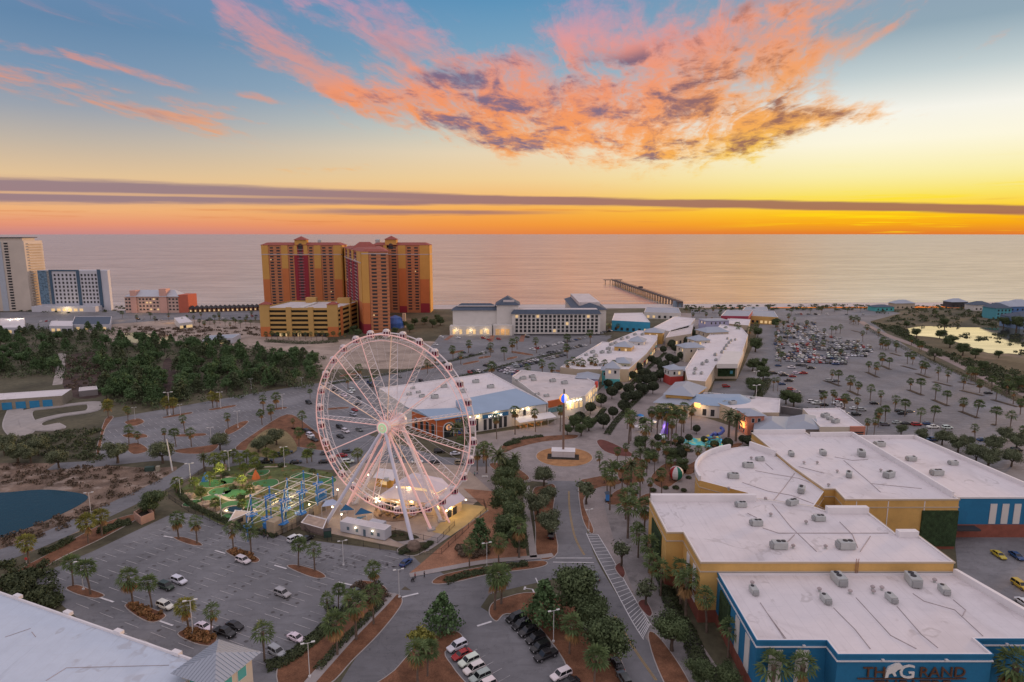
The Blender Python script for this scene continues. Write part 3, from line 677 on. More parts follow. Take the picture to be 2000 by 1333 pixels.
acs('the round hall roof', 14.4, [(1565, 961, 1.2, 60, 2), (1462, 913, 1.15, -10, 2), (1433, 934, 1.15, -10, 2), (1485, 900, .9, 0, 1)])
acs('the tall rear hall roof', 15.1, [(1545, 890, 1, 80, 1), (1607, 888, 1.1, 80, 1), (1682, 890, 1.4, 70, 2), (1658, 931, 1.1, 60, 2), (1736, 932, 1.3, 30, 2)])
acs('the blue side hall roof', 12.5, [(1718, 872, 1.3, 0, 2), (1780, 900, 1.1, 0, 1), (1830, 928, 1.3, 0, 2), (1862, 908, 1, 0, 1)])
def vent(px, z, label):
    x, y = G(px[0], px[1], z); t = thing('roof_vent', label, 'vent', (x, y, z), 'small vents on the theatre roofs')
    b = B(); b.lathe(0, 0, [(.28, 0), (.28, .6)], 8); b.build('pipe', M_ac, t, local=True)
    b = B(); b.lathe(0, 0, [(.5, .6), (.5, .85), (.15, 1.1)], 8); b.build('cowl', M_pipe, t, local=True)
vl = [((1495, 978), 15.15, 'yellow'), ((1505, 1009), 15.15, 'yellow'), ((1574, 1024), 15.15, 'yellow'), ((1549, 1071), 15.15, 'yellow'), ((1612, 1072), 15.15, 'yellow'), ((1570, 907), 15.1, 'tall rear'), ((1596, 907), 15.1, 'tall rear'), ((1635, 924), 15.1, 'tall rear'), ((1720, 922), 15.1, 'tall rear'), ((1618, 951), 15.1, 'tall rear'), ((1660, 1160), 12.35, 'blue'), ((1704, 1152), 12.35, 'blue'), ((1705, 1160), 12.35, 'blue'), ((1722, 1153), 12.35, 'blue'), ((1600, 1156), 12.35, 'blue'), ((1825, 1138), 12.35, 'blue'), ((1469, 1143), 12.35, 'blue'), ((1423, 958), 14.4, 'round'), ((1467, 898), 14.4, 'round')]
for r in ('yellow', 'tall rear', 'blue', 'round'):
    s = sorted(v for v in vl if v[2] == r)
    for i, v in enumerate(s): vent(v[0], v[1], 'small capped pipe vent standing on the %s hall roof%s' % (r, which(i, len(s))))

# ---------------- outlet store with corner pavilion, bottom left ----------------
e1, e2 = Vector(G(0, 1155, 9)), Vector(G(380, 1287, 9)); dd = (e2 - e1).normalized(); nn = Vector((dd.y, -dd.x))
a0 = e1 - dd * 40; a1 = e2 + dd * 4
if nn.y > 0: nn = -nn
st = [tuple(a0), tuple(a1), tuple(a1 + nn * 45), tuple(a0 + nn * 45)]
t, p = bldg('store', 'long flat white roofed store with a thin pale parapet beside the palm lot', 'building', st, 9, M_cream, membrane_mat('cool_light_membrane', (.55, .62, .71), (.46, .52, .60), .5), par=.5)  # cool light from the left is put into the blue of this white roof
for k, px in enumerate([(35, 1165), (133, 1197), (232, 1234), (345, 1275)]):
    x, y = G(px[0], px[1], 9); b = B(); b.box(x, y, 8.6, 2.0, 1.0, .75, math.atan2(dd.y, dd.x)); b.build('scupper', M_coping, t)
for px in ([(10, 1245), (60, 1228)], [(90, 1330), (130, 1305), (330, 1300)], [(62, 1235), (70, 1245)]): roofline(t, px, 8.52, .05)
L_, R_, Bk = Vector(G(332, 1316, 10)), Vector(G(511, 1274, 10)), Vector(G(427, 1249, 10)); Fr = L_ + R_ - Bk
c = (L_ + R_) / 2
t = thing('corner_pavilion', 'square store corner pavilion with ribbed grey metal pyramid roof', 'building', (c.x, c.y, 0))
q = ccw([tuple(L_), tuple(Fr), tuple(R_), tuple(Bk)]); w = inset(q, 1.3)
b = B(); b.prism(w, 0, 10, top=False); b.build('wall', M_cream, t)
apx = G(422, 1275, 13.2)
b = B(); b.add([(x, y, 10) for x, y in q] + [(apx[0], apx[1], 13.2)], [(0, 1, 4), (1, 2, 4), (2, 3, 4), (3, 0, 4), (3, 2, 1, 0)]); r = b.build('roof', M_metal, t)
b = B(); A = Vector((apx[0], apx[1], 13.2))
for i in range(4):
    p0, p1 = Vector((*q[i], 10)), Vector((*q[(i + 1) % 4], 10)); n = 15
    for k in range(0, n + 1):
        s = p0.lerp(p1, k / n); f = abs(2 * k / n - 1); top = s.lerp(A, 0.0)
        mid = p0.lerp(p1, .5); up = (A - mid); e = s + up * (1 - f) * .995
        b.tube(s + Vector((0, 0, .03)), e + Vector((0, 0, .03)), .05, 4)
b.build('standing_seam', mat('seam_metal', (.30, .34, .40), .5, .05, metal=.3), r)
for i in range(4):
    for f in (.3, .7): panel(t, w[i], w[(i + 1) % 4], f, 6.6, 2.0, 2.2, M_teal, frame=M_coping)
# ---------------- arcade building in the centre ----------------
K1, K2, K3 = G(853, 857), G(1067, 822), G(806, 838); KB, KA = G(958, 728, 9), G(740, 758, 9)
t, p = bldg('arcade', 'long white arcade building with blue metal shed roof and orange corner entrance', 'building', [K1, K2, KB, KA, K3], 9, M_pale, M_roof, par=.6)
u = (Vector(K2) - Vector(K1)).normalized(); v = Vector((-u.y, u.x))
def at(f, d): return tuple(Vector(K1) + u * f + v * d)
L = (Vector(K2) - Vector(K1)).length
# blue metal shed roofs over the front
b = B(); A0, A1, A2, A3 = at(14, -.9), at(L + .3, -.9), at(L - 5, 22), at(17, 17)
b.add([(*A0, 9.0), (*A1, 9.0), (*A2, 12.2), (*A3, 11.6), (*A0, 8.7), (*A1, 8.7), (*A2, 9.02), (*A3, 9.02)], [(0, 1, 2, 3), (0, 4, 5, 1), (1, 5, 6, 2), (2, 6, 7, 3), (3, 7, 4, 0)])
M_bmetal = mat('blue_metal_roof', (.30, .40, .52), .5, .05, .1, metal=.2)
b.build('metal_roof', M_bmetal, t)
b = B(); A0, A1 = at(-1, -1), at(14.5, -1); K3v = tuple(Vector(K3) + (Vector(K3) - Vector(K1)).normalized() * 9); A2 = at(13, 8)
b.add([(*A0, 8.9), (*A1, 8.9), (*A2, 10.6), (*G(812, 800, 10.4), 10.4), (*K3v, 9.2)], [(0, 1, 2, 3, 4)]); b.add([(*A0, 8.6), (*A1, 8.6), (*A1, 8.9), (*A0, 8.9)], [(0, 1, 2, 3)]); b.build('metal_roof', M_bmetal, t)
# orange corner entrance
def slab(q0, q1, z0, h, m, name, th=.5, parent=None):
    b = B(); d = (Vector(q1) - Vector(q0)); n = Vector((d.y, -d.x)).normalized() * th / 2
    b.prism([tuple(Vector(q0) + n), tuple(Vector(q1) + n), tuple(Vector(q1) - n), tuple(Vector(q0) - n)], z0, z0 + h, True); return b.build(name, m, parent or t)
slab(at(.2, -.1), at(13.6, -.1), 0, 8.5, M_orange, 'orange_entrance_wall')
slab(tuple(Vector(K1).lerp(Vector(K3), .02)), tuple(Vector(K1).lerp(Vector(K3), 1.0)), 0, 8.5, M_orange, 'orange_side_wall')
slab(at(9.2, -.5), at(13.5, -.5), 0.6, 7.2, mat('royal_blue_panel', (.02, .07, .30), .6, .05), 'blue_wall_panel', .3)
for f in (10.0, 11.1, 12.2): slab(at(f, -.75), at(f + .8, -.75), 3.4, 2.0, M_orange, 'orange_window_panel', .2)
b = B(); c0 = Vector(at(5.6, -.55)); R0 = 2.3
arc = [(-R0, 0)] + [(-R0 * math.cos(R(a)), 4.2 + R0 * math.sin(R(a))) for a in range(0, 181, 15)] + [(R0, 0)]
def archshape(b, c0, u, n, arc, th, s=1.0):
    fr = [(c0.x + u.x * x * s + n.x * th, c0.y + u.y * x * s + n.y * th, z) for x, z in arc]; bk = [(c0.x + u.x * x * s - n.x * .1, c0.y + u.y * x * s - n.y * .1, z) for x, z in arc]
    m = len(arc); b.add(fr + bk, [tuple(range(m))] + [(i, m + i, m + (i + 1) % m, (i + 1) % m) for i in range(m)])
nn = Vector((u.y, -u.x))
archshape(b, c0, u, nn, [(x * 1.18, z * 1.06) for x, z in arc], .06); fo = b.build('door_arch', M_coping, t)
b = B(); archshape(b, c0, u, nn, arc, .16); b.build('arched_glass', M_glass, t)
b = B(); ring = [(1.35 * math.cos(R(a)), 4.6 + 1.35 * math.sin(R(a))) for a in range(0, 360, 20)]; archshape(b, c0, u, nn, ring, .4)
b.build('round_sign', mat('lit_round_sign', (.9, .45, .2), .5, .3, 2, emit=.35, ecol=(1, .5, .25)), t)
text(t, '8', 2.2, *tuple(c0 + nn * .5), 3.85, mat('blue_letter', (.05, .12, .4), .5, 0), math.atan2(u.y, u.x), .05)
for f in (.12, .35, .58, .82): panel(t, K1, K3, f, .8, 2.2, 5.4, M_glass, th=.9, frame=M_coping)
fs = [15.5, 19.0]
windows(t, at(14, -.05), at(22, -.05), 2, [.6], 1.6, 6.0, fr=(0, 1), frame=M_coping)
slab(at(23, -.3), at(36.5, -.3), 6.0, 1.7, mat('navy_sign_board', (.04, .16, .32), .6, .1), 'sign_board', .4)
text(t, 'EAT·DRINK', 1.5, *at(29.5, -.65), 6.25, mat('lit_letter', (1, .95, .85), .5, 0, emit=1.3, ecol=(1, .93, .8)), math.atan2(u.y, u.x), .06)
for f in (24.3, 27, 29.7, 32.4, 35): panel(t, K1, K2, f / L, .3, 1.7, 5.2, M_glass, th=.3, frame=M_coping)
for f in (39.5, 45.5): panel(t, K1, K2, f / L, 4.2, 1.5, 3.2, M_glass, th=.3, frame=M_coping)
M_sconce = mat('lit_sconce', (1, .9, .7), .5, 0, emit=5, ecol=(1, .82, .5))
for f in (16.5, 20.5, 38.5, 41.5, 44.5, 47.5):
    b = B(); q = at(f, -.5); b.box(q[0], q[1], 7.6, .5, .5, .35, math.atan2(u.y, u.x)); b.build('wall_light', M_sconce, t)
    if f in (20.5, 41.5, 47.5): q = at(f, -1.2); light(*q, 7.4, 220, .3)
q = at(30, -1.6); light(*q, 8.4, 300, .5)
# restaurant canopy beside the entrance
CA = [at(39, -1), at(L + 1.5, -1), at(L + 1.5, -7), at(39, -7)]
t2 = thing('patio_canopy', 'white patio canopy on posts over orange lit tables beside the arcade', 'canopy', (*CA[0], 0))
b = B(); b.add([(*CA[0], 4.6), (*CA[1], 4.6), (*CA[2], 3.5), (*CA[3], 3.5), (*CA[0], 4.4), (*CA[1], 4.4), (*CA[2], 3.3), (*CA[3], 3.3)], [(0, 3, 2, 1), (4, 5, 6, 7), (0, 1, 5, 4), (1, 2, 6, 5), (2, 3, 7, 6), (3, 0, 4, 7)]); b.build('canopy_cloth', M_coping, t2)
for k in range(6):
    q = at(39.3 + k * (L - 38.6) / 5, -6.8); b = B(); b.tube((*q, 0), (*q, 3.4), .09, 6); b.build('post', M_coping, t2)
for k in range(3): q = at(42 + k * 5, -4.2); light(*q, 2.8, 130, .3, (1, .55, .2))
for k in range(9):
    q = at(40.5 + (k % 5) * 3.2, -3 - (k // 5) * 2.3); tt = thing('dining_table', 'small orange patio table with stools under the white canopy' + which(k, 9), 'table', (*q, .03), 'patio tables under the canopy')
    b = B(); b.lathe(0, 0, [(.06, 0), (.06, .72), (.6, .72), (.6, .78)], 8); b.build('table_top', mat('orange_table', (.5, .2, .05), .6, 0), tt, local=True)
# second block: tan roof with many vents
B2 = [G(1069, 822), G(1142, 806), G(1167, 752, 8), G(1140, 738, 8), G(1018, 726, 8), G(1000, 738, 8)]
tb, p = bldg('shop_block', 'cream shop block with stained tan roof beside the arcade and the palm street', 'building', B2, 9, M_pale, M_roof2, par=.8)
slab(tuple(Vector(B2[0]).lerp(Vector(B2[1]), .02)), tuple(Vector(B2[0]).lerp(Vector(B2[1]), .42)), 6.6, 3.2, M_orange, 'orange_sign_band', 1.0, tb)
slab(tuple(Vector(B2[0]).lerp(Vector(B2[1]), .02)), tuple(Vector(B2[0]).lerp(Vector(B2[1]), .42)), 3.8, 2.2, mat('teal_sign', (.12, .25, .28), .6, .4, 1.5), 'teal_sign_band', .9, tb)
for k in range(5):
    q = Vector(B2[0]).lerp(Vector(B2[1]), .52 + k * .09); b = B(); b.box(q.x, q.y - .5, 7.3, .9, .6, .5); b.build('wall_light', M_sconce, tb)
windows(tb, B2[0], B2[1], 4, [3.4], 1.6, 2.8, M_warm, fr=(.48, .95), th=.5)
q = Vector(B2[0]).lerp(Vector(B2[1]), .7); light(q.x - 1, q.y - 3, 6, 600, .5)
q = Vector(B2[1]).lerp(Vector(B2[2]), .35); light(q.x + 3, q.y - 1, 6, 500, .5)
windows(tb, B2[1], B2[2], 5, [1.2, 5.0], 2.2, 2.4, M_warm, lit=.5, th=.4)
panel(tb, B2[1], B2[2], .9, 7.2, 3, 3.2, M_redw, 'red_sign', 1.2)
acs('the stained tan roof beside the arcade', 8.2, [(1022, 741, 1.2, 20, 2), (1040, 738, 1.2, 20, 2), (1043, 744, 1.0, 20, 1), (1080, 746, 1.2, 20, 2), (1103, 750, 1.2, 20, 2), (1012, 745, .9, 20, 1), (1050, 772, .8, 20, 1), (1068, 775, .9, 20, 1)])
acs('the white arcade roof', 8.4, [(930, 748, 1.3, 10, 2), (959, 758, 1.3, 10, 2), (868, 757, 1.2, 10, 2), (905, 767, 1.3, 10, 2), (850, 778, 1.3, 10, 2), (807, 760, .8, 10, 1), (818, 768, .8, 10, 1), (990, 772, 1.0, 10, 1), (825, 776, 1.0, 10, 2), (800, 772, .9, 10, 1)])

# ---------------- shopping street ----------------
SG = 'shop rows along the tree lined street'
def shops(t, p, q, n, cols, lit=.6, z=.6, h=2.6):
    """a shop window with an awning for every bay of a front"""
    L = math.dist(p, q); w = L / n * .62
    for i in range(n):
        panel(t, p, q, (i + .5) / n, z, w, h, M_warm if random.random() < lit else M_glass, 'shop_window', .3)
        m = cols[i % len(cols)]; panel(t, p, q, (i + .5) / n, z + h + .25, w * 1.15, .7, m, 'sign_board', .6)
wr = PX([(1094, 718), (1176, 668), (1190, 669), (1246, 646), (1285, 648), (1283, 665), (1262, 692), (1228, 722), (1130, 722)], 8)
t, p = bldg('shop_row', 'long white roofed shop row on the beach hotel side of the tree lined street', 'building', wr, 8.2, M_tan, M_roof, par=.7)
shops(t, wr[7], wr[6], 6, [M_teal, M_yellow, M_redw]); shops(t, wr[6], wr[5], 6, [M_yellow, M_orange, M_teal])
acs('the white shop row roof by the hotel', 7.5, [(1095 + 62, 690, 1.3, 50, 2), (1163, 697, 1.3, 50, 2), (1152, 705, 1.3, 50, 2), (1176, 690, 1.3, 50, 2), (1188, 683, 1.3, 50, 2), (1190, 690, 1.3, 50, 2), (1194, 675, 1.3, 50, 2), (1215, 664, 1.3, 50, 2), (1202, 672, 1.2, 50, 2), (1226, 661, 1.2, 50, 2), (1135, 703, 1, 50, 1), (1145, 695, 1, 50, 1), (1159, 688, 1, 50, 1), (1240, 655, 1.2, 50, 2), (1255, 655, 1.2, 50, 2), (1120, 713, .9, 50, 1), (1173, 714, .9, 50, 1)])
er = PX([(1338, 721), (1343, 743), (1378, 746), (1398, 713), (1441, 713), (1461, 655), (1449, 641), (1408, 634), (1385, 655), (1372, 668)], 9)
t, p = bldg('shop_row', 'pink roofed shop row on the big car park side of the tree lined street', 'building', er, 9.2, M_tan, M_roof, par=.7)
b = B(); bx = PX([(1400, 712), (1441, 712), (1452, 688), (1415, 687)], 11); b.prism(bx, 8.5, 11.3); b.build('raised_block', M_pale, t)
fr0, fr1 = er[3], er[4]
for q_, w_, h_, z_, m_ in ((.5, 11, 5.5, 1.5, M_vine), ): panel(t, fr0, fr1, q_, z_, w_, h_, m_, 'mural', .4)
panel(t, fr0, fr1, .72, 3.2, 1.8, 2.0, mat('mural_blue', (.1, .35, .45), .6, .5, 1.5), 'mural_blue_patch', .7)
shops(t, er[0], er[9], 9, [M_teal, M_redw, M_yellow], .5)
acs('the shop row roof by the car park', 8.5, [(1397, 695, 1.2, 60, 2), (1410, 690, 1.2, 60, 2), (1415, 683, 1.2, 60, 2), (1419, 677, 1.2, 60, 2), (1424, 671, 1.2, 60, 2), (1428, 667, 1.1, 60, 1), (1380, 708, 1.2, 60, 2), (1372, 713, 1.2, 60, 2), (1358, 723, 1.1, 60, 2), (1356, 731, 1, 60, 1), (1370, 731, 1, 60, 1), (1421, 663, 1, 60, 1), (1436, 665, 1, 60, 1), (1398, 705, 1, 60, 1)])
def hipt(px, py, w, d, rot, h, rise, wall, label, name='roof_tower', lower=None, win=2, over=.9, ridge=None, roof=None, lit=.3):
    """tower or shop with a hipped metal roof; px, py = photo pixel of its front bottom edge centre"""
    x, y = G(px, py); q = hipquad(x, y + d / 2, w, d, R(rot))
    t, q = hiphouse(name, label, 'building', q, h, rise, wall, roof, ridge, over, lower)
    if win:
        for i in (0, 1, 3):
            windows(t, q[i], q[(i + 1) % 4], win, [h - 3.2] + ([.8] if h > 7 else []), 1.3, 1.9, lit=lit, fr=(.12, .88), th=.2, frame=M_coping)
    return t, q
hipt(1150, 768, 12, 12, -12, 8.6, 2.8, M_lav, 'lavender corner shop with low hipped grey metal roof beside the tan roofed block')
hipt(1198, 760, 8.5, 9, -10, 12.5, 3.6, M_pale, 'narrow two storey shop tower with teal lower front and hipped roof', lower=(6.0, M_teal), lit=.5)
hipt(1186, 752, 5, 9, -10, 9, 2.2, M_teal, 'small teal shop front squeezed beside the narrow two storey tower')
hipt(1221, 738, 9, 16, -14, 9.5, 2.4, mat('olive_stucco', (.45, .44, .30), .85, .06, .2), 'olive shop with tall windows behind the round street trees', lit=.2)
hipt(1222, 706, 12, 14, -20, 10.5, 3.2, M_yellow, 'yellow shop tower with red dormer and hipped roof on the street', lit=.5)
hipt(1248, 693, 11, 14, -20, 10, 3.4, M_pale, 'white shop tower with grey hipped roof halfway along the street')
hipt(1282, 672, 15, 17, -18, 9.5, 3.2, M_yellow, 'yellow gabled shop with orange lit sign near the far end of street', lit=.7)
hipt(1318, 752, 8.5, 9, 12, 9.5, 2.6, M_pale, 'white upper, red lower corner shop tower with hipped roof and tall windows', lower=(5.2, M_redw))
hipt(1342, 747, 8, 12, 12, 7.4, 1.2, M_salmon, 'salmon shop joined to the red and white corner tower')
hipt(1352, 707, 15, 13, 14, 10.3, 2.8, M_cream, 'cream shop with broad grey hipped roof on the pink shop row', ridge=.4)
hipt(1368, 692, 12, 13, 14, 10.6, 3.4, M_cream, 'cream shop with steep hipped roof in the middle of the pink row')
hipt(1396, 673, 20, 18, 14, 10.2, 3.4, M_tan, 'tan shop with long hipped roof toward the beach end of the pink row', ridge=.5)
hipt(1398, 652, 22, 16, 10, 12, .6, M_lav, 'pale lavender two storey shop with small square windows near the beach', win=4)
hipt(1345, 672, 14, 10, 10, 4.5, 1.6, M_coping, 'little white kiosk roof in the middle of the tree lined street', win=0)
for (pp, h, wl, rf, lab, nm) in [
    ([(1310, 645), (1355, 633), (1350, 652), (1300, 660)], 8, M_tan, M_roof2, 'tan shop with cluttered pale roof at the bend of the street', 'shop'),
    ([(1276, 640), (1318, 618), (1358, 622), (1345, 640), (1310, 648)], 8, M_pale, M_roof, 'white roofed shop near the pier end of the street', 'shop'),
    ([(1416, 632), (1462, 636), (1466, 624), (1422, 622)], 8.5, M_tan, M_roof, 'low pale shop in front of the dark red hall near the beach', 'shop'),
    ([(1408, 617), (1462, 618), (1470, 607), (1418, 606)], 11, mat('crimson_stucco', (.30, .05, .08), .85, .05, .2), M_metal, 'dark red hall with grey metal roof near the beach', 'hall'),
    ([(1465, 617), (1520, 620), (1512, 608), (1470, 606)], 8, M_yellow, M_metal, 'yellow and orange beach shop with wide grey roof', 'shop'),
    ([(1195, 626), (1270, 630), (1255, 611), (1200, 612)], 10, mat('aqua_stucco', (.05, .30, .48), .8, .1, .2), M_roof, 'bright blue beach restaurant with flat white roof by the pier', 'restaurant'),
    ([(1258, 610), (1330, 612), (1325, 602), (1262, 600)], 7, M_pale, M_metal, 'low beach bar with grey metal roof at the foot of pier', 'beach_bar'),
    ([(1450, 606), (1500, 607), (1498, 600), (1455, 600)], 6, M_tan, M_metal, 'low tan beach house with grey roof behind the yellow shop', 'beach_house'),
    ]:
    t, p = bldg(nm, lab, 'building', PX(pp, h), h, wl, rf, par=.5)
    q0, q1 = sorted(range(len(p)), key=lambda i: p[i][1])[:2]
    a, c = (p[q0], p[q1]) if p[q0][0] < p[q1][0] else (p[q1], p[q0])
    if nm != 'hall': windows(t, a, c, 6, [1.0], 2.4, 2.6, lit=.4, th=.4)
q = G(1225, 632); light(q[0] - 16, q[1] - 6, 5, 1500, .6)
for px in ((1205, 752), (1238, 700), (1300, 660), (1246, 712), (1275, 680), (1230, 722)):
    q = G(*px); light(q[0] + 2, q[1] - 5, 4, 700, .5, (1, .6, .22))

# palm court buildings, right of the roundabout
t, q = hiphouse('restaurant', 'cream restaurant with big two tier grey hipped roof on the palm court', 'building', PX([(1280, 786), (1345, 792), (1372, 768), (1320, 758)], 6.5), 6.5, .9, M_cream, ridge=.3, over=1)
b = B(); up = PX([(1300, 770), (1352, 774), (1376, 757), (1322, 748)], 9); b.prism(up, 7.2, 9, top=False); b.build('upper_wall', M_yellow, t)
b = B(); b.hip(up, 9, 12.6, 1.2, .45); b.build('upper_roof', M_metal, t)
windows(t, q[0], q[1], 5, [.8], 2.2, 3, lit=.2, th=.4, frame=M_coping)
panel(t, q[0], q[1], .65, 4.4, 7.5, .9, M_warm, 'lit_awning_sign', 1.8)
x, y = G(1318, 795); light(x, y - 2, 5, 500, .5)
t, p = bldg('restaurant', 'white flat roofed restaurant with tan side wall behind the palm court', 'building', PX([(1372, 776), (1452, 806), (1522, 806), (1524, 779), (1375, 766)], 7.5), 7.5, M_tan, M_roof, par=.7)
acs('the white roof behind the palm court', 6.8, [(1416, 788, 1.1, 20, 2), (1431, 790, 1.3, 20, 2), (1412, 774, .9, 20, 1), (1388, 771, .8, 20, 1), (1470, 779, .8, 20, 1)])
cc = G(1410, 812, 0); t = thing('round_restaurant', 'curved white restaurant with blue grey metal roof, teal porch and orange lit sign', 'building', (*cc, 0))
arcp = [(cc[0] + 13 * math.cos(R(a)) * 1.25, cc[1] + 6 + 11 * math.sin(R(a))) for a in range(180, 361, 15)]
wl = arcp + [(cc[0] + 16, cc[1] + 13), (cc[0] - 16, cc[1] + 13)]
b = B(); b.prism(wl, 0, 6.5, top=False); b.build('wall', M_pale, t)
b = B(); top = inset(wl, 5); bot = inset(wl, -.8); n = len(bot); b.add([(x, y, 6.4) for x, y in bot] + [(x, y, 9.2) for x, y in top], [(i, (i + 1) % n, n + (i + 1) % n, n + i) for i in range(n)] + [tuple(range(n, 2 * n))]); b.build('roof', M_bmetal, t)
for i in (3, 4, 9): panel(t, arcp[i], arcp[i + 1], .5, .8, 1.9, 3.4, M_glass, frame=M_coping)
panel(t, arcp[2], arcp[3], .5, 4.6, 3.0, 2.2, mat('lit_orange_sign', (1, .5, .15), .5, .2, emit=1.5, ecol=(1, .5, .15)), 'lit_sign', 1.6)
panel(t, arcp[6], arcp[7], .5, 1.0, 3.2, 4.8, M_teal, 'teal_porch', 2.0); panel(t, arcp[6], arcp[7], .5, 1.6, 2.2, 2.4, M_warm, 'lit_window', 2.2)
x, y = arcp[3]; light(x - 1, y - 2.5, 5.5, 420, .4, (1, .6, .25))
t, q = hipt(1473, 852, 7.5, 12, 4, 9.6, 1.6, M_salmon, 'salmon pink square tower with low grey hipped roof beside the yellow hall', win=2)
panel(t, q[3], q[0], .6, 3.0, 4.0, 2.6, mat('lit_orange_sign2', (1, .4, .1), .5, .2, emit=1.6, ecol=(1, .42, .12)), 'lit_sign', .9)
x, y = q[0]; light(x - 3, y + 2, 4.5, 300, .4, (1, .5, .2))
t, q = hiphouse('restaurant', 'low restaurant with broad grey metal hipped roof between pink tower and pink sign', 'building', PX([(1475, 842), (1537, 842), (1537, 815), (1478, 815)], 6), 6, 2.6, M_tan, ridge=.3)
t, q = hiphouse('restaurant', 'low shop with dark grey metal hipped roof behind the tall rear hall', 'building', PX([(1533, 838), (1606, 838), (1600, 815), (1545, 815)], 6), 6, 2.6, mat('taupe_stucco', (.30, .27, .26), .85, .05, .2), ridge=.55)
t, p = bldg('shop', 'white flat roofed shop with pink corner wall and dark lettered sign', 'building', PX([(1602, 834), (1690, 834), (1640, 797), (1568, 798)], 7.5), 7.5, M_cream, M_roof, par=.6)
p0, p1 = G(1602, 834, 7.5), G(1690, 834, 7.5)
panel(t, p0, p1, .83, 1.0, math.dist(p0, p1) * .33, 6.7, M_salmon, 'pink_wall', .9)
panel(t, p0, p1, .83, 4.8, 5.0, .55, M_dark, 'dark_sign', 1.2); panel(t, p0, p1, .83, 3.9, 4.6, .5, M_dark, 'dark_sign', 1.2); panel(t, p0, p1, .2, 3.2, 4.2, 1.6, mat('faded_red_sign', (.55, .24, .2), .7, .3, 2), 'red_sign', .5)
acs('the roof with the pink corner wall', 6.9, [(1612, 815, 1.3, 20, 2), (1621, 820, 1.0, 20, 1), (1632, 826, 1.2, 20, 2)])
t, p = bldg('yard_wall', 'grey service yard wall behind the white flat roofed restaurant', 'wall', strip([G(1524, 808), G(1568, 815)], .5), 4, mat('grey_block_wall', (.16, .16, .17), .9, .1, .5), par=.0)

# ---------------- beach hotel ----------------
def bx(t, x0, x1, y0, y1, z0, z1, m, name):
    b = B(); b.prism([(x0, y0), (x1, y0), (x1, y1), (x0, y1)], z0, z1, z0 > 0); return b.build(name, m, t)
M_slate = mat('slate_blue_roof', (.075, .10, .14), .7, .1, .3)
hx0, hx1, hy = G(1000, 655)[0], G(1172, 655)[0], G(1000, 655)[1]
t = thing('beach_hotel', 'long white beach hotel with rows of dark windows and slate blue mansard edge', 'building', (hx0, hy, 0))
bx(t, hx0, hx1, hy, hy + 17, 0, 19.6, M_pale, 'wall')
b = B(); o_, i_ = [(hx0 - 1, hy - 1), (hx1 + 1, hy - 1), (hx1 + 1, hy + 18), (hx0 - 1, hy + 18)], [(hx0 + 2, hy + 2.2), (hx1 - 2, hy + 2.2), (hx1 - 2, hy + 15), (hx0 + 2, hy + 15)]
b.add([(x, y, 19.4) for x, y in o_] + [(x, y, 23.2) for x, y in i_], [(i, (i + 1) % 4, 4 + (i + 1) % 4, 4 + i) for i in range(4)] + [(3, 2, 1, 0)]); b.build('mansard_roof', M_slate, t)
b = B(); b.poly(i_, 23.1); b.build('roof', M_roof2, t)
windows(t, (hx0, hy), (hx1, hy), 20, [2.8 + 3.3 * k for k in range(5)], 2.3, 2.4, lit=.06, fr=(.03, .98), th=.5)
bx(t, hx0 + 2, hx1, hy - 1.5, hy - 1.2, 0, 1.2, M_dark, 'garden_wall')
wx0 = G(882, 650)[0]
bx(t, wx0 + 2, hx0 - 12, hy + 8, hy + 24, 0, 22, M_pale, 'left_wing_wall')
b = B(); b.hip([(wx0 + 1, hy + 7), (hx0 - 11, hy + 7), (hx0 - 11, hy + 25), (wx0 + 1, hy + 25)], 21.8, 27.5, .5, .6); b.build('left_wing_roof', M_slate, t)
bx(t, wx0 + 6, hx0 - 16, hy + 10.5, hy + 22, 25, 25.6, M_roof2, 'left_wing_deck')
bx(t, hx0 - 14, hx0 + 6, hy + 6, hy + 30, 0, 27, M_pale, 'tower_wall')
b = B(); b.hip([(hx0 - 15, hy + 5), (hx0 + 7, hy + 5), (hx0 + 7, hy + 31), (hx0 - 15, hy + 31)], 26.8, 34, .5, .5); b.build('tower_roof', M_slate, t)
b = B(); b.box(hx0 - 3, hy + 8.5, 29.2, 10, 3, 2); b.build('roof_deck', M_roof2, t)
bx(t, wx0, hx0 - 18, hy - 2, hy + 8, 0, 8.5, M_pale, 'lobby_wall'); windows(t, (wx0, hy - 2), (hx0 - 18, hy - 2), 6, [1.2], 2.4, 4.2, M_warm, fr=(.02, .98), th=.4)
bx(t, hx0 - 17, hx0, hy - 3, hy + 8, 0, 9.5, M_pale, 'porch_wall'); windows(t, (hx0 - 17, hy - 3), (hx0, hy - 3), 3, [.6], 3.6, 5.5, mat('lit_lobby', (.5, .32, .16), .6, .3, .8, emit=.22, ecol=(1, .6, .25)), fr=(.1, .9), th=.5)
rx0, rx1 = hx1 - 8, hx1 + 14
bx(t, rx0 - 14, rx1 - 6, hy + 20, hy + 120, 0, 21, M_pale, 'rear_wing_wall')
b = B(); b.hip([(rx0 - 15, hy + 19), (rx1 - 5, hy + 19), (rx1 - 5, hy + 121), (rx0 - 15, hy + 121)], 21, 27, .5, .85); b.build('rear_wing_roof', M_slate, t)
bx(t, rx0 - 9, rx1 - 11, hy + 26, hy + 114, 24, 27.2, M_roof2, 'rear_wing_deck')
for f in (.15, .5, .85): q = (wx0 + (hx0 - 18 - wx0) * f, hy - 4); light(*q, 5, 320, .6)
q = (hx0 - 8, hy - 6); light(*q, 5, 300, .6, (1, .6, .25))

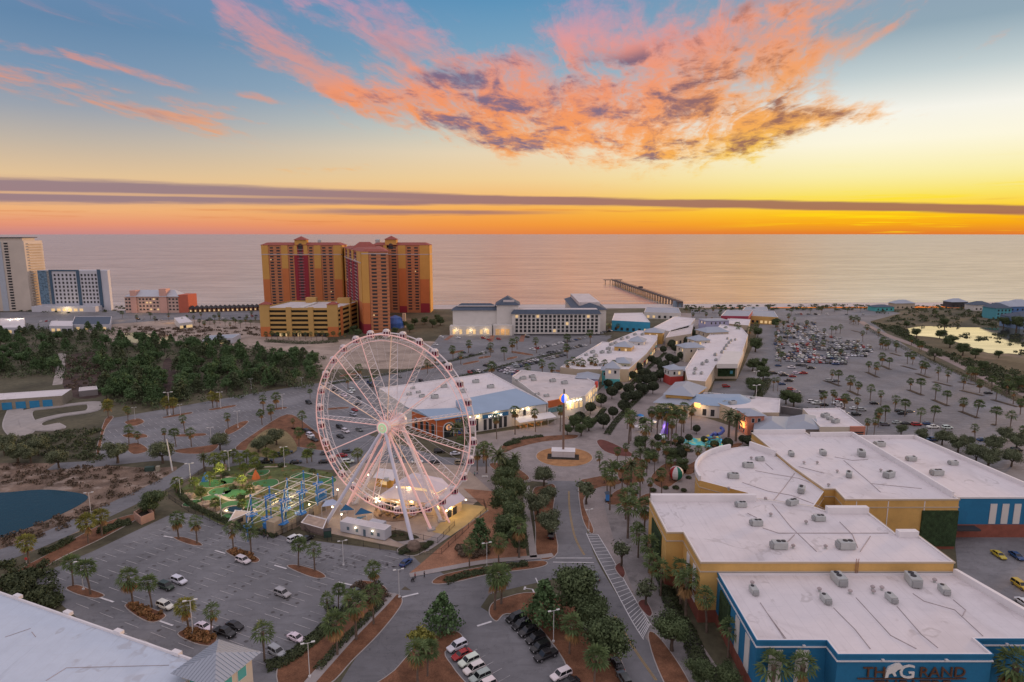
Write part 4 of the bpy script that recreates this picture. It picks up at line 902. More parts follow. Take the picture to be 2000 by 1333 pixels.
# ---------------- twin orange condominium towers and garage ----------------
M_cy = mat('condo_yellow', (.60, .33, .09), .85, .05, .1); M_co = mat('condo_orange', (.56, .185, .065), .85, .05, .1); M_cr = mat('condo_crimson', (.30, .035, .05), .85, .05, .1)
M_cb = mat('condo_bay_stucco', (.52, .225, .115), .85, .06, .2); M_tile = mat('red_tile_roof', (.30, .085, .065), .8, .1, .4); M_band = mat('pale_stone_band', (.50, .42, .42), .85, .04, .2)
def condo_face(t, P, Q, H, floors, cols, z0=0.0, topz=.86, midz=.45, lowz=.2):
    """cols: (from, to, kind) along the face P-Q. Pilasters change colour by height; bays are stacks of dark openings with slabs"""
    d = Vector(Q) - Vector(P); L = d.length; d.normalize(); n = Vector((d.y, -d.x)); a = math.atan2(d.y, d.x)
    def bxx(b, f0, f1, z0, z1, out, inn=.0):
        p0 = Vector(P) + d * L * f0; p1 = Vector(P) + d * L * f1
        b.prism([tuple(p0 + n * out), tuple(p1 + n * out), tuple(p1 - n * inn), tuple(p0 - n * inn)], z0, z1, True)
    fh = (H - 4) / floors
    for f0, f1, kind in cols:
        w = L * (f1 - f0)
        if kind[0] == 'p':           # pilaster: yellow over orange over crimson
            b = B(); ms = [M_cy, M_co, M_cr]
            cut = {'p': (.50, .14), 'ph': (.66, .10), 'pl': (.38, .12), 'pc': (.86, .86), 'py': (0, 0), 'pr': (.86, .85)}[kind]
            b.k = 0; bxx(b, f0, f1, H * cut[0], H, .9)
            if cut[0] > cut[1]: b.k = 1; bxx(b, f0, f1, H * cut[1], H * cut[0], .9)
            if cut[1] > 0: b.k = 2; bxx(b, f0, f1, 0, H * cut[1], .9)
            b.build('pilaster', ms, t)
        else:                         # bay of openings
            b = B(); b.k = 0
            bxx(b, f0, f1, 0, H - 1.5, .25); no = 2 if kind == 'b2' else (3 if kind == 'b3' else 1)
            for k in range(floors):
                z = 2.5 + k * fh
                for j in range(no):
                    g0 = f0 + (f1 - f0) * (j + .24) / no; g1 = f0 + (f1 - f0) * (j + .76) / no
                    b.k = 1; bxx(b, g0, g1, z + .95, z + fh - .7, .32, .0)
                    if (k * 7 + j * 3 + int(f0 * 50)) % 41 == 0: b.k = 3; bxx(b, g0 + .002, g0 + (g1 - g0) * .35, z + 1.3, z + fh - .9, .36, 0)
                b.k = 2; bxx(b, f0, f1, z - .12, z + .16, .75)
            b.build('balcony_stack', [M_cb if kind != 'bd' else M_cr, M_dark, M_band if kind == 'bd' else M_cb, M_warm], t)
    for z, g0, g1 in ((topz, 0, 1), ):
        b = B(); bxx(b, g0, g1, H * z, H * z + .9, 1.05); b.build('stone_band', M_band, t)
def condo_top(t, pts, H, over=1.2, rise=3.0):
    b = B(); n = len(pts); o_, i_ = inset(pts, -over), inset(pts, 5); o_, i_ = ccw(o_), ccw(i_)
    b.add([(x, y, H) for x, y in o_] + [(x, y, H + rise) for x, y in i_], [(i, (i + 1) % n, n + (i + 1) % n, n + i) for i in range(n)] + [tuple(range(n, 2 * n)), tuple(range(n - 1, -1, -1))]); b.build('tile_roof', M_tile, t)
def gable_tower(t, x, y, w, d, H, top, arch=True):
    q = hipquad(x, y, w, d); b = B(); b.prism(q, H - 3, top, True); o = b.build('crown_tower', M_cy, t)
    b = B(); b.hip(q, top, top + 4.2, 1.3); b.build('tile_roof', M_tile, o)
    if arch:
        b = B(); ar = [(-2.6, 0)] + [(-2.6 * math.cos(R(a)), 4 + 2.6 * math.sin(R(a))) for a in range(0, 181, 20)] + [(2.6, 0)]
        archshape(b, Vector((x, y - d / 2)), Vector((1, 0)), Vector((0, -1)), [(p_, z_ + H - 4.5) for p_, z_ in ar], .3); b.build('arched_window', M_dark, o)
H = 78.0
yA = 742.0; xa0, xa1 = (525 - 1000) / F * 757, (676 - 1000) / F * 757
t = thing('condo_tower', 'orange and yellow condo tower standing behind the yellow parking garage', 'building', (xa0, yA, 0))
fp = [(xa0, yA), (xa1, yA), (xa1, yA + 24), (xa0, yA + 24)]
b = B(); b.prism(fp, 0, H, top=True); b.build('wall', M_cb, t)
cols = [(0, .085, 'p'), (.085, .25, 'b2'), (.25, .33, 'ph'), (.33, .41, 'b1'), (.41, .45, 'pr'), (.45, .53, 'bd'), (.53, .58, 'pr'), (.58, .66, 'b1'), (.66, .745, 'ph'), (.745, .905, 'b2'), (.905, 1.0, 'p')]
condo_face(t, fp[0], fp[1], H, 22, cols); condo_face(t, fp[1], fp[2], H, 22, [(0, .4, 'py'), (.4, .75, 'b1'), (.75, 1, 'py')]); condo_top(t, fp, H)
gable_tower(t, xa0 + (xa1 - xa0) * .49, yA + 5, 13, 10, H, H + 6)
b = B(); b.lathe(xa0 + (xa1 - xa0) * .70, yA + 12, [(2.6, H), (2.6, H + 5.5), (1.5, H + 6.5)], 12); b.build('water_tank', M_ac, t)
t = thing('condo_tower', 'orange and crimson condo tower with a long wing reaching toward the wheel', 'building', (-120, 740, 0))
yB = 742.0; xb0, xb1 = (735 - 1000) / F * 757, (842 - 1000) / F * 757
w0, w1 = G(712, 652), G(763, 652); w3, w2 = (-196, 752), (-150, 752)
wing = [w0, w1, w2, w3]; main = [(xb0, yB), (xb1, yB), (xb1, yB + 24), (xb0, yB + 24)]
b = B(); b.prism(wing, 0, H - 3, top=True); b.build('wing_wall', M_cb, t)
b = B(); b.prism(main, 0, H, top=True); b.build('wall', M_cb, t)
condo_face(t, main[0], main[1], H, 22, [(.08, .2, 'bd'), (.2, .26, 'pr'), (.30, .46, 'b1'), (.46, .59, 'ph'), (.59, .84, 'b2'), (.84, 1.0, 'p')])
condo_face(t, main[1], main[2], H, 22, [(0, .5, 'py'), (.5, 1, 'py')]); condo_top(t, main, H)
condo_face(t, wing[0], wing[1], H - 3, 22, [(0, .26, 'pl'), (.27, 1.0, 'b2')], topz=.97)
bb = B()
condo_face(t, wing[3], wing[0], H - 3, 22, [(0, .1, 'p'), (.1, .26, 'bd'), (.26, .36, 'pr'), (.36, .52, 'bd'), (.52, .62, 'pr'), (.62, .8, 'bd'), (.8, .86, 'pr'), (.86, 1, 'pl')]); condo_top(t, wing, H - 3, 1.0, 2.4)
gable_tower(t, xb0 + (xb1 - xb0) * .33, yB + 5, 13, 10, H, H + 6.5)
q = Vector(wing[0]).lerp(Vector(wing[2]), .5); b = B(); b.hip(hipquad(q.x - 12, q.y + 12, 26, 20, R(18)), H - 2, H + 4.5, .5, .4); b.build('tile_roof', M_tile, t)
for k in range(2): b = B(); b.lathe(xb0 + 4 + k * 12, yB + 14, [(3.2, H), (3.2, H + 6), (1.8, H + 7)], 12); b.build('water_tank', M_ac, t)
# garage
gx0, gx1, gy = G(511, 658)[0], G(661, 658)[0], G(511, 658)[1]
t = thing('parking_garage', 'yellow five level parking garage with pale roof deck in front of the condo tower', 'building', (gx0, gy, 0))
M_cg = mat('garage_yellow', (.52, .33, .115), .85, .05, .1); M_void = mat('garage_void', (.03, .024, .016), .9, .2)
fp = [(gx0, gy), (gx1, gy), (gx1 + 6, gy + 62), (gx0 + 6, gy + 62)]; GH = 26.0
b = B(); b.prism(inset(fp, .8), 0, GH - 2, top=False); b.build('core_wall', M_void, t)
b = B(); b.poly(inset(fp, .3), GH - 1.2); b.build('roof', M_roof2, t)
for k in range(6):
    z0 = 3.4 + k * 4.1; b = B(); b.prism(fp, z0, z0 + 2.1 if k < 5 else GH, True, False); b.build('deck_wall', M_cg, t)
def pil(x, w, y, m1=M_cg, m2=None, zz=9, top=GH + .4):
    b = B(); b.prism([(x, y - .5), (x + w, y - .5), (x + w, y + 2), (x, y + 2)], zz if m2 else 0, top, True); b.build('pilaster', m1, t)
    if m2: b = B(); b.prism([(x, y - .52), (x + w, y - .52), (x + w, y + 2), (x, y + 2)], 0, zz, True); b.build('pilaster', m2, t)
Wg = gx1 - gx0
pil(gx0 - .3, 8.6, gy, M_cg, M_co, 9, GH + 3); pil(gx1 - 9, 9.2, gy, M_cg, M_co, 9, GH + 3); pil(gx0 + Wg * .335, 4.6, gy); pil(gx0 + Wg * .62, 4.6, gy)
for x in (gx0 - .3, gx1 - 9): b = B(); b.hip([(x, gy - .5), (x + 8.8, gy - .5), (x + 8.8, gy + 7), (x, gy + 7)], GH + 3, GH + 5.5, .7); b.build('tile_roof', M_tile, t)
for k in range(3):
    q = Vector(fp[1]).lerp(Vector(fp[2]), .15 + k * .36); b = B(); b.box(q.x + .3, q.y, 0, 1.2, 5, GH + .3); b.build('pilaster', M_co if k == 0 else M_cg, t)
b = B(); b.box(gx0 + Wg * .42, gy + 56, GH - 1.2, 10, 6, 5); b.build('stair_head', M_cg, t); b = B(); b.box(gx0 + Wg * .9, gy + 52, GH - 1.2, 12, 8, 5); b.build('stair_head', M_cg, t)
b = B(); b.box(gx0 + Wg * .5, gy + 30, GH - 1.19, 4, 44, .8); b.build('ramp_wall', M_pale, t)
windows(t, (gx0 + 8, gy + .2), (gx1 - 9, gy + .2), 9, [.3], 3.0, 2.6, M_dark, lit=.25, fr=(0.03, .97), th=.4)

# ---------------- left shore: tower, white hotel, pink inn, small houses ----------------
y0 = 757
x0, x1 = (-30 - 1000) / F * 770, (73 - 1000) / F * 770
M_wt = mat('tower_cream', (.56, .50, .44), .85, .05, .1)
t = thing('condo_tower', 'tall cream condo tower with balconies, half cut off beside the white hotel', 'building', (x0, y0, 0))
fp = [(x0, y0), (x1, y0), (x1, y0 + 30), (x0, y0 + 30)]; b = B(); b.prism(fp, 0, 83); b.build('wall', M_wt, t)
for k, (f0, f1) in enumerate([(.12, .24), (.27, .40), (.63, .70)]):
    b = B()
    for j in range(25):
        z = 2 + j * 3.2; b.k = 0; b.prism([(x0 + (x1 - x0) * f0, y0 - .3), (x0 + (x1 - x0) * f1, y0 - .3), (x0 + (x1 - x0) * f1, y0 + .1), (x0 + (x1 - x0) * f0, y0 + .1)], z, z + 2.0, True)
        b.k = 1; b.prism([(x0 + (x1 - x0) * f0, y0 - 1.2), (x0 + (x1 - x0) * f1, y0 - 1.2), (x0 + (x1 - x0) * f1, y0 + .1), (x0 + (x1 - x0) * f0, y0 + .1)], z + 2.0, z + 2.35, True)
    b.build('balcony_stack', [M_dark, M_pale], t)
b = B(); b.prism([(x0 + (x1 - x0) * .47, y0 - .5), (x0 + (x1 - x0) * .58, y0 - .5), (x0 + (x1 - x0) * .58, y0 + .1), (x0 + (x1 - x0) * .47, y0 + .1)], 0, 82, True); b.build('pale_strip', mat('pale_blue_stucco', (.42, .47, .54), .85, .05), t)
b = B()
for j in range(25):
    z = 2 + j * 3.2; b.prism([(x1, y0 + 4), (x1 + 2.0, y0 + 4), (x1 + 2.0, y0 + 28), (x1, y0 + 28)], z, z + 1.1, True)
b.build('side_balcony_stack', M_wt, t)
b = B(); b.prism(inset(fp, 5), 83, 86); b.build('roof_block', M_wt, t)
b = B(); b.prism(inset(fp, 3), 86.2, 87, True); b.build('roof_slab', M_dark, t)
x0, x1, y0, H = G(83, 607)[0], G(218, 607)[0], 761, 48
M_ws = mat('white_stucco', (.52, .53, .58), .8, .04, .1); M_navy = mat('slate_blue_panel', (.06, .11, .17), .7, .1, .3)  # blue-grey of the shaded hotel front is put into this white
t = thing('hotel', 'white nine storey beach hotel with slate blue frame bands and dark windows', 'building', (x0, y0, 0))
b = B(); b.prism([(x0, y0), (x1, y0), (x1 - 6, y0 + 14), (x0 + 2, y0 + 14)], 0, H); b.build('wall', M_ws, t)
W = x1 - x0
def pn(f0, f1, z0, z1, m, nm, out=.5): b = B(); b.prism([(x0 + W * f0, y0 - out), (x0 + W * f1, y0 - out), (x0 + W * f1, y0), (x0 + W * f0, y0)], z0, z1, True); b.build(nm, m, t)
pn(0, .13, 8, H, mat('patterned_blue', (.12, .20, .28), .7, .5, .5), 'blue_panel'); pn(.165, .2, 8, H + .8, M_navy, 'blue_frame', .8); pn(.2, .58, H - .9, H + .8, M_navy, 'blue_frame', .8)
pn(.555, .595, 4, H + .8, M_navy, 'blue_frame', .9); pn(.60, .86, 4, 5, M_navy, 'blue_frame', .8); pn(.855, .9, 4, H + 1.2, M_navy, 'blue_frame', .9); pn(.13, .165, 8, H, mat('grey_balcony', (.28, .28, .27), .8, .4, 1), 'balcony_stack', .4)
windows(t, (x0 + W * .21, y0), (x0 + W * .55, y0), 6, [9 + 4.6 * k for k in range(8)], 2.0, 2.6, M_dark, fr=(0, 1), th=.5)
windows(t, (x0 + W * .6, y0), (x0 + W * .85, y0), 5, [9 + 4.6 * k for k in range(8)], 2.0, 2.6, M_dark, fr=(0, 1), th=.5)
b = B(); b.prism([(x0 - 2, y0 - 14), (x1 - 10, y0 - 14), (x1 - 10, y0 - .6), (x0 - 2, y0 - .6)], 0, 6.5); b.build('lobby_block', M_ws, t)
windows(t, (x0 + 20, y0 - 14), (x0 + 60, y0 - 14), 6, [1], 4, 3, M_warm, lit=.9, fr=(0, 1), th=.4)
light(x0 + 40, y0 - 20, 5, 2500, .8)
x0, x1, y0 = G(247, 611)[0], G(352, 611)[0], 740; M_pk = mat('pink_stucco', (.60, .36, .30), .85, .05, .1)
t = thing('inn', 'pink four storey beach inn with pale hipped roofs and lit balconies', 'building', (x0, y0, 0)); W = x1 - x0
b = B(); b.prism([(x0, y0), (x1, y0), (x1 + 8, y0 + 18), (x0, y0 + 18)], 0, 19); b.build('wall', mat('inn_cream', (.56, .40, .34), .85, .05), t)
for f0, f1, h in ((.12, .23, 26), (.66, .79, 28)): b = B(); b.prism([(x0 + W * f0, y0 - 1.5), (x0 + W * f1, y0 - 1.5), (x0 + W * f1, y0 + 8), (x0 + W * f0, y0 + 8)], 0, h); b.build('stair_tower', M_pk, t)
b = B(); b.prism([(x1 + .1, y0 - 1), (x1 + 10, y0 + 2), (x1 + 12, y0 + 19), (x1 + .1, y0 + 19)], 0, 21); b.build('coral_wall', mat('coral_stucco', (.50, .14, .09), .85, .05), t)
b = B(); b.hip([(x0 + 3, y0 - 1), (x1, y0 - 1), (x1, y0 + 19), (x0 + 3, y0 + 19)], 19, 26, 1.5, .7); b.build('roof', mat('pale_tin_roof', (.45, .47, .52), .6, .05), t)
windows(t, (x0 + W * .25, y0), (x0 + W * .64, y0), 6, [3 + 4 * k for k in range(4)], 2.2, 1.8, M_dark, lit=.16, fr=(0, 1), th=.4)
windows(t, (x0 + W * .8, y0), (x0 + W, y0), 3, [3 + 4 * k for k in range(4)], 2.2, 1.8, M_dark, fr=(0, 1), th=.4)
windows(t, (x0, y0), (x0 + W * .12, y0), 2, [3 + 4 * k for k in range(4)], 2.2, 1.8, M_dark, fr=(0, 1), th=.4)
# low commercial buildings along the beach road
low = [([(0, 640), (48, 640), (48, 622), (0, 622)], 6, M_ws, M_roof, 'white lit filling station shop at the far beach road', 'shop'),
       ([(96, 637), (142, 637), (142, 627), (100, 627)], 6, M_ws, M_roof, 'small white flat roofed block beside the white gabled store', 'shop'),
       ([(140, 634), (215, 634), (218, 618), (146, 618)], 6, M_ws, M_slate, 'white store with dark shingle roof in front of white hotel', 'store'),
       ([(350, 632), (376, 629), (362, 618), (340, 621)], 6, M_pale, M_roof, 'white gabled shed with warm orange lamp near the pink inn', 'shed'),
       ([(395, 665), (455, 660), (470, 652), (410, 655)], 5, M_ws, M_metal, 'long grey metal boat shed beside the marsh pond', 'shed')]
for pp, h, wl, rf, lab, nm in low:
    t, p = bldg(nm, lab, 'building', PX(pp, h), h, wl, rf, par=.4)
    q0, q1 = sorted(range(len(p)), key=lambda i: p[i][1])[:2]; a, c = (p[q0], p[q1]) if p[q0][0] < p[q1][0] else (p[q1], p[q0])
    windows(t, a, c, 4, [.8], 3, 2.6, lit=.5, th=.4)
for px, e in (((30, 634), 2500), ((45, 633), 2500), ((338, 630), 1200), ((242, 625), 900), ((280, 612), 900)):
    x, y = G(*px); light(x, y - 6, 6, e, .8, (1, .85, .6) if e > 2000 else (1, .6, .3))
rw = thing('cottage_row', 'long row of small brown beach cottages with lit porches by the sand', 'building', (*G(380, 610), 0))
xa, ya = G(372, 610); xb, yb = G(515, 606)
n = 16
for k in range(n):
    f = (k + .5) / n; x, y = xa + (xb - xa) * f, ya + (yb - ya) * f; w = (xb - xa) / n
    b = B(); q = hipquad(x, y, w * .8, 9); b.prism(q, 0, 4.5, top=False); o = b.build('cottage', mat('brown_siding', (.22, .12, .085), .85, .2, .3), rw)
    b = B(); b.hip(q, 4.5, 8, .6); b.build('roof', M_dark, o); b = B(); b.box(x, y - 4.6, .8, 1.6, .3, 2); b.build('lit_door', M_warm, o)
# right shore houses
for k, (px, py, w, d, h, rise, m, lab) in enumerate([
    (1965, 620, 26, 20, 13, 5, mat('house_blue', (.10, .20, .42), .85, .05), 'blue three storey beach house at the far right shore'),
    (1945, 622, 18, 18, 12, 5, mat('house_teal', (.10, .34, .40), .85, .05), 'teal beach house beside the blue three storey one'),
    (1985, 618, 22, 20, 14, 5, mat('house_sage', (.35, .36, .28), .85, .05), 'sage green beach house behind the blue one'),
    (1995, 640, 26, 24, 11, 5, mat('house_sky', (.22, .32, .48), .85, .05), 'sky blue beach house cut off at the picture edge by the marsh'),
    (1760, 603, 26, 12, 7, 4, M_tan, 'small tan beach house with brown roof beyond the marsh'),
    (1720, 607, 24, 14, 5, 2.4, M_teal, 'low teal beach pavilion at the end of the big car park'),
    (1865, 600, 22, 14, 7, 4, M_dark, 'dark shingled beach house on the dune'),
    (1910, 606, 24, 14, 7, 4, M_pale, 'white beach house among shrubs on the dune')]):
    x, y = G(px, py); q = hipquad(x, y, w, d, .1); t, q = hiphouse('beach_house', lab, 'house', q, h, rise, m, M_slate if k % 2 else M_metal, .3, 1)
    windows(t, q[0], q[1], 4, [1.2] + ([5, 8.6] if h > 10 else []), 1.6, 2, th=.4)
# ---------------- fishing pier ----------------
A = Vector((*G(1328, 601), 0)); E_ = Vector((*G(1197, 546, 8), 0)); d = (E_ - A); L = d.length; d.normalize(); n = Vector((-d.y, d.x, 0))
t = thing('fishing_pier', 'long concrete fishing pier on rows of piles running out over the sea', 'pier', A)
M_pier = mat('pier_concrete', (.13, .10, .095), .9, .1, .2)
b = B(); b.prism([tuple((A + n * 3.4))[:2], tuple((A - n * 3.4))[:2], tuple((E_ - n * 3.4))[:2], tuple((E_ + n * 3.4))[:2]], 6.6, 7.6, True); b.build('deck', M_pier, t)
b = B()
for s in (-3.3, 3.3):
    for k in range(int(L / 6) + 1): p = A + d * k * 6 + n * s; b.tube((p.x, p.y, 7.6), (p.x, p.y, 8.9), .12, 4)
    p, q = A + n * s, E_ + n * s; b.tube((p.x, p.y, 8.9), (q.x, q.y, 8.9), .12, 4); b.tube((p.x, p.y, 8.3), (q.x, q.y, 8.3), .08, 4)
b.build('railing', M_pier, t)
k = 0
while k * 13 < L:
    b = B(); p = A + d * k * 13
    for s in (-2.6, 2.6): q = p + n * s; b.tube((q.x, q.y, -3), (q.x, q.y, 6.6), .5, 6)
    b.tube(tuple(p - n * 3.4 + Vector((0, 0, 6.2))), tuple(p + n * 3.4 + Vector((0, 0, 6.2))), .5, 4); b.build('pile_bent', M_pier, t); k += 1
b = B(); b.box(E_.x, E_.y, 6.6, 34, 9, 1.0, math.atan2(n.y, n.x)); b.build('end_deck', M_pier, t)
for s in (-14, -5, 5, 14):
    q = E_ + n * s; b = B(); b.tube((q.x, q.y, -3), (q.x, q.y, 6.6), .55, 6); b.build('pile', M_pier, t)
q = A + d * L * .52; b = B(); b.box(q.x + 3, q.y, 7.6, 8, 5, 2.6, math.atan2(d.y, d.x)); b.build('shelter', M_pier, t)
q = A + d * 8; b = B(); b.box(q.x, q.y, 0, 10, 10, 7, math.atan2(d.y, d.x)); b.build('pier_house', mat('house_bluegrey', (.20, .26, .32), .8, .05), t)

# go kart shed with blue doors, kart track
A, Bq = G(-60, 806), G(123, 793); d = (Vector(Bq) - Vector(A)).normalized(); n = Vector((-d.y, d.x))
t, p = bldg('kart_shed', 'long tan go kart shed with bright blue roller doors beside the winding track', 'building', [A, Bq, tuple(Vector(Bq) + n * 16), tuple(Vector(A) + n * 16)], 5.6, mat('olive_block', (.27, .24, .19), .9, .1, .4), M_roof, par=.3)
M_bd = mat('blue_door', (.03, .22, .42), .6, .1)
for px in (13, 40, 67, 93): 
    f = (px + 60) / 183.; panel(t, A, Bq, f, .05, 4.4, 3.8, M_bd, 'roller_door', .3)
A, Bq = G(155, 776), G(192, 772)
t, p = bldg('ticket_hut', 'small grey hut with white front at the end of kart track', 'building', [A, Bq, G(190, 765), G(156, 768)], 3.4, mat('grey_siding', (.25, .23, .23), .85, .1), M_roof2, par=.2)
tr = PX([(190, 778), (185, 790), (150, 800), (105, 812), (80, 828), (115, 836), (108, 828), (85, 838), (60, 832), (75, 818), (120, 812), (165, 805)])
ktr = spline(PX([(30, 800), (22, 830), (40, 850), (55, 835), (50, 805), (110, 795), (170, 788), (185, 790), (178, 803), (120, 812), (80, 822), (64, 832), (82, 838), (112, 838), (100, 830)]), 6, False)
def ribbon(line, w, z, name, m, parent=None):
    b = B(); q = strip(line, w); n = len(line); L_, R_ = q[:n], q[n:][::-1]
    b.add([(x, y, z + i * .0012) for i, (x, y) in enumerate(L_)] + [(x, y, z + i * .0012) for i, (x, y) in enumerate(R_)], [(n + i, n + i + 1, i + 1, i) for i in range(n - 1)]); return b.build(name, m, parent)
o = ribbon(ktr, 7, .06, 'kart_track', M_kerb); o['kind'] = 'structure'; ribbon(ktr, 5.6, .22, 'track_surface', mat('track_concrete', (.36, .33, .31), .85, .12, .3), o)
# ---------------- plants: prototypes, then copies ----------------
rnd = random.Random(5)
M_bark = mat('palm_bark', (.16, .12, .095), .95, .25, 1.5); M_bark2 = mat('tree_bark', (.10, .075, .058), .95, .25, 1.5)
def leafm(name, col, isl=.34, var=.28, sc=.25): return mat(name, col, .75, var, sc, island=isl, spec=.2)
M_sabal = leafm('sabal_leaf', (.105, .150, .058)); M_dead = leafm('dead_palm_leaf', (.26, .155, .065)); M_date = leafm('date_palm_leaf', (.095, .115, .055))
M_oak = leafm('oak_leaf', (.088, .122, .055)); M_oakg = leafm('olive_oak_leaf', (.122, .145, .082)); M_clip = leafm('clipped_oak_leaf', (.050, .064, .036), .5)
M_pine = leafm('pine_needle', (.088, .15, .062), .5, .3); M_pine2 = leafm('pine_needle_dark', (.09, .118, .06), .5, .3); M_lime = leafm('lime_leaf', (.19, .19, .045)); M_golf = leafm('bright_leaf', (.13, .17, .042), .5)
M_bush = leafm('shrub_leaf', (.066, .084, .040), .5); M_brush = leafm('dry_brush', (.125, .094, .066), .5); M_grassy = leafm('rust_grass', (.26, .14, .06), .5)
def quad(b, p, n, up, w, h):
    s = n.cross(up)
    if s.length < 1e-3: s = Vector((1, 0, 0))
    s.normalize(); t = s.cross(n).normalized()
    b.add([p - s * w - t * h * .2, p + s * w - t * h * .2, p + s * w * .5 + t * h, p - s * w * .5 + t * h], [(0, 1, 2, 3)])
def rv(): 
    while True:
        v = Vector((rnd.uniform(-1, 1), rnd.uniform(-1, 1), rnd.uniform(-1, 1)))
        if .05 < v.length < 1: return v.normalized()
def cloud(b, c, r, n, size, shell=.55, low=-1.0):
    c = Vector(c)
    for _ in range(n):
        d = rv()
        if d.z < low: d.z = -d.z
        k = shell + (1 - shell) * rnd.random() ** .6
        p = c + Vector((d.x * r[0], d.y * r[1], d.z * r[2])) * k
        nm = (d + rv() * .8).normalized(); s = size * rnd.uniform(.6, 1.35)
        quad(b, p, nm, rv(), s * .6, s)
def trunk(b, pts, radii, n=7):
    for i in range(len(pts) - 1): b.tube(pts[i], pts[i + 1], radii[i], n, radii[i + 1], cap=(i == len(pts) - 2))
POOL = {}
def proto(key, fn): POOL.setdefault(key, []).append([fn, None, False])
def inst(key, x, y, label, cat, group=None, s=1.0, name=None, rz=None, z=0.0, sz=None):
    e = rnd.choice(POOL[key])
    if e[1] is None: e[1] = e[0]()
    r = e[1]
    if e[2]: r = copy_tree(r)
    e[2] = True
    r.location = (x, y, z); r.rotation_euler = (0, 0, rnd.uniform(0, 6.28) if rz is None else rz); r.scale = (s, s, s if sz is None else sz)
    for k in ('label', 'category', 'group'):
        if k in r: del r[k]
    tag(r, label, cat, group); return r
def fan_palm(h=6.0, cr=1.75, fr=44, skirt=0, bark=None, leaf=None, name='cabbage_palm', boot=True):
    t = thing(name, '', ''); b = B(); k = rnd.uniform(-.55, .55)
    pts = [(0, 0, 0), (k * .3, 0, h * .4), (k * .8, k * .3, h * .75), (k, k * .4, h)]
    trunk(b, pts, [.23, .17, .17, .2] if not boot else [.22, .17, .24, .34]); b.build('trunk', bark or M_bark, t, local=True)
    top = Vector((k, k * .4, h)); b = B(); sk = B()
    for i in range(fr + skirt):
        dead = i >= fr; a = i * 2.39996 + rnd.uniform(-.2, .2)
        el = (rnd.uniform(-1.35, -.8) if dead else R(80) - R(118) * ((i + .5) / fr) ** .85 + rnd.uniform(-.12, .12))
        d = Vector((math.cos(a) * math.cos(el), math.sin(a) * math.cos(el), math.sin(el))); st = cr * rnd.uniform(.38, .62); ln = cr * rnd.uniform(.5, .78)
        base = top + d * st * .2 + Vector((0, 0, -.35 if dead else .1)); hub = base + d * st
        side = d.cross(Vector((0, 0, 1)));
        if side.length < .1: side = Vector((1, 0, 0))
        side.normalize(); tgt = sk if dead else b
        tgt.add([base - side * .03, base + side * .03, hub], [(0, 1, 2)])
        m = 5
        for j in range(m):
            f = (j - (m - 1) / 2) / ((m - 1) / 2) * (1.15 if not dead else .6); q = (d * math.cos(f) + side * math.sin(f)).normalized(); dr = Vector((0, 0, -ln * rnd.uniform(.18, .42)))
            wv = (side * math.cos(f) - d * math.sin(f)) * ln * .115; mid = hub + q * ln * .55 + dr * .25
            tgt.add([hub, mid - wv, hub + q * ln + dr, mid + wv], [(0, 1, 2, 3)])
    b.build('crown', leaf or M_sabal, t, local=True)
    if skirt: sk.build('dead_fronds', M_dead, t, local=True)
    return t
def feather_palm(h=7.0, cr=3.0, fr=38, name='date_palm'):
    t = thing(name, '', ''); b = B(); trunk(b, [(0, 0, 0), (0, 0, h * .8), (0, 0, h * .95), (0, 0, h + .2)], [.36, .3, .45, .35], 8); b.build('trunk', M_bark, t, local=True)
    b = B()
    for i in range(fr):
        a = i * 2.39996; el = R(78) - R(105) * (i / fr); ln = cr * rnd.uniform(.85, 1.1); side = Vector((-math.sin(a), math.cos(a), 0)); p = Vector((0, 0, h)); pv = None
        for s in range(6):
            e2 = el - s * .22; d = Vector((math.cos(a) * math.cos(e2), math.sin(a) * math.cos(e2), math.sin(e2))); q = p + d * ln / 6; w = .34 * (1 - abs(s - 2) / 5)
            for sg in (-1, 1): b.add([p, q, q + side * sg * w + d * .25 - Vector((0, 0, .12)), p + side * sg * w * .9 + d * .2 - Vector((0, 0, .12))], [(0, 1, 2, 3)])
            p = q
    b.build('crown', M_date, t, local=True); return t
def broad(name, h, r, leaves, size, lf, lobes=9, th=.4, flat=.7):
    t = thing(name, '', ''); b = B(); hc = h - r * flat
    trunk(b, [(0, 0, 0), (.1, .05, h * .2), (0, .1, h * th)], [.26 * r / 3 + .1, .2 * r / 3 + .08, .17 * r / 3 + .06])
    cs = []
    for k in range(lobes):
        a = k * 2.4 + rnd.uniform(-.4, .4); q = rnd.uniform(.25, .62) * r; z = hc + rnd.uniform(-.5, .75) * r * flat
        cs.append((math.cos(a) * q, math.sin(a) * q, z)); trunk(b, [(0, .1, h * th * .8), (math.cos(a) * q * .6, math.sin(a) * q * .6, hc - r * .3), cs[-1]], [.1, .07, .03], 5)
    b.build('trunk', M_bark2, t, local=True); b = B()
    for c in cs:
        rr = r * rnd.uniform(.30, .54); cloud(b, c, (rr, rr, rr * flat * 1.05), leaves // lobes, size, .35); cloud(b, (c[0] * 1.25, c[1] * 1.25, c[2] + .2), (rr * 1.25, rr * 1.25, rr * .9), leaves // lobes // 5, size, .5)
    b.build('crown', lf, t, local=True); return t
def clipped(h=6.0, r=2.6):
    t = thing('clipped_oak', '', ''); b = B(); trunk(b, [(0, 0, 0), (0, 0, h - r)], [.2, .15]); b.build('trunk', M_bark2, t, local=True)
    b = B(); cloud(b, (0, 0, h - r * .8), (r, r, r * .82), 1500, .42, .72)
    for k in range(7):
        d = rv(); cloud(b, (d.x * r * .55, d.y * r * .55, h - r * .8 + d.z * r * .45), (r * .5, r * .5, r * .45), 80, .45, .5)
    b.build('crown', M_clip, t, local=True); return t
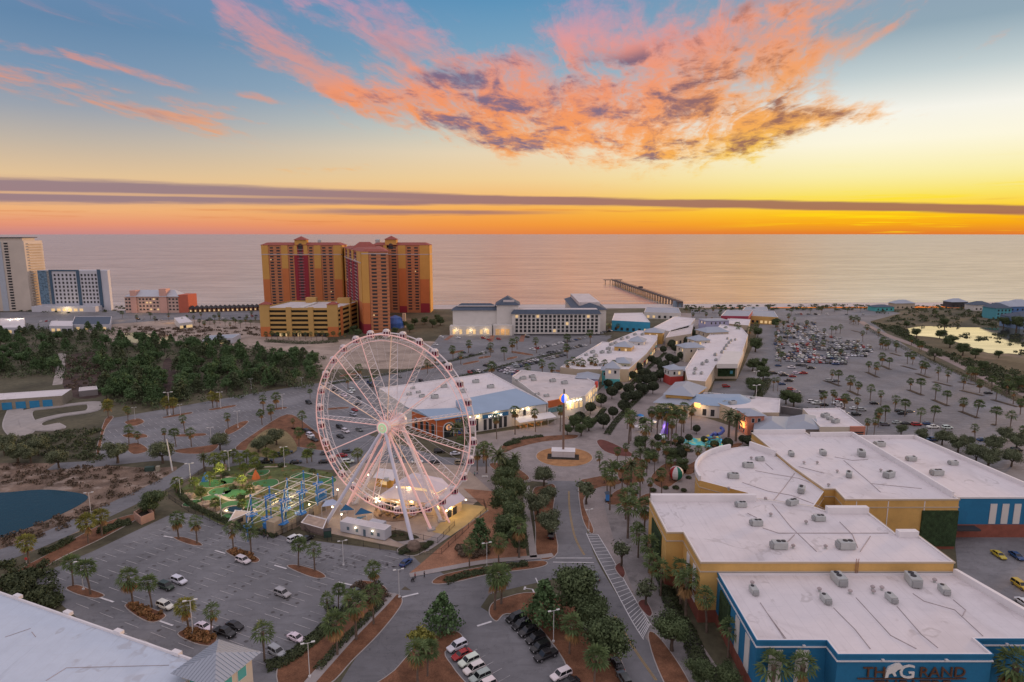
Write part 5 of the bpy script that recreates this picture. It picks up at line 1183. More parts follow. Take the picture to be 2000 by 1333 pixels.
def conifer(h, r, lf, tiers=9, per=26, size=.75, name='pine_tree', bare=.2):
    t = thing(name, '', ''); b = B(); trunk(b, [(0, 0, 0), (0, 0, h * .6), (0, 0, h)], [.2, .14, .04], 6)
    c = B()
    for k in range(tiers):
        f = (k + .3) / tiers; z = h * (bare + (1 - bare) * f); rr = r * (1 - f) ** .75 * rnd.uniform(.75, 1.15) + .25
        nb = max(3, int(6 * (1 - f)) + 2); a0 = rnd.uniform(0, 6)
        for j in range(nb):
            a = a0 + j * 6.283 / nb + rnd.uniform(-.3, .3); q = rr * rnd.uniform(.55, 1); e = (math.cos(a) * q, math.sin(a) * q, z + rnd.uniform(-.3, .5))
            b.tube((0, 0, z - .3), e, .04, 4, .02, False); cloud(c, e, (rr * .42 + .2, rr * .42 + .2, .5 + rr * .14), per // nb * 2, size, .2)
    cloud(c, (0, 0, h * .97), (.4, .4, .8), 10, size * .7, .2)
    b.build('trunk', M_bark2, t, local=True); c.build('crown', lf, t, local=True); return t
def bush(r, n, size, lf, flat=.75, name='shrub'):
    b = B(); cloud(b, (0, 0, r * flat * .5), (r, r, r * flat * .75), n, size, .45, -.3)
    for k in range(4): a = k * 1.57 + rnd.random(); cloud(b, (math.cos(a) * r * .6, math.sin(a) * r * .6, r * .35), (r * .55, r * .55, r * .5), n // 6, size, .4, -.2)
    return b.build(name, lf)
for k in range(8): proto('sabal', lambda k=k: fan_palm(rnd.uniform(5.4, 6.4), rnd.uniform(1.55, 2.15), rnd.choice([24, 32, 42]), rnd.choice([0, 6, 12, 18])))
for k in range(5): proto('wash', lambda: fan_palm(rnd.uniform(8.8, 9.8), 1.75, 30, 34, name='fan_palm', boot=False))
for k in range(2): proto('lime_palm', lambda: fan_palm(5, 1.8, 40, 6, leaf=M_lime))  # light on the lamp lit palms is put into their leaf colour
for k in range(2): proto('golf_palm', lambda: fan_palm(3.4, 1.7, 40, 0, leaf=M_golf))
for k in range(3): proto('date', lambda: feather_palm(7, 3.1))
for k in range(3): proto('oak', lambda: broad('live_oak', 7.5, 4.2, 6500, .25, M_oak, 13))
for k in range(2): proto('oakg', lambda: broad('live_oak', 6.5, 3.6, 4800, .24, M_oakg, 13))
for k in range(2): proto('small', lambda: broad('young_oak', 4.6, 2.0, 700, .26, M_oakg, 7))
for k in range(3): proto('clip', lambda: clipped())
for k in range(4): proto('pine', lambda: conifer(rnd.uniform(11, 13), 4.0, M_pine, 10, 110, .40, bare=.25))
for k in range(3): proto('pine', lambda: conifer(10.5, 3.8, M_pine2, 9, 100, .40, bare=.2))
for k in range(3): proto('pine', lambda: broad('pine_tree', 9.5, 3.9, 3000, .38, M_pine, 13, .5, .8))
proto('bigpine', lambda: conifer(10.5, 4.6, M_pine, 11, 90, .42, bare=.12)); proto('bigpine', lambda: conifer(10, 4.4, M_pine, 11, 90, .42, bare=.12))
proto('limetree', lambda: broad('yellow_pine', 8.5, 2.9, 2200, .32, M_lime, 9, .55))
for k in range(3): proto('bush', lambda: bush(1.5, 420, .24, M_bush))
for k in range(2): proto('brush', lambda: bush(1.8, 380, .26, M_brush))
for k in range(2): proto('grass_clump', lambda: bush(.7, 130, .22, M_grassy, 1.0, 'grass_clump'))
ARTICLE = {'sabal': ('cabbage palm', 'palm'), 'wash': ('tall brown skirted palm', 'palm'), 'lime_palm': ('lamp lit orange palm', 'palm'), 'golf_palm': ('small bright green palm', 'palm'), 'date': ('feathery date palm', 'palm'), 'oak': ('dark green live oak', 'tree'), 'oakg': ('greyish olive live oak', 'tree'), 'small': ('young street tree', 'tree'), 'clip': ('dark round clipped tree', 'tree'), 'pine': ('pine tree', 'tree'), 'bigpine': ('big bushy dark green pine', 'tree'), 'limetree': ('yellow green tree', 'tree'), 'bush': ('dark green shrub', 'shrub'), 'brush': ('brown dry shrub', 'shrub')}
HGT = {'sabal': 7.2, 'wash': 10.3, 'lime_palm': 6.2, 'golf_palm': 4.6, 'date': 9.2, 'oak': 8, 'oakg': 6.8, 'small': 5, 'clip': 6.4, 'pine': 12.5, 'bigpine': 11, 'limetree': 9, 'bush': 2, 'brush': 2.2}
def plants(key, place, lst, group=None, hdef=None, share=False, desc=None):
    """lst: (px, py of the foot, px row of the top or None)"""
    lst = sorted(lst); n = len(lst)
    for i, q in enumerate(lst):
        x, y = G(q[0], q[1]); h = HZ(q[0], q[2], (x, y)) if len(q) > 2 and q[2] else (hdef or HGT[key]) * rnd.uniform(.88, 1.1)
        s = h / HGT[key]; nm, cat = ARTICLE[key]; nm = desc or nm
        inst(key, x, y, nm + ' ' + place + ('' if share else which(i, n)), cat, group or (nm + 's ' + place.replace('on the', 'of the')), s)

PB = 'palms of the near palm lot'
plants('sabal', 'on the leftmost mulch island of the palm lot', [(143, 1145, 1092), (177, 1162, 1100)], PB)
plants('sabal', 'on the rust grass island in the palm lot', [(260, 1180, 1117), (297, 1187, 1130)], PB)
plants('sabal', 'on the red grass island next to the store', [(413, 1246, 1185)], PB); plants('lime_palm', 'on the red grass island next to the store', [(369, 1230, 1172)], PB)
plants('sabal', 'on the small island nearest the mini golf', [(349, 1053, 999), (385, 1062, 1009)], PB)
plants('sabal', 'on the rust grass island with a white car', [(456, 1076, 1024), (491, 1084, 1028)], PB)
plants('sabal', 'on the mulch island with a lamp post', [(583, 1107, 1057), (615, 1115, 1063)], PB)
plants('sabal', 'behind the corner pavilion of the store', [(517, 1292, 1220)], PB)
plants('sabal', 'along the walk between palm lot and road', [(733, 1153, 1103), (730, 1220, 1150), (696, 1250, 1167), (659, 1280, 1205), (641, 1213, 1162), (661, 1188, 1145), (680, 1192, 1152)], PB)
plants('lime_palm', 'in the hedge strip beside the pond road', [(173, 1062, 1008), (199, 1048, 1000), (57, 1102, 1050)], PB)
plants('sabal', 'under the yellow green tree at the road fork', [(816, 1340, 1262), (835, 1322, 1258)])
plants('sabal', 'in the mulch nose of the black car lot', [(966, 1192, 1108), (979, 1181, 1107)])
plants('sabal', 'along the curved walk by the wheel fence', [(917, 1110, 1061), (974, 1100, 1048), (1014, 1090, 1012)])
plants('sabal', 'in the mulch between black cars and the road', [(1112, 1278, 1210), (1160, 1345, 1270)])
plants('sabal', 'beside the yellow hall wall', [(1329, 1182, 1095), (1339, 1208, 1112), (1380, 1236, 1158), (1267, 1120, 1050), (1226, 1052, 975), (1258, 1040, 975), (1243, 1065, 1022)])
plants('sabal', 'in front of the blue hall stripes', [(1422, 1284, 1213), (1506, 1384, 1279), (1563, 1384, 1281)])
plants('sabal', 'at the corner of the blue hall front', [(1972, 1392, 1268)])
plants('wash', 'between beach ball and yellow hall', [(1191, 997, 922), (1250, 982, 916), (1269, 974, 936), (1292, 974, 917), (1215, 954, 905), (1263, 930, 884), (1278, 927, 886)])
plants('date', 'between the roundabout and the beach ball', [(1232, 952, 895), (1195, 950, 898), (1273, 887, 858), (1250, 905, 872)])
plants('wash', 'standing in the lit palm court', [(1272, 844, 797), (1283, 850, 800), (1293, 852, 792), (1300, 858, 800), (1305, 860, 790), (1313, 848, 795), (1320, 850, 798), (1335, 845, 790), (1283, 836, 796), (1350, 840, 795), (1330, 862, 806), (1310, 872, 815), (1225, 838, 800), (1232, 862, 806)])
plants('date', 'in front of the curved white restaurant', [(1423, 854, 798), (1437, 862, 805)])
plants('wash', 'behind the round theatre hall', [(1360, 915, 872), (1380, 905, 868), (1395, 890, 862)])
plants('sabal', 'at the edge of the palm court near roundabout', [(1228, 867, 807), (1260, 877, 823)])
plants('sabal', 'in the bed left of the roundabout', [(932, 922, 872), (950, 924, 870), (945, 905, 862), (900, 900, 855)])
plants('date', 'in the bed left of the roundabout', [(974, 942, 874), (1005, 930, 884), (893, 880, 822), (905, 862, 815)])
plants('wash', 'in front of the white arcade', [(1006, 849, 795), (970, 858, 812), (1046, 844, 800), (1094, 843, 795)])
plants('sabal', 'in the empty lot beside the kart track', [(252, 868, 835), (270, 868, 846), (322, 862, 837), (344, 873, 840), (374, 873, 840), (361, 846, 814), (446, 838, 807), (250, 824, 800)], 'palms of the empty lot')
plants('lime_palm', 'where the empty lot meets the wood', [(327, 811, 778), (339, 811, 780), (416, 797, 768), (424, 796, 770), (212, 818, 784), (250, 815, 795)], 'palms of the empty lot', desc='yellowish palm')
plants('date', 'at the corner of mini golf and road', [(399, 921, 884)])
plants('sabal', 'in the lot between wood and wheel', [(606, 779, 762), (591, 838, 805), (573, 838, 818), (584, 873, 837), (609, 902, 868), (540, 800, 770), (515, 805, 772), (512, 830, 800), (530, 822, 790), (700, 742, 715), (728, 760, 735), (680, 762, 735), (640, 760, 738), (960, 740, 710), (900, 712, 688), (958, 695, 672), (985, 705, 680), (1030, 745, 712), (1060, 738, 705), (1078, 742, 712), (835, 730, 705), (850, 720, 695), (885, 702, 678), (1000, 690, 665), (1010, 683, 660), (1048, 690, 662), (1108, 700, 672), (1153, 672, 645), (1108, 680, 655), (915, 690, 668)], 'palms of the middle lot')
plants('golf_palm', 'growing inside the mini golf garden', [(422, 922, 888), (440, 912, 884), (455, 905, 880), (470, 915, 888), (482, 905, 882), (495, 912, 886), (432, 935, 908), (410, 950, 925), (478, 930, 908), (500, 925, 898), (520, 900, 878), (535, 905, 882), (395, 980, 955), (420, 1000, 975), (380, 958, 935), (475, 955, 930), (490, 975, 950), (475, 1000, 978), (555, 900, 876), (345, 965, 935), (700, 905, 878), (675, 930, 905), (600, 905, 880)])
FL = 'palms of the far car park'
far = [(890, 620), (945, 645), (787, 670), (838, 690), (497, 740), (548, 765), (640, 820), (700, 850), (797, 890), (880, 930), (990, 975), (1068, 1015), (1112, 815), (1193, 845), (1187, 1075), (1290, 1060), (1305, 890), (1397, 930), (1330, 735), (1400, 750), (1195, 680), (1225, 690), (1088, 605), (1130, 610), (1522, 985), (1628, 1025), (1780, 1085), (1890, 1115), (1525, 805), (1653, 830), (1585, 740), (1620, 735), (1545, 745), (1780, 890), (1915, 920), (995, 505), (740, 430), (770, 372), (860, 400), (875, 490), (895, 485), (920, 500), (940, 490), (1180, 510), (1195, 508), (1120, 460), (530, 370), (563, 370), (495, 385), (1615, 1215), (860, 1080), (1970, 1000), (1980, 1210), (915, 1060), (595, 960), (1860, 860)]
rows = {}
for a, b_ in far: rows.setdefault(int((b_ - 360) // 110), []).append((1500 + a / 4, 560 + b_ / 4))
for k in rows: plants('sabal', 'in %s palm row of the far car park' % nth(k), rows[k], FL, 8.0)
plants('sabal', 'at the marsh edge of the car park', [(1500 + a / 4, 560 + b_ / 4) for a, b_ in [(1860, 780), (1930, 800), (1975, 830), (1560, 700), (640, 290), (665, 300), (685, 290), (705, 300), (650, 285), (1000, 520), (1600, 720), (1745, 820), (1300, 250), (1200, 225), (1565, 230)]], FL, 7.5)
plants('wash', 'at the near car park edge', [(1500 + a / 4, 560 + b_ / 4) for a, b_ in [(75, 820), (40, 820), (410, 960), (440, 950), (500, 930), (520, 940), (590, 970), (690, 1010), (770, 1170), (825, 1180), (860, 1100)]], FL, 8.5)
plants('sabal', 'standing in rows among the crowded far cars', [(1500 + a / 4, 560 + b_ / 4) for a, b_ in [(80, 560), (85, 470), (60, 430), (350, 470), (150, 420), (300, 330), (160, 270), (200, 300), (120, 330), (70, 350), (230, 380), (440, 400), (430, 500), (560, 560), (680, 520), (100, 600), (180, 230), (330, 220), (420, 210), (520, 200), (720, 200), (620, 215)]], FL, 8)
plants('wash', 'at the tan end of the shop row', [(1110 + k, 735 + m, 700 + m) for k, m in ((8, 0), (18, 2), (30, 4), (44, 0), (52, 2), (-2, 6), (70, 4), (88, 6))])
plants('sabal', 'at the gap in the pink shop row', [(1415, 660, 640), (1428, 658, 642), (1440, 662, 640), (1463, 665, 640), (1475, 655, 630), (1438, 655, 632)])
plants('sabal', 'along the beach road by the garage and inn', [(240 + k * 21 + (k % 3) * 6, 622 + (k * 7) % 12) for k in range(13)] + [(380 + k * 10, 632 + (k * 5) % 12) for k in range(13)] + [(520 + k * 11, 665) for k in range(16)], hdef=7)
plants('sabal', 'among the beach buildings near the pier', [(1340 + k * 13, 612 + (k * 11) % 22) for k in range(12)] + [(1180 + k * 9, 640 + (k * 7) % 14) for k in range(10)], hdef=7)
# broad trees
plants('bigpine', 'beside the road fork by the white cars', [(865, 1235, 1152)])
plants('limetree', 'beside the road fork', [(822, 1300, 1225)])
plants('oak', 'between the black cars and the theatre road', [(1128, 1205, 1112), (1185, 1298, 1212), (1160, 1240, 1170)])
plants('bigpine', 'behind the row of black cars', [(1063, 1222, 1130)])
plants('oak', 'in the mulch by the theatre forecourt', [(1312, 1272, 1205), (1365, 1340, 1290), (1420, 1345, 1300)])
plants('small', 'along the theatre forecourt', [(1213, 1106, 1058), (1262, 1182, 1135), (1145, 985, 940)])
plants('bigpine', 'inside the wheel fence corner', [(938, 1072, 1010)])
plants('oak', 'in the tree belt between wheel and road', [(985, 960, 912), (1000, 985, 930), (985, 1010, 955), (1005, 1035, 980), (990, 1060, 1005), (1012, 1080, 1035), (995, 935, 895)])
plants('oakg', 'in the tree belt along the theatre road', [(1062, 950, 915), (1070, 985, 950), (1072, 1048, 1000), (1050, 1010, 960)])
plants('oakg', 'along the road to the kart track', [(230, 905, 862), (318, 905, 864), (115, 915, 880)]); plants('oak', 'beside the square planter by the road', [(300, 1005, 960)])
plants('bush', 'beside the long store roof', [(20, 1140), (40, 1150), (60, 1130), (80, 1165), (30, 1165), (100, 1180)], hdef=4)
plants('oakg', 'in scrub beside the kart track', [(35, 905, 865), (75, 890, 855), (60, 905, 872), (10, 890, 850)])
ST = [(1236, 745), (1277, 746), (1293, 730), (1195 + 40, 787), (1174, 795), (1132, 832), (1178, 838), (1218, 808), (1197, 818), (1207, 768), (1247, 755), (1245, 730), (1195, 780), (1275, 770), (1250, 770), (1153, 810), (1311, 683), (1307, 710), (1330, 695), (1345, 680), (1326, 665), (1272, 712), (1295, 692), (1350, 651), (1378, 653), (1325, 665), (1335, 660), (1360, 668), (1346, 680), (1312, 680), (1331, 697), (1310, 710), (1294, 728), (1365, 660), (1290, 745), (1262, 742), (1188, 760)]
ST += [(1222, 790), (1228, 775), (1256, 742), (1284, 718), (1318, 690), (1262, 755), (1338, 672), (1352, 660), (1300, 720), (1300, 738), (1318, 715), (1330, 705), (1275, 752), (1245, 785), (1258, 772), (1370, 645), (1385, 640)]
ST = sorted(set(ST), key=lambda q: -q[1])
for i, q in enumerate(ST):
    x, y = G(q[0], q[1]); inst('clip', x, y, 'dark round clipped tree of the shopping street, %s counting from the roundabout' % nth(i), 'tree', 'clipped street trees', rnd.uniform(.95, 1.25))
plants('clip', 'between palm court and round hall', [(1328, 872, 852), (1328, 903, 872), (1420, 880, 855), (1375, 868, 852), (1462, 875, 850), (1285, 865, 848)], 'clipped court trees')
plants('oak', 'behind the pink shop row', [(1475, 688, 660), (1470, 725, 700), (1485, 722, 705), (1493, 715, 700), (1475, 770, 740), (1490, 745, 715), (1468, 760, 738), (1535, 790, 762), (1550, 795, 765), (1515, 640, 622), (1480, 660, 640)])
plants('oakg', 'at the edge of the far car park', [(1825, 705, 680), (1760, 850, 830), (1890, 875, 850), (1960, 862, 835), (1840, 870, 840), (1870, 885, 850), (1940, 885, 850), (1985, 880, 845), (1905, 905, 870), (1930, 915, 875), (1975, 912, 880), (1800, 862, 838)])
plants('oak', 'on the marsh bank', [(1835, 662, 645), (1855, 680, 655), (1880, 695, 670), (1790, 660, 642), (1770, 640, 628), (1905, 700, 680), (1920, 725, 705), (1950, 700, 685), (1960, 640, 620), (1985, 645, 618), (1845, 640, 622), (1990, 760, 735), (1970, 770, 745)])
# wood of pines at the left: the trees that show, one by one
W1 = [(-40, 652), (60, 648), (190, 645), (215, 662), (330, 668), (470, 676), (560, 700), (632, 712), (628, 742), (520, 764), (420, 772), (330, 792), (205, 800), (200, 772), (190, 700), (120, 700), (110, 730), (-40, 740)]
CL = [[(315, 705), (338, 700), (350, 760), (340, 800), (318, 790)], [(225, 648), (335, 648), (335, 673), (225, 673)]]
cand = []
while len(cand) < 285:
    px, py = rnd.uniform(-40, 632), 640 + 160 * rnd.random() ** .8
    if not inpoly(px, py, W1) or any(inpoly(px, py, c) for c in CL): continue
    if px < 205 and py < 700 and rnd.random() < .25: continue
    cand.append((px, py))
cand.sort(key=lambda q: -q[1])
for i, (px, py) in enumerate(cand):
    x, y = G(px, py); zone = 'in the front edge of the wood beside the empty lot' if py > 735 else ('in the middle of the pine wood' if py > 690 else 'at the back of the wood toward the beach road')
    inst('pine', x, y, 'dark green pine tree ' + zone, 'tree', 'pines ' + zone, rnd.uniform(.7, 1.12))
# hedges and ground cover
def hedge(line, w, h, label, n=700, lf=None, size=.26, name='hedge'):
    p = PX(line); p = spline(p, 4, False); L = sum(math.dist(p[i], p[i + 1]) for i in range(len(p) - 1)); b = B(); n = int(L * w * h * 26)
    cum = [0]
    for i in range(len(p) - 1): cum.append(cum[-1] + math.dist(p[i], p[i + 1]))
    for _ in range(min(n, 6000)):
        s = rnd.random() * L; i = max(j for j in range(len(p) - 1) if cum[j] <= s); f = (s - cum[i]) / max(1e-6, cum[i + 1] - cum[i]); c = Vector(p[i]).lerp(Vector(p[i + 1]), f)
        d = (Vector(p[i + 1]) - Vector(p[i])).normalized(); nn_ = Vector((-d.y, d.x)); a = rnd.uniform(0, math.pi); k = rnd.random() ** .35; bump = .8 + .3 * math.sin(s * 1.7) * math.sin(s * .6 + 1)
        q = c + nn_ * math.cos(a) * w / 2 * k; z = math.sin(a) * h * k * bump + .1
        quad(b, Vector((q.x, q.y, z)), (Vector((nn_.x * math.cos(a), nn_.y * math.cos(a), math.sin(a))) + rv() * .8).normalized(), rv(), size * .6, size)
    o = b.build(name, lf or M_bush); tag(o, label, 'hedge'); return o
hedge([(870, 1140), (900, 1128), (950, 1118), (1000, 1108), (1030, 1104)], 2.6, 1.5, 'long dark hedge along the curved walk beside the wheel road')
hedge([(620, 1310), (660, 1265), (700, 1225), (745, 1180)], 2.2, 1.2, 'dark hedge beside the walk, on the road side of it')
hedge([(580, 1280), (620, 1240), (660, 1205), (700, 1170), (740, 1140)], 2.6, 1.2, 'dark hedge beside the walk, on the palm lot side of it')
hedge([(80, 1085), (110, 1072), (140, 1055)], 3.0, 1.8, 'dark hedge at the pond road end of the palm lot')
hedge([(195, 1045), (220, 1032), (255, 1022)], 3.4, 2.2, 'tall dark hedge beside the square planter')
hedge([(1000, 862), (1030, 857), (1060, 853)], 2.4, 1.2, 'clipped hedge in the orange bed beside the roundabout')
hedge([(1000, 868), (985, 872), (1015, 864)], 2.4, 1.8, 'dark shrub bed at the far side of the roundabout')
hedge([(1300, 1150), (1320, 1200), (1345, 1240), (1370, 1300), (1420, 1340)], 4.5, 1.2, 'dark planting strip along the foot of the theatre halls')
hedge([(1265, 1060), (1280, 1110), (1296, 1150)], 2.2, 1.2, 'dark hedge at the foot of the green theatre screen')
hedge([(345, 955), (370, 985), (430, 1015), (480, 1035), (540, 1050)], 2.2, 1.6, 'hedge along the black fence of the mini golf')
hedge([(720, 1180), (745, 1165), (690, 1150)], 5, 2.0, 'round brown shrub mass at the corner of palm lot', lf=M_brush)
hedge([(640, 1225), (600, 1260), (560, 1290), (520, 1305)], 4, 1.4, 'low shrub bed behind the parked white sedan')
hedge([(860, 745), (940, 728), (1000, 712), (1060, 698), (1100, 690)], 3, 1.6, 'dark hedge strip between hotel lot and middle lot')
hedge([(640, 752), (740, 735), (840, 716), (950, 690)], 3, 1.5, 'long dark hedge between sandy field and the middle lot')
hedge([(520, 668), (600, 672), (660, 668)], 6, 3, 'dark hedge at the foot of the parking garage')
hedge([(1690, 640), (1760, 678), (1830, 712), (1900, 742), (2000, 790)], 6, 1.6, 'long dark hedge between the big car park and the marsh track')
hedge([(1455, 800), (1470, 785), (1490, 765), (1500, 742)], 5, 2.2, 'dark hedge beside the service road behind the shops')
hedge([(1555, 805), (1600, 803), (1625, 806)], 4, 1.8, 'clipped hedge behind the grey service yard wall')
def scrub(px, n, size, lf, label, zmax=1.2, name='undergrowth', avoid=()):
    P = PX(px); xs = [p[0] for p in P]; ys = [p[1] for p in P]; b = B(); k = 0; tries = 0
    cs = []
    while len(cs) < n // 28 and tries < n * 4:
        tries += 1
        x, y = rnd.uniform(min(xs), max(xs)), rnd.uniform(min(ys), max(ys))
        if inpoly(x, y, P) and not any(inpoly(x, y, a) for a in avoid): cs.append((x, y))
    for x, y in cs:
        r = rnd.uniform(.8, 2.4) * size / .4; cloud(b, (x, y, zmax * .2), (r, r, zmax * rnd.uniform(.4, 1)), 28, size, .3, -.1)
    o = b.build(name, lf); o['kind'] = 'stuff'; o['label'] = label; return o
scrub([(0, 905), (120, 908), (300, 918), (335, 930), (230, 985), (190, 1000), (170, 955), (60, 950), (0, 958)], 3200, .42, M_brush, 'brown dry brush on the pond bank')
scrub([(0, 880), (200, 905), (200, 840), (120, 845), (0, 860)], 4500, .45, M_bush, 'dark scrub between kart track and road', 1.8)
scrub([(0, 1050), (100, 1015), (180, 985), (200, 1000), (100, 1045), (0, 1075)], 1800, .38, M_brush, 'reeds and brush along the near pond bank', 1.0)
scrub([(0, 1100), (110, 1100), (120, 1190), (60, 1180), (0, 1160)], 2200, .40, M_bush, 'dark shrubs between the pond road and the store roof', 1.6)
scrub([(0, 640), (200, 640), (640, 700), (620, 760), (330, 800), (205, 805), (190, 760), (120, 740), (0, 742)], 26000, .6, M_pine2, 'dark undergrowth of the pine wood', 4.5, avoid=[PX(c) for c in CL])
scrub([(125, 700), (200, 690), (205, 770), (130, 768)], 2500, .6, M_brush, 'dead brown brush in the clearing of the wood', 1.4)
scrub([(1700, 630), (1760, 640), (1800, 672), (1900, 705), (2060, 740), (2060, 800), (1980, 770), (1850, 700), (1760, 660)], 13000, .6, M_bush, 'dark marsh scrub on the near bank', 1.8)
scrub([(1860, 650), (2060, 655), (2060, 705), (1960, 690)], 1300, .7, M_bush, 'small reed islets in the marsh', 1.0)
scrub([(1740, 600), (2060, 590), (2060, 642), (1880, 638), (1760, 640), (1700, 618)], 9000, .8, M_bush, 'dark dune scrub beyond the marsh', 2.4)
scrub([(1340, 598), (1700, 596), (1700, 606), (1340, 610)], 3000, .9, M_bush, 'dune scrub between car park and beach', 2.0)
scrub([(0, 602), (520, 598), (520, 606), (380, 612), (0, 612)], 2200, .8, M_bush, 'dune scrub behind the beach on the hotel side', 1.8)
scrub([(230, 640), (520, 640), (520, 655), (340, 660), (230, 652)], 3000, .8, M_brush, 'dry shore brush around the small pond', 1.8)

hedge([(1150, 836), (1166, 818), (1180, 800)], 3, 1.4, 'dark planting strip on the hotel side of the shopping street')
hedge([(1185, 850), (1205, 822), (1235, 790), (1262, 765)], 3.5, 1.4, 'dark planting strip on the palm court side of the shopping street')
hedge([(1225, 760), (1250, 735), (1275, 712), (1300, 690)], 3, 1.2, 'dark planting strip further up the shopping street')
hedge([(1275, 872), (1310, 866), (1350, 884)], 3, 1.3, 'dark shrub bed in front of the palm court')
hedge([(1360, 925), (1400, 905), (1440, 885), (1468, 872)], 3, 1.4, 'dark planting strip behind the round theatre hall')
plants('oak', 'around the pool garden of the condo tower', [(790, 640), (810, 636), (830, 634), (800, 650), (845, 640), (860, 636), (772, 655), (855, 628), (690, 652), (700, 660)])
plants('oakg', 'among the empty lot islands', [(430, 880), (520, 880), (505, 885), (540, 870)])

plants('wash', 'in the grove before the round hall', [(1205, 915, 875), (1222, 905, 868), (1240, 930, 885), (1285, 905, 865), (1300, 915, 872), (1308, 940, 896), (1255, 945, 902), (1225, 975, 925), (1200, 955, 905), (1295, 890, 850), (1340, 905, 868), (1318, 888, 850)])
plants('sabal', 'in the grove beside the theatre road', [(1180, 945, 905), (1186, 960, 918), (1172, 920, 885), (1240, 1000, 950), (1222, 1015, 960), (1246, 1090, 1030), (1272, 1150, 1090), (1290, 1165, 1100)])
plants('oak', 'in the grove between roundabout and round hall', [(1250, 880, 852), (1310, 905, 875), (1268, 905, 878), (1332, 925, 895)])
plants('bush', 'under the palms between roundabout and round hall', [(1190, 970), (1215, 940), (1240, 965), (1260, 915), (1285, 940), (1300, 955), (1220, 920), (1320, 955), (1275, 960), (1230, 985), (1335, 960), (1345, 935)], hdef=1.5)
plants('clip', 'around the lit palm court', [(1255, 832, 815), (1360, 848, 830), (1395, 880, 860), (1345, 865, 848), (1272, 818, 802), (1450, 868, 850)], 'clipped court trees')
plants('oak', 'beside the white arcade and street mouth', [(1120, 838, 812), (1135, 852, 828), (1150, 842, 815), (1108, 850, 830)])
# ---------------- traffic islands ----------------
ISL = [[(128, 1150), (150, 1143), (178, 1152), (205, 1163), (185, 1170), (150, 1162)], [(243, 1185), (262, 1178), (300, 1190), (325, 1203), (300, 1217), (270, 1207)],
       [(346, 1240), (370, 1228), (400, 1235), (425, 1245), (412, 1262), (380, 1258)], [(338, 1050), (360, 1050), (390, 1060), (395, 1067), (375, 1066), (350, 1058)],
       [(440, 1078), (460, 1073), (495, 1085), (508, 1095), (495, 1100), (465, 1092)], [(560, 1107), (580, 1104), (620, 1115), (637, 1127), (620, 1131), (590, 1122)],
       [(690, 1150), (705, 1135), (740, 1140), (757, 1155), (735, 1175), (700, 1172)]]
for p in ISL: island(p)
island([(540, 1310), (580, 1275), (640, 1225), (700, 1178), (730, 1160), (772, 1160), (786, 1170), (780, 1190), (740, 1240), (690, 1290), (640, 1340), (560, 1360)], z=.15)
island([(30, 1118), (90, 1085), (150, 1050), (210, 1020), (262, 1005), (272, 1012), (200, 1052), (120, 1090), (60, 1125)])
island([(845, 1135), (870, 1122), (940, 1108), (1000, 1100), (1060, 1096), (1068, 1104), (1040, 1112), (960, 1122), (890, 1138), (850, 1142)])
island([(955, 1200), (960, 1180), (985, 1168), (1040, 1158), (1130, 1175), (1190, 1240), (1230, 1330), (1260, 1400), (1150, 1400), (1100, 1290), (1040, 1215), (990, 1200), (970, 1215)])
island([(720, 1360), (770, 1310), (820, 1255), (860, 1235), (895, 1235), (905, 1255), (870, 1275), (890, 1310), (920, 1370)])
island([(1265, 1245), (1275, 1235), (1300, 1260), (1340, 1320), (1370, 1390), (1330, 1390), (1285, 1310)])
island([(1130, 945), (1150, 935), (1190, 930), (1215, 945), (1165, 955), (1140, 980), (1160, 1035), (1150, 1040), (1135, 1005)])
island([(1040, 960), (1060, 950), (1085, 950), (1080, 1010), (1090, 1080), (1050, 1090), (1045, 1030)])
island([(980, 872), (1010, 862), (1060, 853), (1125, 850), (1120, 858), (1060, 864), (1010, 876), (985, 885)])
island([(955, 908), (975, 905), (1010, 915), (1035, 935), (1010, 940), (975, 925)])
island([(1165, 863), (1180, 860), (1215, 875), (1238, 890), (1215, 892), (1180, 882)], mat('maroon_mulch', (.15, .055, .045), .95, .25, .3, fine=.25))
island([(1200, 1110), (1212, 1100), (1222, 1120), (1215, 1130)], MATS['maroon_mulch']); island([(1245, 1180), (1260, 1172), (1275, 1198), (1265, 1205)], MATS['maroon_mulch'])
for p in [[(243, 825), (270, 818), (282, 825), (260, 833)], [(240, 850), (280, 848), (287, 855), (250, 856)], [(345, 850), (398, 847), (398, 852), (350, 854)], [(320, 815), (370, 806), (372, 809), (325, 817)], [(410, 800), (455, 792), (458, 795), (415, 802)], [(440, 840), (470, 825), (486, 824), (470, 838), (445, 850)], [(245, 872), (270, 866), (290, 880), (260, 888)], [(340, 880), (400, 872), (428, 868), (410, 885), (360, 887)]]:
    island(p)
island([(188, 880), (205, 820), (222, 815), (205, 840), (195, 885)])
island([(460, 880), (500, 845), (560, 810), (600, 830), (650, 880), (560, 872)], smooth=True)
ground('lawn', spline(PX([(480, 880), (520, 840), (560, 845), (580, 880), (530, 895)]), 4), .22, M_lawn)
for a, b_ in [((535, 800), (560, 797)), ((665, 735), (700, 730)), ((820, 722), (850, 718)), ((905, 712), (935, 706)), ((990, 702), (1010, 698)), ((880, 690), (905, 686)), ((935, 700), (958, 697)), ((1000, 688), (1040, 694)), ((1085, 725), (1105, 727)), ((570, 838), (612, 842)), ((640, 800), (680, 797))]:
    island([(a[0], a[1] - 1.5), ((a[0] + b_[0]) / 2, (a[1] + b_[1]) / 2 - 2.2), (b_[0], b_[1] - 1.2), (b_[0], b_[1] + 1.2), ((a[0] + b_[0]) / 2, (a[1] + b_[1]) / 2 + 2), (a[0], a[1] + 1.5)])
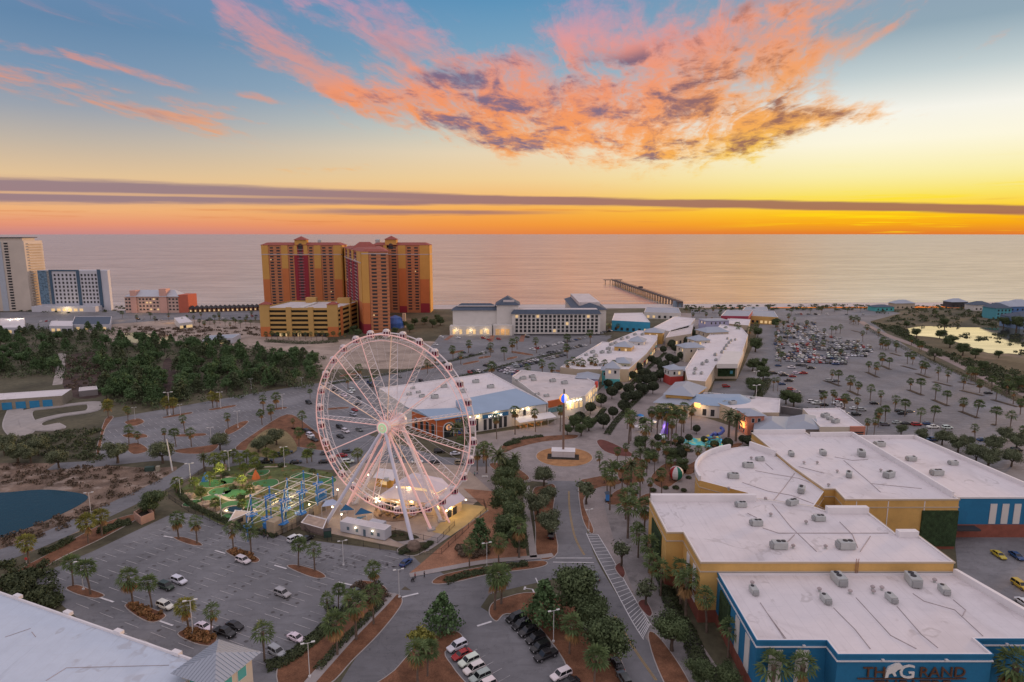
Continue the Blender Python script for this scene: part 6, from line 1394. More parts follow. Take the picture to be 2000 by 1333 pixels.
for a, b_ in [((870, 665), (905, 640)), ((958, 668), (965, 650)), ((1018, 668), (1022, 655))]:
    ground('pavement', strip([G(*a), G(*b_)], 4), .08, M_brick)
for a, b_ in [((890, 620), (955, 650)), ((770, 670), (860, 712)), ((440, 735), (565, 780)), ((630, 815), (712, 853)), ((1095, 808), (1208, 852)), ((1285, 885), (1408, 935)), ((1500, 975), (1640, 1030)), ((1745, 1078), (1780, 1085)), ((1505, 812), (1680, 855)), ((1160, 680), (1260, 715)), ((1045, 620), (1155, 650)), ((1290, 745), (1435, 780)), ((1750, 885), (1950, 942)), ((955, 520), (1040, 545)), ((1485, 745), (1620, 770)), ((655, 345), (725, 360))]:
    a, b_ = (1500 + a[0] / 4, 560 + a[1] / 4), (1500 + b_[0] / 4, 560 + b_[1] / 4); p = [G(*a), G(*b_)]
    b = B(); b.prism(strip(p, 2.6), 0, .16); o = b.build('mulch_bed', mat('dark_bed', (.06, .045, .03), .95, .3, .3)); o['kind'] = 'structure'
ground('path', strip(spline(PX([(1680, 628), (1720, 650), (1800, 680), (1870, 712), (1960, 755), (2080, 800)]), 4, False), 7), .06, mat('marsh_track', (.30, .24, .22), .95, .15, .1))
# grass clumps on two islands
for place, box_, n in [('the rust grass island in the palm lot', ISL[1], 30), ('the red grass island next to the store', ISL[2], 34), ('the rust grass island with a white car', ISL[4], 26)]:
    P = inset(PX(box_), .5); b = B(); k = 0
    while k < n:
        x, y = rnd.uniform(min(p[0] for p in P), max(p[0] for p in P)), rnd.uniform(min(p[1] for p in P), max(p[1] for p in P))
        if not inpoly(x, y, P): continue
        k += 1; cloud(b, (x, y, .4), (.7, .7, .75), 60, .3, .2, -.2)
    o = b.build('ornamental_grass', M_grassy); o['kind'] = 'stuff'; o['label'] = 'rust coloured grass tufts on ' + place

# ---------------- painted markings ----------------
mk = B()
def stroke(b, a, c, w=.13, z=.1): b.poly(strip([a, c], w), z)
hB = Vector(G(491, 1101)) - Vector(G(460, 1092)); hB.normalize(); pB = Vector((-hB.y, hB.x))
st_ = B()
def stain(c):
    n = 9; r = rnd.uniform(.25, .62); st_.poly([(c.x + r * rnd.uniform(.6, 1.2) * math.cos(6.283 * i / n), c.y + r * rnd.uniform(.5, 1.0) * math.sin(6.283 * i / n)) for i in range(n)], .095)
lotB = PX([(345, 1003), (480, 1025), (560, 1055), (640, 1065), (795, 1085), (820, 1112), (770, 1155), (700, 1200), (560, 1310), (440, 1290), (300, 1270), (130, 1185), (70, 1130), (180, 1082), (270, 1038)])
avoid = [PX(p) for p in ISL]
o0 = Vector(G(475, 1096))
for row in range(-6, 7):
    for k in range(-30, 30):
        c = o0 + hB * (row * 9.2) + pB * (k * 2.75)
        a, e = c - hB * 2.5, c + hB * 2.5
        if all(inpoly(q.x, q.y, lotB) for q in (a, e)) and not any(inpoly(c.x, c.y, q) for q in avoid):
            stroke(mk, tuple(a), tuple(e), .13)
            for s_ in (-1, 1):
                if rnd.random() < .5: stain(c + hB * (s_ * rnd.uniform(1.0, 1.8)) + pB * 1.35)
hE = (Vector(G(872, 1277)) - Vector(G(915, 1255))).normalized(); pE = Vector((-hE.y, hE.x))
for s0, n_ in ((G(893, 1260), 9), (G(1008, 1208), 13)):
    for k in range(n_):
        c = Vector(s0) - pE * (-1 if pE.y > 0 else 1) * -1 * 0 + (pE if pE.y < 0 else -pE) * (k * 2.8 - 1.4); stroke(mk, tuple(c - hE * 2.5), tuple(c + hE * 2.5), .11)
# stall lines in the far lots
hF = Vector(G(1677, 773)) - Vector(G(1657, 764)); hF.normalize(); pF = Vector((-hF.y, hF.x))
lotF = PX([(1490, 740), (1500, 650), (1690, 632), (1790, 695), (1900, 750), (2080, 835), (2280, 930), (2050, 950), (1800, 872), (1700, 850), (1520, 800)])
avF = []
o0 = Vector(G(1668, 768))
for row in range(-16, 17):
    for k in range(-60, 60):
        c = o0 + pF * (row * 9.6) + hF * (k * 2.8)
        if inpoly(c.x, c.y, lotF): stroke(mk, tuple(c - pF * 2.5), tuple(c + pF * 2.5), .14, .06)
hC = Vector(G(700, 775)) - Vector(G(600, 795)); hC.normalize(); pC = Vector((-hC.y, hC.x))
lotC = PX([(215, 840), (340, 802), (600, 757), (760, 733), (940, 706), (1080, 676), (1110, 700), (1000, 750), (850, 795), (700, 850), (600, 880), (480, 860), (300, 890), (200, 880)])
o0 = Vector(G(600, 800))
for row in range(-8, 9):
    for k in range(-60, 70):
        c = o0 + pC * (row * 9.4) + hC * (k * 2.8)
        if inpoly(c.x, c.y, lotC): stroke(mk, tuple(c - pC * 2.5), tuple(c + pC * 2.5), .12, .075)
for k in range(7):
    c = Vector(G(600 + k * 28, 1085 + k * 4)); 
    for j in range(6): stain(c + Vector((rnd.uniform(-2.5, 2.5), rnd.uniform(-2.5, 2.5))))
o = st_.build('oil_stains', mat('oil_stain', (.105, .10, .102), .7, .3, .6)); o['kind'] = 'structure'
o = mk.build('parking_lines', M_white); o['kind'] = 'structure'
b = B()
def dash(px0, px1, w, z=.12): b.poly(strip([G(*px0), G(*px1)], w), z)
dash((783, 1168), (817, 1160), .6); dash((932, 1224), (960, 1215), .6); dash((1085, 1091), (1157, 1091), .3); dash((1080, 1099), (1160, 1100), .3)
for p, q in (((195, 1168), (222, 1177)), ((312, 1214), (338, 1223)), ((320, 1048), (338, 1051)), ((420, 1076), (440, 1082)), ((536, 1105), (560, 1112)), ((660, 1138), (688, 1144)), ((92, 1135), (112, 1141))): dash(p, q, .5)
dash((1024, 1150), (1040, 1152), .25); dash((1040, 1152), (1044, 1160), .4); dash((1046, 1130), (1052, 1142), .3); dash((1024, 1153), (1026, 1147), .5)
o = b.build('road_markings', mat('bright_paint', (.66, .65, .66), .8, .15, .8, fine=.2)); o['kind'] = 'structure'
# hatched bay strip along the theatre road
b = B(); s0 = [(1145, 1042), (1165, 1085), (1200, 1150), (1235, 1215), (1257, 1250)]; s1 = [(1168, 1045), (1195, 1090), (1228, 1150), (1258, 1200), (1272, 1222)]
L0, L1 = spline(PX(s0), 8, False), spline(PX(s1), 8, False)
ground('bay_strip', L0 + L1[::-1], .085, M_lot)
for ln in (L0, L1): b.poly(strip(ln, .2), .1)
for k in range(1, len(L0) - 1): b.poly(strip([L0[k], L1[max(0, k - 1)]], .16), .1)
o = b.build('bay_lines', MATS['bright_paint']); o['kind'] = 'structure'
b = B()
for ln in ([(1280, 1330), (1235, 1265), (1200, 1205)], [(1110, 960), (1112, 1000), (1122, 1050), (1140, 1085)]):
    p = spline(PX(ln), 5, False); b.poly(strip(p, .14), .1); b.poly(strip([(x + .35, y) for x, y in p], .14), .1)
o = b.build('centre_line', M_yellowp); o['kind'] = 'structure'

# ---------------- cars ----------------
M_paint = mat('car_paint', (.5, .5, .5), .22, 0, objcol=True, spec=.55); M_tyre = mat('tyre_rubber', (.015, .015, .016), .8, 0); M_rim = mat('alloy_rim', (.35, .35, .37), .35, 0, metal=.6)
M_cglass = mat('car_glass', (.012, .014, .017), .08, 0, spec=.6); M_head = mat('headlamp', (.7, .7, .72), .2, 0); M_tail = mat('tail_lamp', (.35, .01, .01), .3, 0); M_bump = mat('black_plastic', (.02, .02, .02), .6, 0)
CARS = {'white': (.72, .72, .73), 'black': (.012, .012, .014), 'silver': (.38, .39, .41), 'grey': (.11, .115, .125), 'red': (.36, .012, .014), 'blue': (.02, .06, .17), 'yellow': (.55, .42, .04), 'tan': (.30, .25, .19), 'green': (.02, .04, .028)}
def loft(b, secs, ch=.12):
    rings = []
    for x, hw, z0, z1 in secs:
        c = min(ch, hw * .4, (z1 - z0) * .4)
        rings.append([(x, -hw + c, z0), (x, hw - c, z0), (x, hw, z0 + c), (x, hw, z1 - c), (x, hw - c, z1), (x, -hw + c, z1), (x, -hw, z1 - c), (x, -hw, z0 + c)])
    n = 8; vs = [p for r in rings for p in r]; fs = []
    for k in range(len(rings) - 1): fs += [(k * n + i, k * n + (i + 1) % n, (k + 1) * n + (i + 1) % n, (k + 1) * n + i) for i in range(n)]
    fs += [tuple(range(n))[::-1], tuple(range((len(rings) - 1) * n, len(rings) * n))]; b.add(vs, fs)
def frustum(b, x0, x1, tx0, tx1, hw, thw, z0, z1): b.add([(x0, -hw, z0), (x1, -hw, z0), (x1, hw, z0), (x0, hw, z0), (tx0, -thw, z1), (tx1, -thw, z1), (tx1, thw, z1), (tx0, thw, z1)], [(0, 1, 5, 4), (1, 2, 6, 5), (2, 3, 7, 6), (3, 0, 4, 7), (4, 5, 6, 7)])
SHAPE = {'sedan': dict(L=2.35, low=[(-2.35, .70, .42, .82), (-2.25, .84, .3, .92), (-1.5, .9, .24, .95), (0, .92, .22, .92), (1.2, .91, .22, .90), (2.1, .85, .28, .76), (2.35, .68, .38, .64)], cab=(-1.85, 1.15, -1.0, .25, .82, .60, .90, 1.44), wx=(-1.4, 1.42), wr=.33),
         'suv': dict(L=2.4, low=[(-2.35, .78, .5, 1.0), (-2.25, .9, .36, 1.08), (-1.4, .95, .3, 1.08), (0, .96, .28, 1.06), (1.3, .94, .28, 1.04), (2.2, .9, .36, .92), (2.4, .74, .46, .78)], cab=(-2.25, 1.15, -2.0, .40, .88, .70, 1.04, 1.74), wx=(-1.45, 1.48), wr=.38),
         'pickup': dict(L=2.8, low=[(-2.8, .9, .5, 1.08), (-2.7, .95, .4, 1.1), (-.9, .96, .36, 1.1), (1.0, .96, .34, 1.1), (1.6, .95, .34, 1.08), (2.6, .92, .4, 1.0), (2.8, .78, .5, .9)], cab=(-1.0, 1.35, -.8, .65, .88, .72, 1.08, 1.86), wx=(-1.75, 1.75), wr=.42)}
def car_parts(kind):
    q = SHAPE[kind]; body, gl, wh = B(), B(), []
    loft(body, q['low']); x0, x1, t0, t1, hw, thw, z0, z1 = q['cab']
    dz = z1 - z0; rz_ = z1 - .09; f = (rz_ - z0) / dz
    frustum(gl, x0, x1, x0 + (t0 - x0) * f, x1 + (t1 - x1) * f, hw, hw + (thw - hw) * f, z0 - .03, rz_)
    frustum(body, x0 + (t0 - x0) * f - .03, x1 + (t1 - x1) * f + .03, t0, t1, hw + (thw - hw) * f + .02, thw, rz_, z1)
    for s in (-1, 1):                       # pillars
        for (ax, tx) in ((x0, t0), (x1, t1), ((x0 + x1) * .5 - .1, (t0 + t1) / 2)):
            body.tube((ax, s * (hw + .01), z0 - .02), (ax + (tx - ax) * f, s * (hw + (thw - hw) * f + .01), rz_), .05, 4)
    if kind == 'pickup': body.k = 0
    return q, body, gl
def make_car(kind):
    t = thing('parked_car', '', ''); q, body, gl = car_parts(kind); body.build('body', M_paint, t, local=True); gl.build('cabin_glass', M_cglass, t, local=True)
    if kind == 'pickup': b = B(); b.box(-1.9, 0, .9, 1.5, 1.5, .215); b.build('load_bed', M_bump, t, local=True)
    hw = .84 if kind == 'sedan' else .88
    for wx in q['wx']:
        for s in (-1, 1):
            r = q['wr']; b = B(); b.tube((wx, s * (hw - .14), r), (wx, s * (hw + .10), r), r, 14); w = b.build('wheel', M_tyre, t, local=True)
            b = B(); b.tube((wx, s * (hw + .10), r), (wx, s * (hw + .115), r), r * .62, 10); b.build('rim', M_rim, w, local=True)
    f = q['low'][-2]; k = q['low'][1]
    for s in (-1, 1):
        b = B(); b.box(f[0] + .06, s * (f[1] - .22), f[3] - .24, .22, .36, .13); b.build('headlight', M_head, t, local=True)
        b = B(); b.box(k[0] - .06, s * (k[1] - .15), k[3] - .26, .12, .26, .15); b.build('tail_light', M_tail, t, local=True)
    b = B(); b.box(q['L'] - .12, 0, .3, .2, 1.3, .16); b.build('grille', M_bump, t, local=True)
    return t
def make_far(kind):
    q, body, gl = car_parts(kind); b = B(); b.v = list(body.v); b.f = list(body.f); b.mi = [0] * len(body.f); b.k = 1; b.add(gl.v, gl.f); b.k = 2
    for wx in q['wx']:
        for s in (-1, 1): b.tube((wx, s * .7, q['wr']), (wx, s * .95, q['wr']), q['wr'], 8)
    return b.build('parked_car', [M_paint, M_cglass, M_tyre])
for k in SHAPE:
    proto('car_' + k, lambda k=k: make_car(k)); proto('far_' + k, lambda k=k: make_far(k))
CG = {}
def car(kind, color, x, y, rz, place, far=False, group=None): CG.setdefault((color, kind, place), []).append((x, y, rz, far, group))
def pcar(kind, color, px, py, hd, place, far=False, flip=False):
    x, y = G(px, py); a = Vector(G(px + hd[0] * .5, py + hd[1] * .5)) - Vector(G(px - hd[0] * .5, py - hd[1] * .5)); car(kind, color, x, y, math.atan2(a.y, a.x), place, far)
def flush_cars():
    every = sorted((q[1] for lst in CG.values() for q in lst)); cut = every[297]; rest = B(); ms = [M_cglass, M_tyre]; mi = {}
    for (color, kind, place), lst in CG.items():
        for x, y, rz, far, grp in lst:
            if y <= cut: continue
            if color not in mi: mi[color] = len(ms); ms.append(mat('far_paint_' + color, CARS[color], .25, 0, spec=.5))
            q, body, gl = car_parts(kind); c, s = math.cos(rz), math.sin(rz); tr = lambda vs: [(x + a * c - b_ * s, y + a * s + b_ * c, z + .1) for a, b_, z in vs]
            rest.k = mi[color]; rest.add(tr(body.v), body.f); rest.k = 0; rest.add(tr(gl.v), gl.f)
        lst = [q for q in lst if q[1] <= cut]; lst.sort(key=lambda q: q[0] / q[1]); n = len(lst)
        for i, (x, y, rz, far, grp) in enumerate(lst):
            o = inst(('far_' if far else 'car_') + kind, x, y, '%s %s %s%s' % (color, {'suv': 'SUV', 'sedan': 'sedan', 'pickup': 'pickup'}[kind], place, which(i, n)), 'car', grp or ('cars parked ' + place), 1.0, rz=rz, z=.1)
            c = tuple(v * rnd.uniform(.9, 1.08) for v in CARS[color]) + (1,); o.color = c
            for ch in o.children: ch.color = c
    o = rest.build('distant_traffic', ms); o['kind'] = 'stuff'; o['label'] = 'crowd of distant parked cars by the beach'
H_ = (33, 12); P_ = 'in the palm lot'
for kind, col, px, py, h, pl in [('suv', 'white', 475, 1099, H_, 'beside the rust grass island of the palm lot'), ('suv', 'white', 350, 1139, H_, 'parked next to a dark green SUV'), ('suv', 'green', 325, 1150, H_, 'next to a white SUV in the palm lot'),
    ('suv', 'white', 323, 1188, H_, 'at the end of the rust grass island in palm lot'), ('suv', 'silver', 552, 1164, (36, 14), 'alone in the middle of the palm lot'), ('sedan', 'white', 398, 1229, H_, 'beside the lamp on the red grass island'), ('pickup', 'black', 440, 1241, H_, 'between white sedan and black sedan'), ('sedan', 'black', 459, 1227, H_, 'beside the black pickup truck in palm lot'),
    ('sedan', 'white', 579, 1251, (38, 18), 'near the hedge strip of the palm lot'), ('suv', 'silver', 541, 1279, (34, 20), 'parked behind the pavilion palm'), ('sedan', 'black', 650, 1196, (30, 16), 'half hidden under palms at the walk'), ('sedan', 'grey', 697, 1161, (24, 12), 'beside the round brown shrub mass'),
    ('suv', 'white', 576, 1056, (24, -11), 'at the fence beside a black sedan'), ('sedan', 'black', 600, 1056, (20, -13), 'at the fence by the white trailer'), ('sedan', 'black', 518, 1038, (26, -13), 'behind the tan booth of the rope course'), ('sedan', 'blue', 793, 1103, (22, -17), 'near the stone foot of the wheel leg'),
    ('suv', 'white', 893, 1268, (-43, 20), 'first in the white row at the road fork'), ('sedan', 'red', 902, 1284, (-43, 20), 'between white cars at the road fork'), ('suv', 'white', 916, 1297, (-43, 20), 'parked just past the red sedan'), ('suv', 'white', 926, 1312, (-43, 20), 'two places past the red sedan'), ('suv', 'silver', 938, 1328, (-43, 20), 'three places past the red sedan'), ('suv', 'white', 948, 1345, (-43, 20), 'last of the row cut by the picture edge'),
    ('suv', 'black', 1006, 1212, (-38, 16), 'in the black row beside the mulch'), ('suv', 'black', 1018, 1226, (-38, 16), 'in the black row beside the mulch'), ('suv', 'black', 1031, 1239, (-38, 16), 'in the black row beside the mulch'), ('suv', 'black', 1046, 1253, (-38, 16), 'in the black row beside the mulch'), ('suv', 'black', 1055, 1270, (-38, 16), 'in the black row beside the mulch'), ('pickup', 'black', 1066, 1286, (-38, 16), 'ending the black row beside the mulch'),
    ('suv', 'white', 1096, 1324, (-40, 18), 'near the mulch past a gap in the black row'), ('sedan', 'black', 1112, 1340, (-40, 18), 'behind the last white SUV by the mulch'),
    ('sedan', 'grey', 1163, 1130, (-6, -22), 'driving up the theatre road'), ('sedan', 'silver', 1145, 1223, (-12, -22), 'half under the oak by the theatre road'), ('sedan', 'black', 1205, 1302, (-14, -24), 'behind the oak on the theatre road'), ('suv', 'grey', 1219, 1332, (-14, -24), 'on the theatre road at the picture edge'), ('suv', 'black', 1077, 1050, (4, -20), 'under trees beside the theatre road'),
    ('sedan', 'yellow', 1950, 1088, (30, 20), 'near the blue side hall'), ('sedan', 'blue', 1985, 1090, (30, 20), 'near the blue side hall'), ('suv', 'yellow', 1992, 1148, (30, 20), 'at the right side of the blue hall'), ('sedan', 'white', 2000, 1183, (30, 20), 'at the right side of the blue hall')]:
    pcar(kind, col, px, py, h, pl)
P_ = 'on the strip lot behind the mini golf'
for kind, col, px, py in [('pickup', 'black', 520, 905), ('suv', 'black', 546, 892), ('sedan', 'black', 561, 886), ('sedan', 'black', 578, 906), ('sedan', 'black', 602, 888), ('sedan', 'grey', 636, 888), ('sedan', 'red', 668, 893), ('suv', 'grey', 679, 885), ('suv', 'white', 680, 905), ('sedan', 'black', 634, 905), ('suv', 'tan', 899, 907), ('sedan', 'white', 815, 905), ('suv', 'black', 851, 907), ('sedan', 'white', 890, 889), ('suv', 'black', 858, 885), ('sedan', 'silver', 780, 895)]: pcar(kind, col, px, py, (26, -2), P_)
P_ = 'in the middle lot behind the wheel'
for kind, col, px, py in [('suv', 'black', 603, 789), ('suv', 'black', 600, 846), ('suv', 'white', 606, 853), ('sedan', 'white', 609, 858), ('sedan', 'black', 614, 862), ('suv', 'black', 664, 837), ('suv', 'white', 675, 845), ('sedan', 'grey', 702, 842), ('sedan', 'red', 693, 803), ('sedan', 'black', 700, 792), ('suv', 'white', 688, 764), ('suv', 'blue', 722, 750), ('sedan', 'black', 726, 755), ('sedan', 'black', 700, 780), ('sedan', 'white', 684, 768), ('suv', 'black', 655, 765), ('sedan', 'grey', 780, 738), ('sedan', 'blue', 700, 735), ('suv', 'black', 823, 747), ('suv', 'red', 918, 730), ('suv', 'white', 935, 728), ('sedan', 'black', 925, 727), ('sedan', 'grey', 942, 729), ('sedan', 'black', 665, 855), ('suv', 'silver', 690, 812), ('sedan', 'white', 672, 775)]: pcar(kind, col, px, py, (24, 9), P_)
P_ = 'in front of the beach hotel'
for kind, col, px, py in [('suv', 'white', 862, 660), ('suv', 'white', 851, 675), ('sedan', 'white', 895, 661), ('suv', 'red', 944, 662), ('sedan', 'red', 955, 665), ('suv', 'red', 974, 664), ('sedan', 'black', 1030, 660), ('suv', 'silver', 1030, 657), ('sedan', 'black', 905, 690), ('suv', 'green', 955, 683)]: pcar(kind, col, px, py, (20, 3), P_, True)
cc_ = random.Random(3)
def row(a, c, n, place, fill=1.0, hd=(10, 4), far=True, per=False):
    for i in range(n):
        if cc_.random() > fill: continue
        f = (i + cc_.uniform(-.08, .08)) / max(1, n - 1); px, py = a[0] + (c[0] - a[0]) * f, a[1] + (c[1] - a[1]) * f
        x, y = G(px, py); A, C = Vector(G(*a)), Vector(G(*c)); d = (C - A).normalized(); rz = math.atan2(d.y, d.x) + (R(90) if not per else 0) + (math.pi if cc_.random() < .4 else 0) + R(cc_.uniform(-3, 3))
        car(cc_.choice(['suv', 'suv', 'sedan', 'sedan', 'pickup']), cc_.choice(['white', 'white', 'white', 'white', 'silver', 'silver', 'silver', 'black', 'black', 'grey', 'grey', 'red', 'blue', 'tan']), x, y, rz, place, far)
for k, (a, c, n) in enumerate([((1040, 684), (1152, 659), 17), ((1058, 694), (1142, 676), 12), ((1056, 705), (1102, 695), 7), ((1006, 714), (1046, 705), 9), ((1009, 718), (1050, 709), 9), ((976, 725), (1010, 735), 8), ((985, 722), (1022, 733), 8), ((900, 700), (960, 688), 4), ((1165, 655), (1200, 645), 5), ((948, 716), (965, 713), 3)]):
    row(a, c, n, 'in the %s row before the shops' % nth(k), .92)
fr_ = [((1516, 705), (1650, 712), 26, .85), ((1516, 697), (1660, 703), 27, .9), ((1516, 689), (1690, 697), 34, .72), ((1516, 681), (1700, 688), 35, .75), ((1514, 674), (1700, 680), 35, .7), ((1515, 667), (1680, 672), 33, .62), ((1518, 660), (1640, 664), 26, .72), ((1518, 654), (1615, 657), 22, .75), ((1520, 648), (1600, 650), 20, .7), ((1525, 642), (1590, 643), 16, .7), ((1530, 634), (1590, 635), 14, .6)]
fr_ = [q for a, c, n, f in fr_ for q in ((a, c, int(n * .8), f), ((a[0] + 2, a[1] - 3.2), (c[0] + 2, c[1] - 3.2), int(n * .8), f))]
for k, (a, c, n, f) in enumerate(fr_): row(a, c, n, 'in the %s row of the far car park' % nth(k), f)
P_ = 'in the near half of the far car park'
for px, py in [(1520, 716), (1546, 720), (1560, 715), (1570, 716), (1583, 721), (1500, 731), (1511, 731), (1530, 735), (1527, 731), (1555, 731), (1569, 731), (1548, 737), (1540, 746), (1528, 752), (1545, 763), (1555, 768), (1620, 746), (1633, 746), (1608, 768), (1640, 783), (1658, 783), (1707, 790), (1585, 787), (1595, 790), (1610, 793), (1635, 790), (1640, 798), (1668, 800), (1683, 803), (1725, 705), (1632, 713), (1757, 805), (1762, 810), (1775, 806), (1728, 832), (1752, 828), (1770, 830), (1790, 832), (1812, 830), (1822, 837), (1850, 838), (1800, 858), (1820, 862), (1930, 770), (1930, 885), (1985, 882), (1640, 805), (1650, 810), (1672, 812), (1918, 862)]:
    car(cc_.choice(['suv', 'suv', 'sedan', 'pickup']), cc_.choice(['white', 'white', 'silver', 'black', 'black', 'grey', 'red', 'blue']), *G(px, py), math.atan2(hF.y, hF.x) + R(90), P_, True)
for px, py, c in [(1418, 757, 'red')]: car('suv', c, *G(px, py), 0, 'beside the dark mural of the pink shop row', True)
row((1390, 623), (1500, 625), 16, 'on the beach lot by the crimson hall', .6); row((1555, 615), (1690, 616), 30, 'in the far beach lot before the dunes', .35)
row((1235, 776), (1312, 698), 12, 'on the tree lined shopping street', .8, per=True); row((1250, 778), (1326, 698), 12, 'on the tree lined shopping street', .6, per=True)
row((20, 632), (110, 628), 10, 'by the filling station on the beach road', .5); row((265, 625), (340, 628), 12, 'on the beach road lot by the inn', .5); row((380, 630), (500, 618), 16, 'on the cottage lot by the sand', .5)
row((1180, 650), (1240, 640), 7, 'by the blue beach restaurant', .6)
flush_cars()
# ---------------- lamp posts ----------------
M_pole = mat('white_pole', (.62, .62, .62), .5, .05); M_lh = mat('lamp_head', (.66, .66, .64), .5, 0)
def make_lamp():
    t = thing('lamp_post', '', ''); b = B(); b.lathe(0, 0, [(.32, 0), (.32, .5), (.10, .55), (.07, 8)], 8); b.build('pole', M_pole, t, local=True)
    for s in (-1, 1):
        b = B(); b.tube((0, 0, 7.9), (s * .9, 0, 8.0), .05, 5); a = b.build('arm', M_pole, t, local=True)
        b = B(); b.box(s * 1.05, 0, 7.95, .75, .4, .16); b.build('lamp_head', M_lh, a, local=True)
    return t
proto('lamp', make_lamp)
LP = [((780, 1168, 1112), 'on the kerb where walk and road meet'), ((671, 1105, 1056), 'on the mulch island of the palm lot'), ((605, 1324, 1255), 'at the bottom end of the walk'), ((1081, 1255, 1192), 'behind the black car row'), ((951, 1112, 1060), 'in the hedge of the curved walk'), ((377, 1240, 1172), 'on the red grass island next to the store'), ((163, 1153, 1096), 'on the far left island of palm lot'), ((373, 948, 905), 'at the mini golf corner by the road'), ((353, 970, 935), 'just inside the mini golf fence'), ((433, 1014, 965), 'at the pond end of the mini golf'), ((448, 920, 880), 'behind the mini golf garden'), ((178, 1007, 962), 'on the pond bank'), ((556, 913, 873), 'on the strip lot behind mini golf'), ((676, 925, 898), 'beside the rope course'), ((264, 820, 796), 'at the kart track corner of empty lot'), ((431, 797, 766), 'by the wood at the end of empty lot'), ((465, 836, 803), 'on the island before the wood'), ((413, 868, 835), 'on the long bed of the empty lot'), ((353, 814, 790), 'in the middle of the empty lot'), ((332, 812, 766), 'by the palms at the wood edge'), ((491, 760, 740), 'along the wood road'), ((590, 757, 738), 'along the wood road nearer the wheel'), ((945, 700, 685), 'in the middle lot before the shops'), ((1818, 855, 830), 'at the near edge of big car park'), ((1852, 880, 852), 'beside the tree belt of the car park'), ((1150, 1038, 995), 'in the bed of the theatre road'), ((1475, 765, 725), 'behind the pink shop row'), ((1475, 800, 752), 'in the hedge of the service road'), ((1522, 706, 680), 'at the crowded edge of the big car park'), ((552, 800, 770), 'in the lot by the wood'), ((1888, 752, 735), 'by the marsh edge of car park')]
for (px, py, top), pl in LP:
    x, y = G(px, py); inst('lamp', x, y, 'white twin armed lamp post ' + pl, 'lamp post', 'lamp posts', HZ(px, top, (x, y)) / 8.1, rz=R(20))
x, y = G(337, 920); t = thing('utility_pole', 'tall bare pale utility pole beside the road junction', 'pole', (x, y, 0)); h = HZ(328, 858, (x, y))
b = B(); b.tube((x, y, 0), (x - 1.2, y, h), .3, 8, .2); b.build('pole', M_pole, t)

for p in [[(1185, 985), (1195, 965), (1215, 955), (1228, 965), (1215, 985)], [(1205, 925), (1230, 900), (1260, 900), (1255, 935), (1225, 950)], [(1270, 935), (1300, 905), (1335, 905), (1340, 925), (1300, 955)], [(1235, 985), (1262, 965), (1300, 968), (1290, 978), (1245, 995)], [(1335, 915), (1380, 890), (1430, 868), (1450, 870), (1400, 895), (1350, 928)]]: island(p)
# ---------------- observation wheel ----------------
M_steel = mat('white_steel', (.78, .76, .80), .45, .03); M_led = mat('pink_led_steel', (.78, .52, .50), .5, .12, .35, emit=.24, ecol=(1, .52, .46)); M_led2 = mat('orange_led_steel', (.76, .60, .48), .5, .12, .3, emit=.18, ecol=(1, .5, .26))
M_gond = mat('gondola_white', (.70, .66, .68), .35, .03); M_gwin = mat('gondola_window', (.10, .022, .045), .15, .2, 2, spec=.6); M_gmag = mat('gondola_stripe', (.42, .06, .14), .4, 0)
TH = .4176; WC = Vector((-38.82, 193.91, 31.4)); WR = 28.9
we = Vector((math.cos(TH), -math.sin(TH), 0)); wn = Vector((-math.sin(TH), -math.cos(TH), 0)); wz = Vector((0, 0, 1)); BK = -3.4
def wp(r, a, k): return WC + we * (r * math.sin(a)) + wz * (r * math.cos(a)) + wn * k
wheel = thing('observation_wheel', 'giant white observation wheel lit pink with thirty closed gondolas', 'ferris wheel', (WC.x, WC.y, 0))
def rimtube(name, k, r, m, rad, n=90):
    b = B()
    for i in range(n): b.tube(wp(r, 2 * math.pi * i / n, k), wp(r, 2 * math.pi * (i + 1) / n, k), rad, 6, cap=False)
    return b.build(name, m, wheel)
rimtube('front_rim', 0, WR, M_led, .22); rimtube('back_rim', BK, WR, M_steel, .22); rimtube('inner_rim', -.05, WR - 1.9, M_led, .10); rimtube('inner_rim', BK, WR - 1.9, M_steel, .10)
b = B()
for i in range(60):
    a0, a1 = 2 * math.pi * i / 60, 2 * math.pi * (i + 1) / 60
    for k in (0, BK): b.tube(wp(WR, a0, k), wp(WR - 1.9, a0, k), .04, 4); b.tube(wp(WR - 1.9, a0, k), wp(WR, a1, k), .04, 4)
b.build('rim_bracing', M_steel, wheel)
A0 = R(4)
for i in range(15):
    a = A0 + 2 * math.pi * i / 15; b = B(); b.tube(wp(1.6, a, 1.0), wp(WR - .2, a, 0), .14, 5); s = b.build('spoke', M_led if i % 3 else M_led2, wheel)
    b = B(); b.tube(wp(1.6, a, BK - 1.0), wp(WR - .2, a, BK), .11, 5)
    for j in range(13):
        r0, r1 = 3 + j * 2, 4 + j * 2; f = lambda r: (1 - r / WR)
        b.tube(wp(r0, a, f(r0)), wp(r1, a, BK - f(r1)), .045, 4); b.tube(wp(r1, a, BK - f(r1)), wp(r1 + 1, a, f(r1 + 1)), .045, 4)
    b.build('spoke_truss', M_steel, s)
    b = B(); a2 = a + 2 * math.pi / 30
    b.tube(wp(2, a2, 1.2), wp(WR - .2, a2, 0), .02, 4); b.tube(wp(2, a2, BK - 1.2), wp(WR - .2, a2, BK), .02, 4); b.build('cable', M_steel, wheel)
def disc(name, k0, k1, r, m, par=None, n=28):
    b = B(); q = [wp(r, 2 * math.pi * i / n, k0) for i in range(n)] + [wp(r, 2 * math.pi * i / n, k1) for i in range(n)]
    b.add(q, [(i, (i + 1) % n, n + (i + 1) % n, n + i) for i in range(n)] + [tuple(range(n))[::-1], tuple(range(n, 2 * n))]); return b.build(name, m, par or wheel)
